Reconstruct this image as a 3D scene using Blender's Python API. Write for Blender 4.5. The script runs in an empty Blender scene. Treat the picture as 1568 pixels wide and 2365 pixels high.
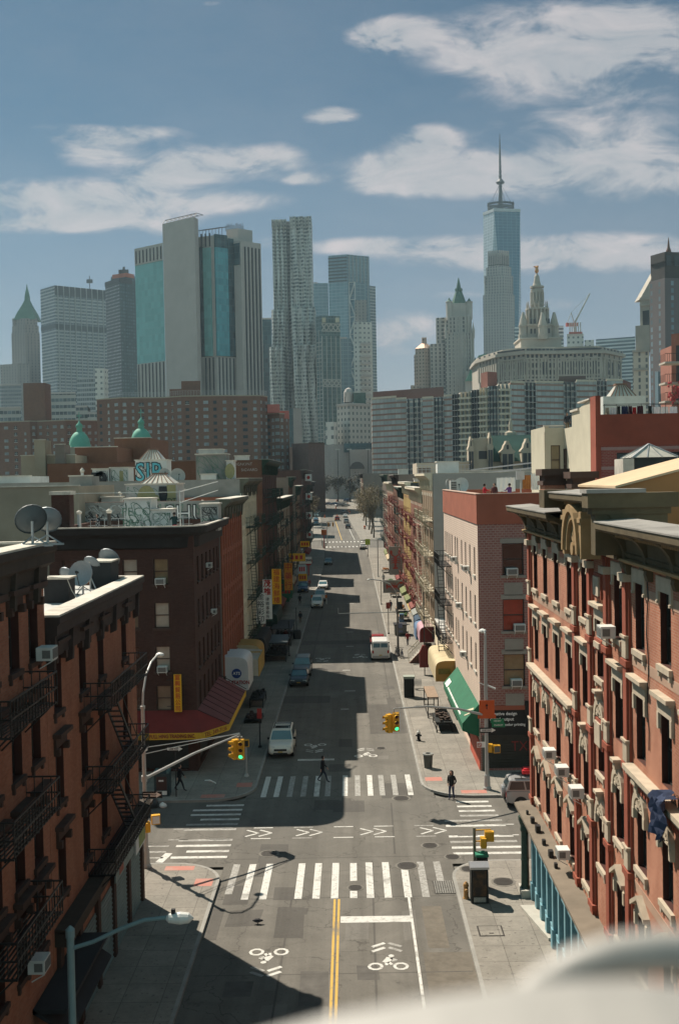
SUN_E,SKY_E,EXPO,HAZE=5.2,.058,.6,.000085
SKYT=(.03,.285,.395);CLD=((4.2,4.5,4.9),(7.6,6.7,6.7));CLB=(3.6,6.6,7.0);HZN=(7.2,6.9,7.1)
import bpy,math,random
from mathutils import Vector as V,Matrix
from math import sin,cos,pi,sqrt,exp,radians as R
random.seed(11)
rnd=random.random
def ru(a,b):return a+(b-a)*rnd()
SC=bpy.context.scene;COL=SC.collection
F,CX,CY,H=2502.,784.,1182.5,20.
_vp=V(((809-CX)/F,-(1104-CY)/F,-1)).normalized()
_up=V((-0.018,1,0));_up=(_up-_vp*_up.dot(_vp)).normalized()
_rt=_vp.cross(_up)
EYE=V((0,0,H))
def ray(x,y):
 c=V(((x-CX)/F,-(y-CY)/F,-1))
 return V((_rt.dot(c),_vp.dot(c),_up.dot(c)))
def at(x,y,Y):d=ray(x,y);return EYE+d*(Y/d.y)
def atX(x,y,X):d=ray(x,y);return EYE+d*(X/d.x)
def gnd(x,y,z=0.):d=ray(x,y);return EYE+d*((z-H)/d.z)
def px(x0,y0,s):
 return lambda cx,cy:((x0+cx/s)/1.2787,(y0+cy/s)/1.2787)
def sstep(a,b,t):t=max(0,min(1,(t-a)/(b-a)));return t*t*(3-2*t)
def gz(Y):
 return 0 if Y<225 else .022*(min(Y,620)-225)
def sx(Y):return 0 if Y<265 else-5.6*(min(Y,430)-265)/165
MC={}
class NT:
 def __init__(s,name):
  s.m=bpy.data.materials.new(name);s.m.use_nodes=True
  s.t=s.m.node_tree;s.n=s.t.nodes;s.n.clear()
  s.out=s.n.new('ShaderNodeOutputMaterial');s.b=s.n.new('ShaderNodeBsdfPrincipled')
  s.l(s.b.outputs[0],s.out.inputs[0])
 def l(s,a,b):s.t.links.new(a,b)
 def put(s,i,v):
  if hasattr(v,'links'):s.l(v,i)
  elif v is not None:i.default_value=v
 def math(s,op,a,b=None,c=None,clamp=False):
  n=s.n.new('ShaderNodeMath');n.operation=op;n.use_clamp=clamp
  for i,v in enumerate((a,b,c)):
   if v is not None:s.put(n.inputs[i],v)
  return n.outputs[0]
 def mix(s,f,a,b,mode='MIX'):
  n=s.n.new('ShaderNodeMix');n.data_type='RGBA';n.blend_type=mode
  s.put(n.inputs[0],f);s.put(n.inputs[6],c4(a));s.put(n.inputs[7],c4(b));return n.outputs[2]
 def noise(s,vec,scale,detail=3,rough=.6,dist=0,out=0):
  n=s.n.new('ShaderNodeTexNoise');s.put(n.inputs['Vector'],vec)
  n.inputs['Scale'].default_value=scale;n.inputs['Detail'].default_value=detail
  n.inputs['Roughness'].default_value=rough;n.inputs['Distortion'].default_value=dist
  return n.outputs[out]
 def ramp(s,f,a,b):
  n=s.n.new('ShaderNodeMapRange');s.put(n.inputs[0],f)
  n.inputs[1].default_value=a;n.inputs[2].default_value=b;return n.outputs[0]
 def pos(s):return s.n.new('ShaderNodeNewGeometry').outputs['Position']
 def wall(s):
  g=s.n.new('ShaderNodeNewGeometry');p=s.n.new('ShaderNodeSeparateXYZ');q=s.n.new('ShaderNodeSeparateXYZ')
  s.l(g.outputs['Position'],p.inputs[0]);s.l(g.outputs['True Normal'],q.inputs[0])
  u=s.math('SUBTRACT',s.math('MULTIPLY',p.outputs[1],q.outputs[0]),s.math('MULTIPLY',p.outputs[0],q.outputs[1]))
  return u,p.outputs[2]
 def comb(s,x,y,z=0.):
  n=s.n.new('ShaderNodeCombineXYZ');s.put(n.inputs[0],x);s.put(n.inputs[1],y);s.put(n.inputs[2],z);return n.outputs[0]
 def bump(s,h,strength,dist=.02):
  n=s.n.new('ShaderNodeBump');n.inputs['Strength'].default_value=strength;n.inputs['Distance'].default_value=dist
  s.l(h,n.inputs['Height']);s.l(n.outputs[0],s.b.inputs['Normal'])
 def fin(s,col,rough=.8,metal=0,spec=.3):
  s.put(s.b.inputs['Base Color'],c4(col));s.put(s.b.inputs['Roughness'],rough)
  s.b.inputs['Metallic'].default_value=metal;s.b.inputs['Specular IOR Level'].default_value=spec
  return s.m
def c4(c):return(*c,1)if isinstance(c,tuple)and len(c)==3 else c
def sc(c,k):return tuple(min(1,x*k)for x in c)
def mat(name,col=None,rough=.8,var=.18,vs=1.2,metal=0,spec=.3,bump=0,bs=8,big=.12):
 if name in MC:return MC[name]
 t=NT(name);p=t.pos()
 f=t.math('ADD',t.math('MULTIPLY',t.ramp(t.noise(p,vs,4),.25,.75),.6),t.math('MULTIPLY',t.ramp(t.noise(p,big,3),.3,.7),.4))
 c=t.mix(f,sc(col,1-var),sc(col,1+var))
 if bump:t.bump(t.noise(p,bs,3),bump)
 MC[name]=t.fin(c,rough,metal,spec);return MC[name]
def brick(name,a,b,mortar,w=.23,h=.078,stain=.35,m=.012,bands=None):
 if name in MC:return MC[name]
 stain*=1.35
 t=NT(name);u,v=t.wall();p=t.pos()
 n=t.n.new('ShaderNodeTexBrick');t.l(t.comb(u,v),n.inputs['Vector'])
 n.inputs['Color1'].default_value=c4(a);n.inputs['Color2'].default_value=c4(b);n.inputs['Mortar'].default_value=c4(mortar)
 n.inputs['Scale'].default_value=1;n.inputs['Mortar Size'].default_value=m;n.inputs['Brick Width'].default_value=w
 n.inputs['Row Height'].default_value=h;n.inputs['Bias'].default_value=.1
 c=n.outputs[0]
 if bands:
  fz=t.math('FRACT',t.math('DIVIDE',v,bands[0]));c=t.mix(t.math('LESS_THAN',fz,.16),c,bands[1])
 f=t.ramp(t.noise(t.comb(t.math('MULTIPLY',u,1.),t.math('MULTIPLY',v,.35)),.9,5,.65),.35,.75)
 c=t.mix(t.math('MULTIPLY',f,stain),c,sc(a,.45))
 f2=t.ramp(t.noise(p,.35,4,.7),.5,.8);c=t.mix(t.math('MULTIPLY',f2,stain*.8),c,sc(mortar,.9))
 MC[name]=t.fin(c,.88,0,.2);return MC[name]
def grid(name,wall,glass,cw,ch,u0=.2,u1=.8,v0=.25,v1=.8,var=.5,rough=.15,glass2=None,off=(0,0),wr=.8,spec=.5):
 """a repeating storey / bay pattern of glass set in a wall"""
 if name in MC:return MC[name]
 wall,glass=sc(wall,1.7),sc(glass,1.2)
 t=NT(name);u,v=t.wall()
 a=t.math('DIVIDE',t.math('ADD',u,off[0]),cw);b=t.math('DIVIDE',t.math('ADD',v,off[1]),ch)
 fu,fv=t.math('FRACT',a),t.math('FRACT',b)
 def inside(f,lo,hi):return t.math('MULTIPLY',t.math('GREATER_THAN',f,lo),t.math('LESS_THAN',f,hi))
 m=t.math('MULTIPLY',inside(fu,u0,u1),inside(fv,v0,v1))
 w=t.n.new('ShaderNodeTexWhiteNoise');w.noise_dimensions='2D'
 t.l(t.comb(t.math('FLOOR',a),t.math('FLOOR',b)),w.inputs['Vector'])
 g=t.mix(w.outputs[0],sc(glass,1-var),glass2 or sc(glass,1+var))
 nn=t.ramp(t.noise(t.pos(),.03,3),.3,.7)
 wc=t.mix(nn,sc(wall,.88),sc(wall,1.1))
 MC[name]=t.fin(t.mix(m,wc,g),t.math('SUBTRACT',wr,t.math('MULTIPLY',m,wr-rough)),0,spec);return MC[name]
def asphalt(name,col,patch,crack=.5):
 if name in MC:return MC[name]
 t=NT(name);p=t.pos()
 s=t.n.new('ShaderNodeSeparateXYZ');t.l(p,s.inputs[0])
 c=t.mix(t.ramp(t.noise(p,.25,6,.7,1.5),.3,.7),sc(col,.78),sc(col,1.18))
 lane=t.noise(t.comb(t.math('MULTIPLY',s.outputs[0],.9),t.math('MULTIPLY',s.outputs[1],.03)),1.,3)
 c=t.mix(t.math('MULTIPLY',t.ramp(lane,.4,.62),.55),c,sc(col,.58))
 st=t.math('MULTIPLY',t.ramp(t.noise(p,.45,5,.7,2.5),.58,.7),t.ramp(t.noise(p,1.7,4),.4,.6));c=t.mix(t.math('MULTIPLY',st,.65),c,sc(col,.4))
 c=t.mix(t.math('MULTIPLY',t.math('GREATER_THAN',t.noise(p,6.5,1,.5),.72),.5),c,sc(col,.4))
 c=t.mix(t.math('MULTIPLY',t.ramp(t.noise(p,9,4,.8),.4,.7),.3),c,sc(col,1.35))
 c=t.mix(t.math('MULTIPLY',t.ramp(t.noise(p,.06,2),.5,.62),.45),c,patch)
 vo=t.n.new('ShaderNodeTexVoronoi');vo.feature='DISTANCE_TO_EDGE';vo.inputs['Scale'].default_value=.23
 wv=t.n.new('ShaderNodeVectorMath');wv.operation='ADD';t.l(p,wv.inputs[0])
 nz=t.n.new('ShaderNodeTexNoise');nz.inputs['Scale'].default_value=.8;nz.inputs['Detail'].default_value=5;t.l(p,nz.inputs['Vector'])
 ml=t.n.new('ShaderNodeVectorMath');ml.operation='SCALE';ml.inputs['Scale'].default_value=2.2;t.l(nz.outputs[1],ml.inputs[0])
 t.l(ml.outputs[0],wv.inputs[1]);t.l(wv.outputs[0],vo.inputs['Vector'])
 cr=t.math('LESS_THAN',vo.outputs['Distance'],.006)
 c=t.mix(t.math('MULTIPLY',cr,crack),c,sc(col,.35))
 t.bump(t.noise(p,30,2),.15,.01)
 MC[name]=t.fin(c,.9,0,.2);return MC[name]
def paint(name,col,under,wear=.5,scale=3.,soft=.05):
 if name in MC:return MC[name]
 t=NT(name);p=t.pos()
 f=t.ramp(t.noise(p,scale,8,.8),wear-soft,wear+soft)
 f=t.math('MULTIPLY',f,t.ramp(t.noise(p,.5,3),.2,.45))
 MC[name]=t.fin(t.mix(f,under,col),.7,0,.3);return MC[name]
def panemat(name,cols,rough=.08,spec=.6):
 if name in MC:return MC[name]
 t=NT(name);oi=t.n.new('ShaderNodeObjectInfo')
 r=t.n.new('ShaderNodeValToRGB');r.color_ramp.interpolation='CONSTANT';t.l(oi.outputs['Random'],r.inputs[0])
 e=r.color_ramp.elements
 for i,c in enumerate(cols):
  q=e[i]if i<2 else e.new(i/len(cols));q.position=i/len(cols);q.color=c4(c)
 p=t.pos();f=t.ramp(t.noise(p,.9,2),.3,.7)
 MC[name]=t.fin(t.mix(f,t.mix(.35,r.outputs[0],(0,0,0)),r.outputs[0]),rough,0,spec);return MC[name]
def lamp_mat(name,col,k):
 if name in MC:return MC[name]
 t=NT(name);t.b.inputs['Emission Color'].default_value=c4(col);t.b.inputs['Emission Strength'].default_value=k
 MC[name]=t.fin(col,.4);return MC[name]
def wl(o):
 p=V((0,0,0))
 while o is not None:p=p+o.location;o=o.parent
 return p
class MB:
 def __init__(s,rk=0):s.v=[];s.f=[];s.mi=[];s.k=0;s.rk=rk
 def poly(s,pts):
  b=len(s.v);s.v.extend(tuple(p)for p in pts);s.f.append(tuple(range(b,b+len(pts))));s.mi.append(s.k);return s
 def obox(s,c,a,b,d):
  c,a,b,d=V(c),V(a),V(b),V(d);q=[c+a*i+b*j+d*k for k in(-1,1)for j in(-1,1)for i in(-1,1)]
  n=len(s.v);s.v.extend(tuple(p)for p in q)
  for f in((0,2,3,1),(4,5,7,6),(0,1,5,4),(2,6,7,3),(0,4,6,2),(1,3,7,5)):
   s.f.append(tuple(n+i for i in f));s.mi.append(s.k)
  return s
 def box(s,x0,x1,y0,y1,z0,z1):
  return s.obox(((x0+x1)/2,(y0+y1)/2,(z0+z1)/2),((x1-x0)/2,0,0),(0,(y1-y0)/2,0),(0,0,(z1-z0)/2))
 def bar(s,a,b,w,h=None):
  a,b=V(a),V(b);d=b-a;L=d.length
  if L<1e-6:return s
  d/=L;r=d.cross(V((0,0,1)))
  r=V((1,0,0))if r.length<1e-3 else r.normalized()
  return s.obox((a+b)/2,d*(L/2),r*(w/2),r.cross(d)*((h or w)/2))
 def tube(s,pts,r,n=8,cap=True):
  pts=[V(p)for p in pts];m=len(pts);rs=r if isinstance(r,(list,tuple))else[r]*m
  base=len(s.v);prev=None
  for i,p in enumerate(pts):
   d=(pts[min(i+1,m-1)]-pts[max(i-1,0)]).normalized()
   a=prev if prev is not None else(V((1,0,0))if abs(d.x)<.9 else V((0,1,0)))
   a=(a-d*a.dot(d)).normalized();prev=a;b=d.cross(a)
   for j in range(n):
    t=2*pi*j/n;s.v.append(tuple(p+(a*cos(t)+b*sin(t))*rs[i]))
  for i in range(m-1):
   for j in range(n):
    k=(j+1)%n;s.f.append((base+i*n+j,base+i*n+k,base+(i+1)*n+k,base+(i+1)*n+j));s.mi.append(s.k)
  if cap:
   s.f.append(tuple(base+j for j in range(n)));s.f.append(tuple(base+(m-1)*n+j for j in range(n)));s.mi+=[s.k,s.k]
  return s
 def lathe(s,c,prof,n=16,axis=None):
  cx,cy,cz=c
  base=len(s.v);m=len(prof)
  for r,z in prof:
   for j in range(n):
    t=2*pi*j/n
    s.v.append((cx+r*cos(t),cy+r*sin(t),cz+z)if axis is None else((cx+z,cy+r*cos(t),cz+r*sin(t))if axis=='x' else(cx+r*cos(t),cy+z,cz+r*sin(t))))
  for i in range(m-1):
   for j in range(n):
    k=(j+1)%n;s.f.append((base+i*n+j,base+i*n+k,base+(i+1)*n+k,base+(i+1)*n+j));s.mi.append(s.k)
  s.f.append(tuple(base+j for j in range(n)));s.f.append(tuple(base+(m-1)*n+j for j in range(n)));s.mi+=[s.k,s.k]
  return s
 def prism(s,pts,z0,z1,top=None,side=True,caps=True):
  n=len(pts);t=top or pts
  if side:
   for i in range(n):
    j=(i+1)%n
    s.poly([(pts[i][0],pts[i][1],z0),(pts[j][0],pts[j][1],z0),(t[j][0],t[j][1],z1),(t[i][0],t[i][1],z1)])
  if caps:
   s.poly([(p[0],p[1],z1)for p in t]);s.poly([(p[0],p[1],z0)for p in pts])
  return s
 def extr(s,pts,d):
  d=V(d);pts=[V(p)for p in pts];n=len(pts);s.poly(pts);s.poly([p+d for p in pts])
  for i in range(n):s.poly([pts[i],pts[(i+1)%n],pts[(i+1)%n]+d,pts[i]+d])
  return s
 def facade(s,o,u,n,W,Ht,ops,d):
  o,u,n=V(o),V(u),V(n);z=V((0,0,1))
  us=sorted({0,W}|{q for p in ops for q in(p[0],p[2])});zs=sorted({0,Ht}|{q for p in ops for q in(p[1],p[3])})
  for j in range(len(zs)-1):
   zc=(zs[j]+zs[j+1])/2;st=None
   for i in range(len(us)):
    solid=False
    if i<len(us)-1:
     uc=(us[i]+us[i+1])/2;solid=not any(p[0]<uc<p[2]and p[1]<zc<p[3]for p in ops)
    if solid and st is None:st=us[i]
    if not solid and st is not None:
     a,b=st,us[i];s.poly([o+u*a+z*zs[j],o+u*b+z*zs[j],o+u*b+z*zs[j+1],o+u*a+z*zs[j+1]]);st=None
  for p in ops:
   c=[o+u*p[0]+z*p[1],o+u*p[2]+z*p[1],o+u*p[2]+z*p[3],o+u*p[0]+z*p[3]]
   k0=s.k;s.k=s.rk
   for i in range(4):s.poly([c[i],c[(i+1)%4],c[(i+1)%4]-n*d,c[i]-n*d])
   s.k=k0
  return s
 def mesh(s,name,mats,smooth=False):
  me=bpy.data.meshes.new(name);me.from_pydata(s.v,[],s.f)
  for m in(mats if isinstance(mats,(list,tuple))else[mats]):me.materials.append(m)
  if any(s.mi):me.polygons.foreach_set('material_index',s.mi)
  if smooth:me.polygons.foreach_set('use_smooth',[True]*len(s.f))
  me.update();return me
 def build(s,name,mats,parent=None,smooth=False,local=False,label=None):
  if parent is not None and not local:
   o=wl(parent);s.v=[(x-o.x,y-o.y,z-o.z)for x,y,z in s.v]
  return link(name,s.mesh(name,mats,smooth),parent,label)
def link(name,me,parent=None,label=None,loc=None,rz=0):
 ob=bpy.data.objects.new(name,me);COL.objects.link(ob);ob.parent=parent
 if label:ob['label']=label
 if loc is not None:ob.location=loc
 if rz:ob.rotation_euler=(0,0,rz)
 return ob
def tag(o,label=None,cat=None,group=None,kind=None):
 for k,v in(('label',label),('category',cat),('group',group),('kind',kind)):
  if v:o[k]=v
 return o
def thing(name,label,cat,loc=(0,0,0),group=None,rz=0):
 o=bpy.data.objects.new(name,None);COL.objects.link(o);o.location=loc;o.rotation_euler=(0,0,rz)
 o.empty_display_size=.3
 return tag(o,label,cat,group)
KIDS={}
def tree(o,parent=None):
 c=o.copy();COL.objects.link(c);c.parent=parent
 for k in o.children:tree(k,c)
 return c
def dup(o,loc,rz=None,label=None,group=None,recolor=None):
 c=tree(o);c.location=loc
 if rz is not None:c.rotation_euler=(0,0,rz)
 if label:c['label']=label
 if group:c['group']=group
 if recolor:
  for k in c.children_recursive:
   for sl in k.material_slots:
    if sl.material in recolor:
     m=recolor[sl.material];sl.link='OBJECT';sl.material=m
 return c
def struct(o):o['kind']='structure';return o
def text(s,size,name='lettering',mt=None,parent=None,loc=(0,0,0),rot=(0,0,0),ext=.01,align='CENTER',bold=0,sx_=1):
 cu=bpy.data.curves.new(name,'FONT');cu.body=s;cu.size=size;cu.extrude=ext;cu.align_x=align;cu.align_y='CENTER';cu.offset=bold;cu.resolution_u=2
 ob=bpy.data.objects.new('tmp',cu);COL.objects.link(ob)
 dg=bpy.context.evaluated_depsgraph_get();me=bpy.data.meshes.new_from_object(ob.evaluated_get(dg));bpy.data.objects.remove(ob);bpy.data.curves.remove(cu)
 me.name=name;me.materials.clear();me.materials.append(mt)
 o=bpy.data.objects.new(name,me);COL.objects.link(o);o.parent=parent
 o.location=V(loc)-(wl(parent)if parent is not None else V((0,0,0)));o.rotation_euler=rot;o.scale=(sx_,1,1)
 return o
S_,W_,E_=(pi/2,0,0),(pi/2,0,-pi/2),(pi/2,0,pi/2)
ASPH=(.145,.135,.118)
m_road=asphalt('asphalt',ASPH,(.098,.092,.083))
m_road2=asphalt('asphalt patch',(.10,.093,.083),(.08,.076,.07),.2)
m_pale=asphalt('pale asphalt repair',(.165,.155,.138),(.14,.13,.115),.2);m_stain=mat('oil stained asphalt',(.095,.088,.078),.8,.45,1.5)
m_brown=mat('worn brown asphalt',(.135,.118,.095),.95,.35,2.5,bump=.4)
m_white=paint('road paint',(.56,.55,.51),ASPH,.41,4,.08)
m_worn=paint('worn road paint',(.44,.43,.4),ASPH,.5,5.,.16)
m_yel=paint('yellow road paint',(.5,.32,.07),ASPH,.38,4,.08)
m_tact=paint('red tactile paving',(.42,.17,.13),(.36,.27,.23),.4)
def sidewalk_mat():
 t=NT('sidewalk concrete');p=t.pos();s=t.n.new('ShaderNodeSeparateXYZ');t.l(p,s.inputs[0])
 c=t.mix(t.ramp(t.noise(p,.5,6,.7),.3,.7),(.20,.185,.16),(.31,.285,.245))
 c=t.mix(t.math('MULTIPLY',t.ramp(t.noise(p,5,4,.75),.45,.75),.35),c,(.10,.092,.08))
 w=t.n.new('ShaderNodeTexWhiteNoise');w.noise_dimensions='2D'
 a=t.math('DIVIDE',s.outputs[0],1.52);b=t.math('DIVIDE',t.math('ADD',s.outputs[1],.4),1.52)
 t.l(t.comb(t.math('FLOOR',a),t.math('FLOOR',b)),w.inputs['Vector'])
 c=t.mix(t.math('MULTIPLY',w.outputs[0],.3),c,(.11,.102,.09));c=t.mix(t.math('MULTIPLY',t.math('GREATER_THAN',t.noise(p,5.5,1,.5),.7),.55),c,(.06,.055,.05))
 j=t.math('MAXIMUM',t.math('LESS_THAN',t.math('FRACT',a),.022),t.math('LESS_THAN',t.math('FRACT',b),.022))
 return t.fin(t.mix(t.math('MULTIPLY',j,.7),c,(.1,.092,.08)),.9,0,.2)
m_walk=sidewalk_mat()
m_kerb=mat('granite kerb',(.27,.26,.235),.8,.3,1.5)
m_iron=mat('cast iron',(.05,.045,.04),.6,.4,20,.3)
m_soil=mat('city ground',(.16,.15,.13),.95,.3,.05)
YS=[-60,0,30,46,55.5,66.8,80,120,160,200,225,250,288,312,340,380,430,480,540,620,700,900]
def ribbon(name,xa,xb,ya,yb,dz,m,thick=None):
 ys=[ya]+[y for y in YS if ya<y<yb]+[yb];b=MB()
 X0=xa if callable(xa)else(lambda y:xa+sx(y));X1=xb if callable(xb)else(lambda y:xb+sx(y))
 for p,q in zip(ys,ys[1:]):
  A,B,C,D=V((X0(p),p,gz(p)+dz)),V((X1(p),p,gz(p)+dz)),V((X1(q),q,gz(q)+dz)),V((X0(q),q,gz(q)+dz))
  b.poly([A,B,C,D])
  if thick:
   dn=V((0,0,-thick));b.poly([A,D,D+dn,A+dn]);b.poly([B,C,C+dn,B+dn])
   if p==ya:b.poly([A,B,B+dn,A+dn])
   if q==yb:b.poly([C,D,D+dn,C+dn])
 return struct(b.build(name,m))
ribbon('ground',lambda y:-3500,lambda y:3500,-300,6000,-.12,m_soil)
ribbon('road',-6.9,4.9,-60,760,0,m_road)
b=MB()
for x0,x1 in((-60,-6.9),(4.9,70)):b.poly([(x0,55.4,0),(x1,55.4,0),(x1,66.9,0),(x0,66.9,0)])
struct(b.build('cross_street',m_road))
b=MB();g0,g1=gz(287),gz(313)
for x0,x1 in((-90,-6.9),(4.9,90)):b.poly([(x0,287,g0),(x1,287,g0),(x1,313,g1),(x0,313,g1)])
struct(b.build('far_cross_street',m_road))
def pavement(outline,kerb_idx,name='pavement',h=.15):
 """corner pavement: concrete slab with a granite kerb round the street edges"""
 b=MB();b.prism(outline,0,h);struct(b.build(name,m_walk))
 k=MB()
 for i,j in kerb_idx:
  for a in range(i,j):
   p,q=V((*outline[a],0)),V((*outline[a+1],0));d=(q-p).normalized();nrm=V((d.y,-d.x,0))
   for s in(1,):
    k.poly([p+V((0,0,h+.004)),q+V((0,0,h+.004)),q+nrm*.16+V((0,0,h+.004)),p+nrm*.16+V((0,0,h+.004))])
    k.poly([p+V((0,0,h+.004)),q+V((0,0,h+.004)),q+V((0,0,h+.004))-nrm*.004,p+V((0,0,h+.004))-nrm*.004]);k.poly([p+V((0,0,h+.004))-nrm*.004,q+V((0,0,h+.004))-nrm*.004,q-nrm*.004,p-nrm*.004])
 struct(k.build('kerb',m_kerb))
def arc(cx,cy,r,a0,a1,n=8):return[(cx+r*cos(R(a0+(a1-a0)*i/n)),cy+r*sin(R(a0+(a1-a0)*i/n)))for i in range(n+1)]
o=[(-6.85,-60)]+arc(-9.45,53.1,2.6,0,90)+[(-60,55.7)]
pavement(list(reversed(o))+[(-60,-60)],[(0,len(o)-1)],'near_left_pavement')
o=[(60,55.5)]+arc(7.0,53.2,2.3,90,180)+[(4.72,-60)]
pavement(list(reversed(o))+[(60,-60)],[(0,len(o)-1)],'near_right_pavement')
o=[(-60,66.7)]+arc(-9.4,69.7,3.0,-90,0)+[(-6.4,225)]
pavement(list(reversed(o))+[(-60,225)],[(0,len(o)-1)],'far_left_pavement')
o=[(4.2,225)]+arc(7.4,70.0,3.2,180,270)+[(70,66.8)]
pavement(list(reversed(o))+[(70,225)],[(0,len(o)-1)],'far_right_pavement')
for nm,xa,xb in(('left',-22,-6.4),('right',4.2,22)):
 ribbon(nm+'_pavement_upper',xa,xb,225,286,.15,m_walk,.2)
 ribbon(nm+'_pavement_beyond',xa,xb,313,620,.15,m_walk,.2)
MK={}
def mark(kind,m,pts,z=.004):
 k=MK.setdefault((kind,m.name),(MB(),m));k[0].poly([(p[0]+sx(p[1]),p[1],gz(p[1])+z)for p in pts])
def rect(kind,m,x0,x1,y0,y1,z=.004):mark(kind,m,[(x0,y0),(x1,y0),(x1,y1),(x0,y1)],z)
def seg(kind,m,a,b_,w,z=.004):
 a,b_=V((*a,0)),V((*b_,0));d=(b_-a).normalized();n=V((-d.y,d.x,0))*w/2
 mark(kind,m,[a-n,b_-n,b_+n,a+n],z)
for i,(x,w)in enumerate(zip((-6.25,-5.41,-4.54,-2.86,-2.0,-1.11,-.2,.6,1.45,2.4,3.25,4.1),(0,1,1,1,1,1,0,1,1,1,0,0))):
 y0=51+(.7 if i in(0,11)else 0);m=m_white if w else m_worn
 if i==6:rect('crosswalk_stripes',m_white,x-.17,x+.17,53.2,55.7);rect('crosswalk_stripes',m_white,x-.17,x+.17,51,51.9)
 else:rect('crosswalk_stripes',m,x-.175,x+.175,y0,55.75)
for i,x in enumerate((-5.85,-5.04,-4.2,-3.34,-2.5,-1.8,-.7,.11,.92,1.67,2.5,3.45)):
 rect('crosswalk_stripes',m_worn if i in(2,3,5,7,9,10)else m_white,x-.17,x+.17,67.6,72.3)
for i in range(11):
 y=56.9+i*.91
 if i==4:continue
 rect('crosswalk_stripes',m_worn if i in(3,5,6)else m_white,-9.9+(.7 if i%3==1 else 0),-6.9,y-.16,y+.16)
 rect('crosswalk_stripes',m_worn if i in(2,6,7)else m_white,5.1 if i<7 else 6.1,8.9-.08*i,y-.16,y+.16)
 if i<3:rect('crosswalk_stripes',m_worn,-12.5,-10.3,y-.1,y+.1)
seg('crosswalk_stripes',m_white,(-10.4,56.2),(-10.1,57.6),.4)
for yb in(59.75,61.6):
 for i in range(9):
  x=-10.5+i*2.3;rect('bike_lane_lines',m_white if i%3 else m_worn,x,x+1.1,yb-.06,yb+.06)
for x in(-5.9,-3.05,.56,3.95):
 for dx in(0,.75):
  for s in(-1,1):seg('bike_lane_chevrons',m_white,(x+dx-.35,60.68+s*.55),(x+dx+.35,60.68),.13)
for x in(-1.1,-.9):seg('centre_line',m_yel,(x,-30),(x,50.9),.11)
seg('edge_line',m_white,(2.45,-30),(2.42,51),.12)
rect('stop_line',m_white,-.8,2.36,48.15,48.85);rect('stop_line',m_white,-4.1,-1.5,76.3,76.75)
def sharrow(x,y,s,m):
 def P(u,v):return(x+u*s,y+v*s)
 for u in(-.52,.52):
  for k in range(10):
   a0,a1=2*pi*k/10,2*pi*(k+1)/10
   mark('bike_symbols',m,[P(u+r*cos(a),-.25+r*1.05*sin(a))for r,a in((.2,a0),(.33,a0),(.33,a1),(.2,a1))])
 for a,c,w in(((-.1,.1),(.1,.55),.3),((.12,.5),(.36,.3),.12),((.36,.3),(.16,.22),.1),((.02,.15),(.16,-.1),.14),((-.08,.12),(-.05,-.15),.12)):
  p,q=V((*P(*a),0)),V((*P(*c),0));d=(q-p).normalized();n=V((-d.y,d.x,0))*w/2
  mark('bike_symbols',m,[p-n,q-n,q+n,p+n])
 mark('bike_symbols',m,[P(.16+.13*cos(2*pi*k/8),.72+.13*sin(2*pi*k/8))for k in range(8)])
 for dy in(1.15,1.6):
  for q in(-1,1):
   a,c=P(q*.62,dy),P(q*.08,dy+.38);p,q2=V((*a,0)),V((*c,0));d=(q2-p).normalized();n=V((-d.y,d.x,0))*.09
   mark('bike_symbols',m_worn if q>0 else m,[p-n,q2-n,q2+n,p+n])
sharrow(1.19,44.,1,m_white);sharrow(-3.8,45.,-1,m_white);sharrow(-3.0,80.6,-1,m_white);sharrow(.75,77.6,1,m_white)
sharrow(-3.4,119.7,-1,m_white);sharrow(.75,120.5,1,m_white)
for y in(308.5,292):
 for i in range(11):rect('crosswalk_stripes',m_white,-6+i*1.02,-5.6+i*1.02,y-1.6,y+1.6)
for y,w in((101,1),(112,.8),(128,.9),(93,.7),(140,.8),(172,1),(183,.8)):rect('lane_dashes',m_worn,-1+.2*sin(y),-1+w+.2*sin(y),y,y+.5)
seg('centre_line',m_yel,(-1.1,315),(-1.1,420),.2);seg('edge_line',m_white,(2.6,315),(2.6,400),.16)
rect('asphalt_patch',m_brown,2.95,3.85,45.4,49.9,.003);rect('asphalt_patch',m_road2,-6.4,-5.2,50.4,52.8,.003)
rect('asphalt_patch',m_brown,2.7,4.7,36,45,.0025);rect('asphalt_patch',m_road2,-6.8,-6.2,46.5,50,.0025)
rect('asphalt_patch',m_road2,-7.2,-2.2,96,99.2,.003);rect('asphalt_patch',m_road2,1.2,4.1,84,95,.003);rect('asphalt_patch',m_road2,-6.2,4.1,130,133,.003)
rect('asphalt_patch',m_road2,-1.4,.5,64.3,66.6,.003);rect('asphalt_patch',m_road2,1.6,3.5,67,70.3,.0025)
for x,y,L in((.62,38,18),(-3.3,36,15),(3.2,96,60),(-4.6,104,70),(2.0,57,9)):seg('asphalt_patch',m_road2,(x,y),(x+.15,y+L),.09,.0028)
for i in range(26):
 x,y=ru(-6,3.2),38+75*rnd()**1.3;w,d=ru(.4,1.6),ru(.6,3.5);k=ru(-.12,.12);mark('asphalt_patch',(m_road2,m_pale,m_road2,m_stain)[i%4],[(x,y),(x+w,y+k),(x+w+k,y+d),(x+k*.5,y+d-k)],.0018+.00002*i)
for y in(43.1,51.05,56.5):seg('asphalt_patch',m_road2,(-6.7,y),(4.6,y+.1),.07,.0029)
for(n,_),(b,m)in MK.items():struct(b.build(n,m))
b=MB()
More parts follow.
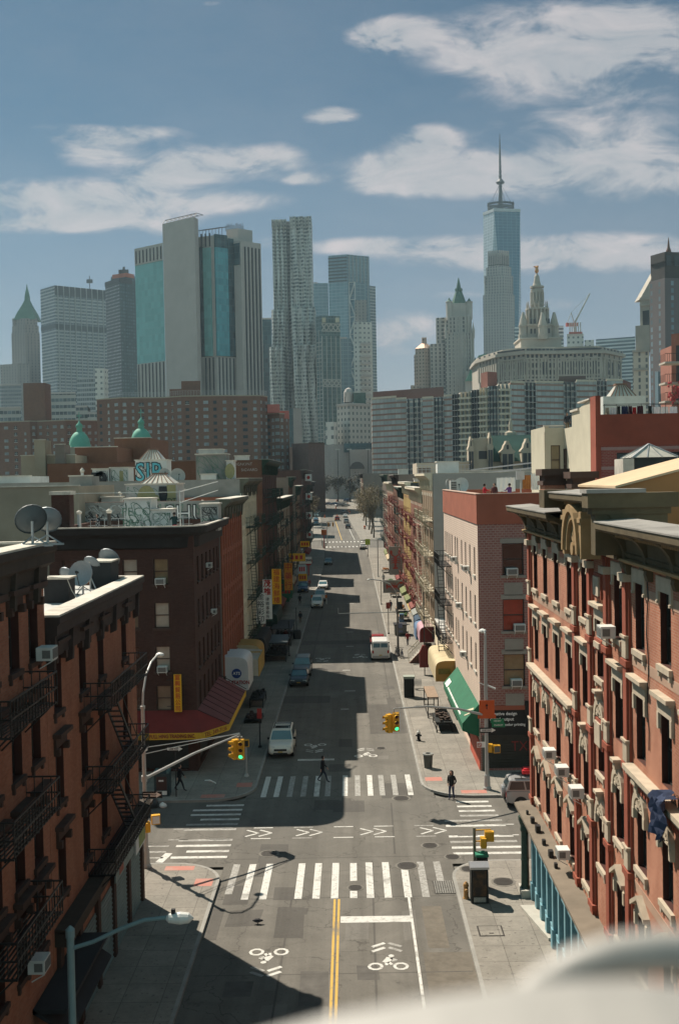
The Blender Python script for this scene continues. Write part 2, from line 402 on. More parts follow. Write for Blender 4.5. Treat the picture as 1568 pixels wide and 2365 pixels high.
for x,y,w,d in((-9.1,54.9,.75,.3),(-7.6,52.9,.45,.5),(-9.0,67.5,.75,.35),(-7.25,69.9,.5,.5),(5.1,70.6,.55,.45),(7.4,67.6,.8,.35)):
 b.poly([(x-w,y-d,.154),(x+w,y-d,.154),(x+w,y+d,.154),(x-w,y+d,.154)])
struct(b.build('tactile_paving',m_tact))
def cover(x,y,r,z,lab,grp=None):
 c=thing('manhole_cover',lab,'manhole cover',(x,y,z))
 MB().lathe((0,0,0),[(r,0),(r,.012),(r*.86,.012),(r*.86,.006),(0.01,.006)],20).build('rim',m_soil,c,local=True)
 b=MB().lathe((0,0,0),[(r*.8,.004),(r*.8,.014),(.01,.014)],18)
 for k in range(5):b.box(-r*.6,r*.6,-r*.6+k*r*.3-.02,-r*.6+k*r*.3+.02,.014,.022)
 b.build('lid',m_iron,c,local=True)
for a in((-.12,52.3,.42,0,'round iron manhole cover interrupting a stripe of the nearer zebra crossing'),(2.55,55.2,.62,0,'widest dark manhole cover at the top edge of the nearer zebra crossing'),(3.95,58.2,.5,0,'dark manhole cover in the junction just before the cycle lane, right of the centre'),(5.0,56.4,.45,0,'pale manhole cover beside the near right corner kerb'),(7.1,52.4,.6,.15,'large round cover set in the near right corner pavement'),(5.6,54.2,.45,.15,'smaller round cover in the pavement behind the green cabinet'),(-4.7,57.3,.55,0,'faint manhole cover in the junction above the left stripes of the nearer zebra'),(2.8,66.9,.6,0,'manhole cover below the right stripes of the farther zebra crossing'),(1.9,79.5,.4,0,'manhole cover in the sunny lane beyond the farther zebra crossing'),(5.6,93,.55,.15,'round cover in the right pavement below the dark street box'),(6.6,90,.55,.15,'round cover in the right pavement close to the green awning')):cover(*a)
b=MB().box(-.5,.5,-.85,.85,0,.01);g=thing('drain_grate','square cast iron drain grate in the gutter by the near right kerb','grate',(4.2,52.2,0))
b.build('frame',m_iron,g,local=True);b=MB()
for k in range(9):b.box(-.45+k*.11,-.42+k*.11,-.8,.8,.01,.03)
for k in range(12):b.box(-.47,.47,-.8+k*.14,-.77+k*.14,.012,.026)
b.build('bars',m_kerb,g,local=True)
g=thing('pavement_hatch','square steel hatch set in the near right pavement','hatch',(5.75,46.7,.15))
MB().box(-.55,.55,-.55,.55,0,.012).build('frame',m_iron,g,local=True);MB().box(-.48,.48,-.48,.48,.012,.02).build('lid',m_walk,g,local=True)
MB().box(-.1,.1,-.3,-.26,.02,.04).build('handle',m_iron,g,local=True)
pane_dark=panemat('dark window glass',[(.012,.016,.018),(.02,.026,.028),(.03,.035,.036),(.01,.012,.013)])
pane_mix=panemat('window glass with blinds',[(.015,.02,.022),(.03,.035,.036),(.2,.17,.12),(.02,.02,.02),(.11,.1,.08),(.015,.018,.02)],.12)
pane_red=mat('red curtain behind glass',(.22,.03,.02),.15,.4,3,0,.6)
pane_cur=mat('pale blind behind glass',(.36,.33,.27),.2,.25,2.5,0,.5)
pane_ochre=mat('ochre blind behind glass',(.2,.16,.09),.2,.3,2.5,0,.5)
fr_dark=mat('dark window frame',(.03,.032,.03),.5);fr_white=mat('white window frame',(.5,.49,.45),.5)
fr_brown=mat('brown window frame',(.06,.04,.03),.5)
stone=mat('sandstone trim',(.44,.37,.28),.85,.3,2.6);stone2=mat('pale stone trim',(.42,.40,.35),.85,.2,2)
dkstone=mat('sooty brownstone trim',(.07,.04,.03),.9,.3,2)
m_roof=mat('silver painted roof',(.45,.44,.41),.75,.35,.9,bump=.3)
m_tar=mat('tar roof',(.09,.085,.08),.9,.4,.7);m_cap=mat('white coping',(.52,.48,.41),.85,.4,1.8)
m_black=mat('black painted iron',(.012,.013,.013),.5,.3,4,0,.4)
m_int=mat('unlit interior',(.012,.012,.012),.9)
WC={}
def wmesh(kind,w,h,d,fr,extra=None):
 key=(kind,round(w,2),round(h,2),round(d,2),fr.name,extra)
 if key in WC:return WC[key]
 b=MB()
 if kind=='frame':
  f=.06
  b.box(-w/2,-w/2+f,d-.09,d,0,h);b.box(w/2-f,w/2,d-.09,d,0,h)
  b.box(-w/2+f,w/2-f,d-.09,d,0,f);b.box(-w/2+f,w/2-f,d-.09,d,h-f,h)
  b.box(-w/2+f,w/2-f,d-.07,d+.01,h*.48,h*.48+.07)
 elif kind=='pane':
  b.poly([(-w/2,d-.005,0),(w/2,d-.005,0),(w/2,d-.005,h*.5),(-w/2,d-.005,h*.5)])
  b.poly([(-w/2,d-.035,h*.5),(w/2,d-.035,h*.5),(w/2,d-.035,h),(-w/2,d-.035,h)])
 elif kind=='sill':
  b.box(-w/2-.13,w/2+.13,-.11,.03,-.17,-.003)
  if extra:
   for s in(-1,1):b.box(s*(w/2)-.07,s*(w/2)+.07,-.08,.02,-.34,-.17)
 elif kind=='lintel':
  if extra=='flat':b.box(-w/2-.12,w/2+.12,-.05,.03,.003,.32)
  elif extra=='ear':
   b.box(-w/2-.22,w/2+.22,-.06,.03,.003,.42)
   for s in(-1,1):b.box(s*(w/2+.12)-.1,s*(w/2+.12)+.1,-.06,.03,-.26,.003);b.box(s*(w/2+.12)-.06,s*(w/2+.12)+.06,-.09,.03,-.34,-.26)
  elif extra=='hood':
   b.box(-w/2-.2,w/2+.2,-.07,.03,.003,.38);b.box(-w/2-.3,w/2+.3,-.25,.03,.46,.58);b.box(-w/2-.25,w/2+.25,-.16,.03,.38,.46)
   for s in(-1,1):b.box(s*(w/2+.12)-.08,s*(w/2+.12)+.08,-.08,.03,-.45,.003)
  elif extra=='arch':
   n=12;r0,r1=w/2-.02,w/2+.2
   for i in range(n):
    a0,a1=pi*i/n,pi*(i+1)/n
    q=[V((r*cos(a),-.12,r*.95*sin(a)))for r,a in((r0,a0),(r1,a0),(r1,a1),(r0,a1))]
    b.extr(q,(0,.15,0))
   b.extr([V((r0*cos(pi*i/n),-.05,r0*.95*sin(pi*i/n)))for i in range(n+1)],(0,.07,0))
   for i in range(7):
    a=pi*(i+.5)/7;b.bar((.05*cos(a),-.07,.08),(r0*.8*cos(a),-.07,r0*.8*sin(a)),.08,.08)
   b.box(-.14,.14,-.2,.03,r1*.9,r1*.95+.2);b.box(-.22,.22,-.27,.03,r1*.95+.2,r1*.95+.3)
   for s in(-1,1):b.box(s*(w/2+.1)-.09,s*(w/2+.1)+.09,-.13,.03,-.3,.003)
  elif extra=='peak':
   z=.35
   b.extr([(-w/2-.27,-.2,z-.22),(0,-.2,z+.2),(w/2+.27,-.2,z-.22),(w/2+.27,-.2,z-.08),(0,-.2,z+.34),(-w/2-.27,-.2,z-.08)],(0,.23,0))
   b.extr([(-w/2-.2,-.06,.003),(w/2+.2,-.06,.003),(w/2+.2,-.06,z-.22),(0,-.06,z+.18),(-w/2-.2,-.06,z-.22)],(0,.08,0))
   for s in(-1,1):b.box(s*(w/2+.12)-.08,s*(w/2+.12)+.08,-.1,.03,-.4,.003)
  elif extra=='dark':
   b.box(-w/2-.2,w/2+.2,-.1,.03,.003,.38);b.box(-w/2-.3,w/2+.3,-.3,.03,.38,.52)
   for s in(-1,1):b.box(s*(w/2+.1)-.1,s*(w/2+.1)+.1,-.2,.03,-.25,.003)
 WC[key]=b.mesh({'frame':'window'}.get(kind,kind),fr);return WC[key]
def window(par,p,rz,w,h,d=.28,fr=fr_dark,pane=pane_mix,lintel=None,sill=None,trim=stone,name='window'):
 o=link(name,wmesh('frame',w,h,d,fr),par,loc=V(p)-wl(par),rz=rz)
 link('pane',wmesh('pane',w,h,d,pane),o)
 if lintel:
  l=link('lintel',wmesh('lintel',w,h,d,trim,lintel),o);l.location=(0,0,h)
 if sill:link('sill',wmesh('sill',w,h,d,trim,sill=='br'),o)
 return o
SIDE={'S':((1,0,0),(0,-1,0),0),'W':((0,1,0),(-1,0,0),-pi/2),'E':((0,1,0),(1,0,0),pi/2),'N':((1,0,0),(0,1,0),pi)}
def shell(b,x0,x1,y0,y1,z0,z1,ops={},d=.28,t=.3,ph=.9):
 o={'S':(x0,y0),'W':(x0,y0),'E':(x1,y0),'N':(x0,y1)}
 for s,(u,n,_)in SIDE.items():
  b.facade((*o[s],z0),u,n,(x1-x0)if s in 'SN' else(y1-y0),z1-z0,ops.get(s,[]),d)
 i=(x0+t,x1-t,y0+t,y1-t);zr=z1-ph
 b.poly([(x0,y0,z1),(x1,y0,z1),(i[1],i[2],z1),(i[0],i[2],z1)]);b.poly([(x0,y1,z1),(x1,y1,z1),(i[1],i[3],z1),(i[0],i[3],z1)])
 b.poly([(x0,y0,z1),(i[0],i[2],z1),(i[0],i[3],z1),(x0,y1,z1)]);b.poly([(x1,y0,z1),(i[1],i[2],z1),(i[1],i[3],z1),(x1,y1,z1)])
 for a,c in(((i[0],i[2]),(i[1],i[2])),((i[1],i[2]),(i[1],i[3])),((i[1],i[3]),(i[0],i[3])),((i[0],i[3]),(i[0],i[2]))):
  b.poly([(*a,z1),(*c,z1),(*c,zr-.1),(*a,zr-.1)])
 return b
def roofslab(par,x0,x1,y0,y1,z,m=None,t=.3):
 return MB().box(x0+t,x1-t,y0+t,y1-t,z-.25,z).build('roof',m or m_roof,par)
def profile(b,pts,a,c):
 a,c=V(a),V(c);d=(c-a).normalized();n=V((d.y,-d.x,0))
 q=[[e+n*o+V((0,0,z))for o,z in pts]for e in(a,c)]
 for i in range(len(pts)):
  j=(i+1)%len(pts);b.poly([q[0][i],q[1][i],q[1][j],q[0][j]])
 b.poly(q[0]);b.poly(q[1]);return b
FE={}
def fe_meshes(L,m,dp=1.05,drop=3.2):
 k=(L,m.name,round(drop,2))
 if k in FE:return FE[k]
 b=MB();w=.045
 for i in range(9):b.box(-L/2,L/2,-dp+i*dp/8.5,-dp+i*dp/8.5+.06,-.03,0)
 for x in(-L/2,0,L/2):b.box(x-.03,x+.03,-dp,0,-.09,-.03);b.bar((x,-dp+.1,-.05),(x,-.02,-.95),.05)
 for z in(.45,.95):
  b.bar((-L/2,-dp,z),(L/2,-dp,z),w);b.bar((-L/2,-dp,z),(-L/2,0,z),w);b.bar((L/2,-dp,z),(L/2,0,z),w)
 n=int(L/.28)
 for i in range(n+1):x=-L/2+L*i/n;b.bar((x,-dp,-.03),(x,-dp,.95),.03)
 for i in range(4):
  for s in(-1,1):b.bar((s*L/2,-dp*i/4,0),(s*L/2,-dp*i/4,.95),.03)
 me=b.mesh('fire_escape',m)
 b=MB();x0,x1=-L*.3,L*.22
 for y in(-dp+.12,-dp+.62):b.bar((x0,y,0),(x1,y,-drop),.05,.13)
 ns=11
 for i in range(1,ns):t=i/ns;x=x0+(x1-x0)*t;b.box(x-.1,x+.1,-dp+.12,-dp+.62,-drop*t-.015,-drop*t+.015)
 b.bar((x0,-dp+.1,.8),(x1,-dp+.1,-drop+.8),.03)
 FE[k]=(me,b.mesh('stair',m));return FE[k]
def fire_escape(par,p,rz,L,m,drop=3.2,stair=True):
 me,st=fe_meshes(L,m,drop=drop);o=link('fire_escape',me,par,loc=V(p)-wl(par),rz=rz)
 if stair:link('stair',st,o)
ac_white=mat('white enamel',(.62,.62,.58),.5,.15,3);ac_grille=mat('grey grille',(.16,.16,.15),.6,.3,30)
ACM=[]
def aircon(p,rz,label,s=1.,rusty=None):
 if not ACM:
  b=MB().box(-.33,.33,-.42,.1,0,.42);
  for q in(-1,1):b.bar((q*.28,-.4,-.02),(q*.28,.0,-.25),.03)
  ACM.append(b.mesh('body',ac_white));b=MB().box(-.28,.28,-.432,-.42,.05,.37)
  for i in range(6):b.box(-.28,.28,-.445,-.432,.07+i*.05,.09+i*.05)
  for q in(-1,1):
   b.box(q*.335-.006,q*.335+.006,-.36,-.1,.08,.34)
  ACM.append(b.mesh('grille',ac_grille))
 t=thing('air_conditioner',label,'air conditioner',p,'air conditioners in the windows',rz);t.scale=(s,s,s)
 link('body',ACM[0],t);link('grille',ACM[1],t);return t
RX=8.42
brick_r=brick('sunlit red brick',(.38,.135,.078),(.48,.195,.12),(.45,.28,.2),stain=.48)  # the brick's own red, with random stains
reveal=mat('dark maroon window casing',(.06,.02,.014),.8,.3,2);trimr=mat('brick red paint',(.27,.075,.045),.8,.25,2)  # brick reveals coloured dark, the recess shade put into the colour
corn=mat('weathered olive cornice paint',(.10,.076,.042),.75,.45,1.6,bump=.3)
corn2=mat('ochre cornice moulding',(.30,.20,.10),.75,.3,2)
slate=mat('stained roofing sheet',(.24,.225,.205),.85,.55,1.2,bump=.4)
RB=thing('tenement_building','sunlit carved red brick tenement with stone window hoods and an ornate olive cornice','building',(RX,40,0))
cols=[49.75,47.3,44.7,42.05,39.35,36.9,34.4,31.8,29.2,26.6];ytop,ybot=51.2,20.
rows=[(14.75,16.75,'ear','br'),(11.45,13.4,'hood',None),(8.2,9.95,'arch','br'),(4.95,6.8,'peak','br')]
ops=[];wins=[]
for ci,y in enumerate(cols):
 for ri,(z0,z1,l,s)in enumerate(rows):
  if ci==5:z0-=1.75;z1-=1.75;l=('hood','arch','arch','peak')[ri];s='br'
  if z0<4.4:continue
  w=.98;ops.append((y-w/2-ybot,z0,y+w/2-ybot,z1));wins.append((ci,ri,y,z0,z1-z0,l,s))
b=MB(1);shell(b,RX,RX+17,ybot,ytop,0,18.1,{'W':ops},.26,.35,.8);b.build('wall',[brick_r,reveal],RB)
roofslab(RB,RX,RX+17,ybot,ytop,17.4)
for ci,ri,y,z0,h,l,s in wins:window(RB,(RX,y,z0),-pi/2,.98,h,.26,fr_dark,pane_mix if(ci*3+ri)%4==1 else pane_dark,l,s,stone)
for yc in(51.0,40.72,38.12,35.65,33.1):
 b=MB()
 for dx,wd in((.08,.62),(.15,.4)):b.box(RX-dx,RX+.02,yc-wd/2,yc+wd/2,3.9,17.3)
 for zc in(4.6,7.6,10.9,14.1):b.box(RX-.2,RX+.02,yc-.36,yc+.36,zc,zc+.2)
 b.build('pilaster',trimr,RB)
 for zc in(7.85,11.15,14.35):MB().box(RX-.17,RX+.02,yc-.24,yc+.24,zc,zc+.62).box(RX-.22,RX+.02,yc-.3,yc+.3,zc+.62,zc+.7).build('pilaster_stone',stone,RB)
 MB().box(RX-.26,RX+.02,yc-.34,yc+.34,16.7,16.95).build('pilaster_stone',stone,RB)
for y0,y1 in((41.05,50.7),(20,32.75)):
 b=MB().box(RX-.34,RX+.02,y0,y1,11.05,11.2).box(RX-.24,RX+.02,y0,y1,10.9,11.02);b.build('belt_course',stone,RB)
 b=MB();y=y0+.1
 while y<y1-.2:b.box(RX-.16,RX+.02,y,y+.13,10.62,10.88);y+=.3
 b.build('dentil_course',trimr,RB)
b=MB()
for ya,yb_ in zip(cols[1:]+[20.6],cols):
 if not any(abs((ya+yb_)/2-q)<1.3 for q in(40.72,38.12,35.65,33.1)):b.box(RX-.012,RX+.02,ya+.62,yb_-.62,16.35,16.65)
for z in(14.2,7.35):
 for y0,y1 in((41.1,50.65),(20,32.7)):b.box(RX-.012,RX+.02,y0,y1,z,z+.3)
b.build('band_course',mat('worn painted stone band',(.38,.25,.18),.85,.3,1.5),RB)
for z0,z1 in((13.95,14.35),(10.6,11.6),(15.75,16.6)):
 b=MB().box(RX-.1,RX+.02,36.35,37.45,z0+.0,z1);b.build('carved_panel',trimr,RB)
 MB().box(RX-.16,RX-.05,36.5,37.3,z0+.1,z1-.1).build('carved_panel',stone,RB)
def rcornice(y0,y1,zt,out):
 b=MB();pr=[(.0,zt-1.12),(.18,zt-1.09),(.22,zt-0.96),(.16,zt-0.928),(.2,zt-0.48),(.4,zt-0.448),(.62,zt-0.288),(out-.1,zt-.3),(out,zt-.22),(out,zt-.02),(0,zt)]
 profile(b,pr,(RX,y1,0),(RX,y0,0));b.build('cornice',corn,RB)
 b=MB();profile(b,[(.0,zt-.005),(out+.04,zt-.03),(out+.04,zt+.05),(0,zt+.1)],(RX+.8,y1,0),(RX+.8,y0,0))
 b=MB().poly([(RX-out-.03,y0,zt+.01),(RX-out-.03,y1,zt+.01),(RX+.1,y1,zt+.08),(RX+.1,y0,zt+.08)]).poly([(RX-out-.03,y0,zt+.01),(RX-out-.03,y1,zt+.01),(RX-out-.03,y1,zt-.03),(RX-out-.03,y0,zt-.03)])
 b.poly([(RX+.1,y0,zt+.08),(RX+.1,y1,zt+.08),(RX+.1,y1,zt-0.576),(RX+.1,y0,zt-0.576)]).poly([(RX-out,y0,zt),(RX+.1,y0,zt+.07),(RX+.1,y0,zt-0.512),(RX,y0,zt-0.512)]).poly([(RX-out,y1,zt),(RX+.1,y1,zt+.07),(RX+.1,y1,zt-0.512),(RX,y1,zt-0.512)])
 b.build('cornice_roofing',slate,RB)
 b=MB();profile(b,[(.0,zt-1.27),(.26,zt-1.25),(.34,zt-1.19),(.34,zt-1.13),(0,zt-1.12)],(RX,y1,0),(RX,y0,0));b.build('cornice_moulding',corn2,RB)
 b=MB();y=y0+.1
 while y<y1-.12:b.box(RX-.52,RX-.3,y,y+.09,zt-0.474,zt-0.371);y+=.2
 b.build('cornice_dentils',corn2,RB)
def bracket(y,zt,out,w=.3,drop=1.62):
 b=MB();o=[(0,zt-drop),(.14,zt-drop),(.2,zt-drop+.18),(.17,zt-drop+.42)]
 for i in range(7):a=pi/2*i/6;o.append((.2+(out-.25)*(1-cos(a)),zt-drop+.45+(drop-.75)*sin(a)))
 o+=[(out-.02,zt-.3),(out-.02,zt-.2),(0,zt-.2)]
 b.extr([(RX-q,y-w/2,z)for q,z in o],(0,w,0));b.box(RX-.3,RX,y-w/2-.06,y+w/2+.06,zt-1.3,zt-1.16)
 b.build('cornice_bracket',corn,RB)
rcornice(41.1,51.55,18.55,1.05);rcornice(20,32.9,18.55,1.05)
for y in(51.3,48.55,46.0,43.4,41.2,32.8,30.5,27.9,25.3):bracket(y,18.55,1.0)
rcornice(33.1,40.9,19.35,1.1)
b=MB().box(RX-.32,RX+.3,33.2,40.8,17.35,18.9).box(RX-.72,RX-.32,35.55,38.25,17.2,18.9);b.build('pediment_block',corn,RB)
for y in(40.75,33.2):bracket(y,19.3,1.15,.38,2.25)
MB().box(RX-1.25,RX+1.0,40.3,41.35,18.75,19.42).build('pediment_end',corn,RB)
MB().box(RX-1.25,RX+1.5,32.9,33.75,18.95,19.4).box(RX-1.1,RX+1.3,33,33.7,18.75,18.95).box(RX-1.0,RX+1.2,33.05,33.65,17.5,18.75).build('pediment_end',corn,RB)
MB().box(RX-1.3,RX+.5,32.85,33.8,19.4,19.52).build('pediment_cap',slate,RB)
b=MB();yc,zc,r=36.9,17.35,1.1;n=16
for r0,r1,dx in((r,r+.2,1.05),(r-.22,r-.02,.95)):
 for i in range(n):
  a0,a1=pi*i/n,pi*(i+1)/n
  b.extr([(RX-dx,yc+q*cos(a),zc+q*1.25*sin(a))for q,a in((r0,a0),(r1,a0),(r1,a1),(r0,a1))],(dx-.7,0,0))
for i in range(9):
 a=pi*(i+.5)/9;b.bar((RX-.78,yc+.2*cos(a),zc+.22),(RX-.78,yc+.82*cos(a),zc+1.05*sin(a)+.05),.1,.12)
b.lathe((RX-.8,yc,zc+.1),[(.22,-.15),(.2,.05),(.05,.15)],10,'x');b.build('shell_ornament',corn2,RB)
for y in(38.25,35.55):MB().box(RX-.95,RX-.3,y-.16,y+.16,17.2,18.75).box(RX-1.0,RX-.3,y-.22,y+.22,18.4,18.55).build('ornament_post',corn2,RB)
ledge=mat('painted shop cornice',(.17,.14,.105),.85,.35,1.2);teal=mat('teal shopfront paint',(.16,.31,.36),.6,.3,2)
b=MB();profile(b,[(.0,3.75),(.3,3.8),(.5,4.1),(.85,4.2),(.85,4.32),(0,4.42)],(RX,51.6,0),(RX,20,0));b.build('shop_cornice',ledge,RB)
b=MB()
for y in[50.2-1.3*i for i in range(23)]:b.box(RX-.28,RX,y-.13,y+.13,.9,3.7).box(RX-.34,RX,y-.18,y+.18,.15,.95)
for z in(.6,2.75):b.box(RX-.2,RX,20,50.4,z,z+.22)
b.build('shopfront',teal,RB)
MB().box(RX-.05,RX-.004,20,50.4,.9,3.7).build('shop_glass',pane_dark,RB)
b=MB();y=50.75;xx=RX-.5
b.lathe((xx,y,.15),[(.26,0),(.26,.35),(.2,.45),(.18,1.6),(.2,1.7),(.18,1.8),(.17,3.0),(.22,3.1),(.2,3.3),(.3,3.6),(.3,3.75)],12);b.build('corner_column',mat('dark green iron',(.03,.06,.045),.5,.4,6),RB)
b=MB().box(RX-.75,RX-.02,50.3,51.3,.15,.5);b.extr([(RX-1.0,49.2,.16),(RX,49.2,.16),(RX,45.6,.16),(RX-.35,45.6,.16)],(0,0,.12));b.build('doorstep',stone2,RB)
b=MB()
for yy,s in((48.2,.16),(46.9,.2),(45.3,.14),(43.8,.18),(42.6,.12),(49.5,.1)):b.box(RX-.6,RX-.6+s,yy,yy+s*1.6,4.36,4.4+s*1.3)
b.build('ledge_clutter',m_black,RB)
for ci,z0,lab in((6,14.75,'in a top window of the red tenement near its shell ornament'),(2,8.2,'farthest of three in a slanting row low on the red tenement'),(3,8.2,'middle of three in a slanting row low on the red tenement'),(4,8.2,'nearest of three in a slanting row low on the red tenement'),(3,4.95,'just above the shop cornice of the red tenement')):
 aircon((RX-.22,cols[ci]+.1,z0+(.02 if ci!=4 else-.02)),-pi/2,'white air conditioner '+lab,.9)
b=MB().tube([(RX-.03,30.9-.1*sin(i*1.7),17-i*.55)for i in range(10)],.018,5);b.build('cable',m_black,RB)
cl=mat('navy cloth',(.035,.05,.1),.9,.4,6)
b=MB();n=9
for i in range(n):
 for j in range(8):
  def P(i,j):
   t=j/8;y=28.5+(i/n-.5)*1.0*(1+.25*sin(3*t));out=.36+.1*sin(i*2.1+j)+(.12 if j>1 else 0)
   return(RX-out+(.3 if j==0 else 0),y,11.5-max(0,t-.15)*1.35+.06*sin(i*1.3))
  b.poly([P(i,j),P(i+1,j),P(i+1,j+1),P(i,j+1)])
o=b.build('laundry',cl,None,True);tag(o,'dark blue garment draped over the stone ledge of the red tenement','garment')
LX=-10.3
brick_l=brick('old dark red brick',(.32,.11,.06),(.40,.16,.09),(.26,.15,.1),stain=.4)
brick_l2=brick('old russet brick',(.30,.10,.055),(.40,.16,.09),(.28,.16,.11),stain=.4)
dcor=mat('blackened cornice paint',(.055,.042,.032),.85,.4,2);rcor=mat('dark brown metal cornice',(.05,.035,.03),.8,.4,2)
tealmetal=mat('grey green shutter',(.17,.23,.22),.6,.3,1.5)
def lcornice(par,X,y0,y1,zt,out,m,brk=2.4,s=1,drop=1.5):
 b=MB();pr=[(0,zt-drop),(.12,zt-drop+.05),(.16,zt-.75),(.4,zt-.6),(out-.1,zt-.3),(out,zt-.2),(out,zt),(-.3,zt+.02)]
 a,c=((X,y0,0),(X,y1,0))if s>0 else((X,y1,0),(X,y0,0));profile(b,pr,a,c)
 y=y0+.2
 while y<y1:
  b.extr([(X+s*q,y-.12,z)for q,z in((0,zt-drop-.4),(.25,zt-drop-.3),(.3,zt-.8),(out-.15,zt-.3),(0,zt-.2))],(0,.24,0));y+=brk
 b.build('cornice',m,par)
def left_near(y0,y1,z,ys,rows,lab,br,fy,fzs,L,cm):
 t=thing('tenement_building',lab,'building',(LX,(y0+y1)/2,0));ops=[];w=1.0
 for y in ys:
  for z0 in rows:ops.append((y-w/2-y0,z0,y+w/2-y0,z0+2.0))
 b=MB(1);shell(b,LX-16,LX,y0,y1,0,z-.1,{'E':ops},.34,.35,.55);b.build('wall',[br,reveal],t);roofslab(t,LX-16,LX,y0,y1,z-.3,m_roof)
 for y in ys:
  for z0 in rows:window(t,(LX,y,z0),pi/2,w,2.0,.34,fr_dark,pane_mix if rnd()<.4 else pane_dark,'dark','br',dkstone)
 lcornice(t,LX,y0,y1,z,.5,cm)
 b=MB()
 for a,c,d,e in((LX-.3,LX+.48,y0,y1),(LX-16,LX-.3,y0,y0+.32),(LX-16,LX-.3,y1-.32,y1),(LX-16,LX-15.7,y0+.32,y1-.32)):b.box(a,c,d,e,z+.02,z+.09)
 b.build('coping',m_cap,t)
 for zz in fzs:fire_escape(t,(LX,fy,zz),pi/2,L,m_black,3.15,zz>5 and L>5)
 return t
TB=left_near(36.05,51,15.5,(37.4,40.9,43.9,48.4),(12.1,8.9,5.7),'shaded russet brick tenement with satellite dishes on its low silver roof and black fire escapes',brick_l,44.6,(11.4,8.2,5.0),7.2,rcor)
TA=left_near(20,36,18.0,(34.7,32.7,30.5,28),(14.3,11.0,7.7,4.9),'tallest shaded brick tenement at the left edge, rising above its neighbour with the dishes',brick_l2,31.2,(13.2,9.9,6.6),4.6,dcor)
b=MB().box(LX,LX+.5,36.2,51.1,4.25,4.75).box(LX,LX+.62,36.2,51.2,4.7,4.85);b.build('shop_cornice',dcor,TB)
for y in(36.4,39,41.8,44.6,47.6,50.6):MB().box(LX,LX+.16,y,y+.4,.15,4.2).build('shop_pier',dkstone,TB)
b=MB()
for y in(39.5,42.3,45.2,48.2):
 b.box(LX+.02,LX+.06,y,y+2.2,.15,3.2)
 for k in range(16):b.box(LX+.06,LX+.09,y,y+2.2,.2+k*.19,.26+k*.19)
b.build('roller_shutter',tealmetal,TB)
s=thing('shop_sign','green and white shop sign board on the shaded left corner building','sign',(LX+.3,49.6,3.9))
MB().box(LX+.18,LX+.26,48.7,50.9,3.0,4.2).build('board',mat('white sign board',(.55,.56,.54),.6),s);MB().box(LX+.26,LX+.275,49.4,50.8,3.1,3.8).build('panel',mat('olive green panel',(.22,.26,.1),.7,.4,3),s)
s=thing('shop_sign','long pale sign strip hanging lower along the shaded left shopfront','sign',(LX+.3,46,3.2));MB().box(LX+.2,LX+.26,44.5,48.2,3.3,4.1).build('board',tealmetal,s)
MB().box(LX+.26,LX+.27,45.2,46,3.4,3.8).build('panel',mat('rust red lettering',(.3,.08,.05),.7),s)
b=MB().box(LX+.02,LX+1.1,33.5,39.3,3.3,3.45);b.extr([(LX+.02,33.5,3.45),(LX+1.2,33.5,2.6),(LX+1.2,33.5,2.55),(LX+.02,33.5,3.3)],(0,5.8,0));b.build('canopy',mat('dark canvas',(.03,.03,.032),.9),TA)
lb=thing('wall_lamp','small lit bulb glowing in the dark doorway at the lower left','lamp',(LX+.3,37.9,2.9));b=MB().bar((LX,37.9,3.1),(LX+.3,37.9,3.05),.03);b.build('bracket',m_black,lb)
MB().lathe((LX+.3,37.9,2.9),[(.02,.12),(.07,.06),(.08,0),(.04,-.06)],10).build('bulb',lamp_mat('lit bulb',(1,.75,.4),14),lb)
aircon((LX+.25,34.75,14.32),pi/2,'white air conditioner in a top window of the tallest shaded tenement at the left edge')
aircon((LX+.25,33.0,4.95),pi/2,'pale air conditioner at the lower left corner above the street lamp')
dishm=mat('grey dish',(.23,.26,.28),.5,.2,2,.2);galv=mat('galvanised steel',(.4,.41,.41),.45,.2,3,.6)
def dish(p,r,rz,lab,m=dishm,el=35,post=.7):
 t=thing('satellite_dish',lab,'satellite dish',p,'satellite dishes on the roofs',rz)
 c=V((0,0,post+r*.8));ax=V((0,-cos(R(el)),sin(R(el))));u=V((1,0,0));v=ax.cross(u);b=MB();n=20;rg=[0.02,.35,.7,1]
 P=lambda q,a:c+(u*cos(a)+v*sin(a))*r*q+ax*(r*.28*q*q)
 for i in range(3):
  for j in range(n):b.poly([P(rg[i],2*pi*j/n),P(rg[i+1],2*pi*j/n),P(rg[i+1],2*pi*(j+1)/n),P(rg[i],2*pi*(j+1)/n)])
 for j in range(n):b.poly([P(1,2*pi*j/n),P(1,2*pi*(j+1)/n),P(1,2*pi*(j+1)/n)*1.0-ax*.05,P(1,2*pi*j/n)-ax*.05])
 b.build('reflector',m,t,True,local=True)
 b=MB().tube([(0,.05,0),(0,.05,post),c-ax*.04],.045,8);
 for s in(-1,1):b.bar((s*.5,.35,0),(0,.05,post*.8),.04)
 b.bar((-.55,.4,.02),(.55,.4,.02),.06);b.build('mount',galv,t,local=True)
 f=c+ax*r*.95;b=MB().tube([c-v*r*.95*1+ax*r*.25,f],.02,6).tube([f,f-ax*.16],[.06,.05],8);b.build('feed_arm',m_black,t,local=True)
dish((-11.45,45.8,15.2),.55,R(-15),'grey satellite dish on a slim post at the silver roof edge, clearest of the cluster',el=14,post=.5)
dish((-12.25,46.3,15.2),.45,R(150),'rounded grey dish behind the dark box on the low silver roof',el=30,post=.4)
dish((-11.75,48.6,15.2),.42,R(160),'small dish peeping over the clearest grey dish on the low silver roof',el=30,post=.75)
dish((-11.35,50.3,15.2),.52,R(165),'pale dish half hidden behind the second dark roof box',el=30,post=.8)
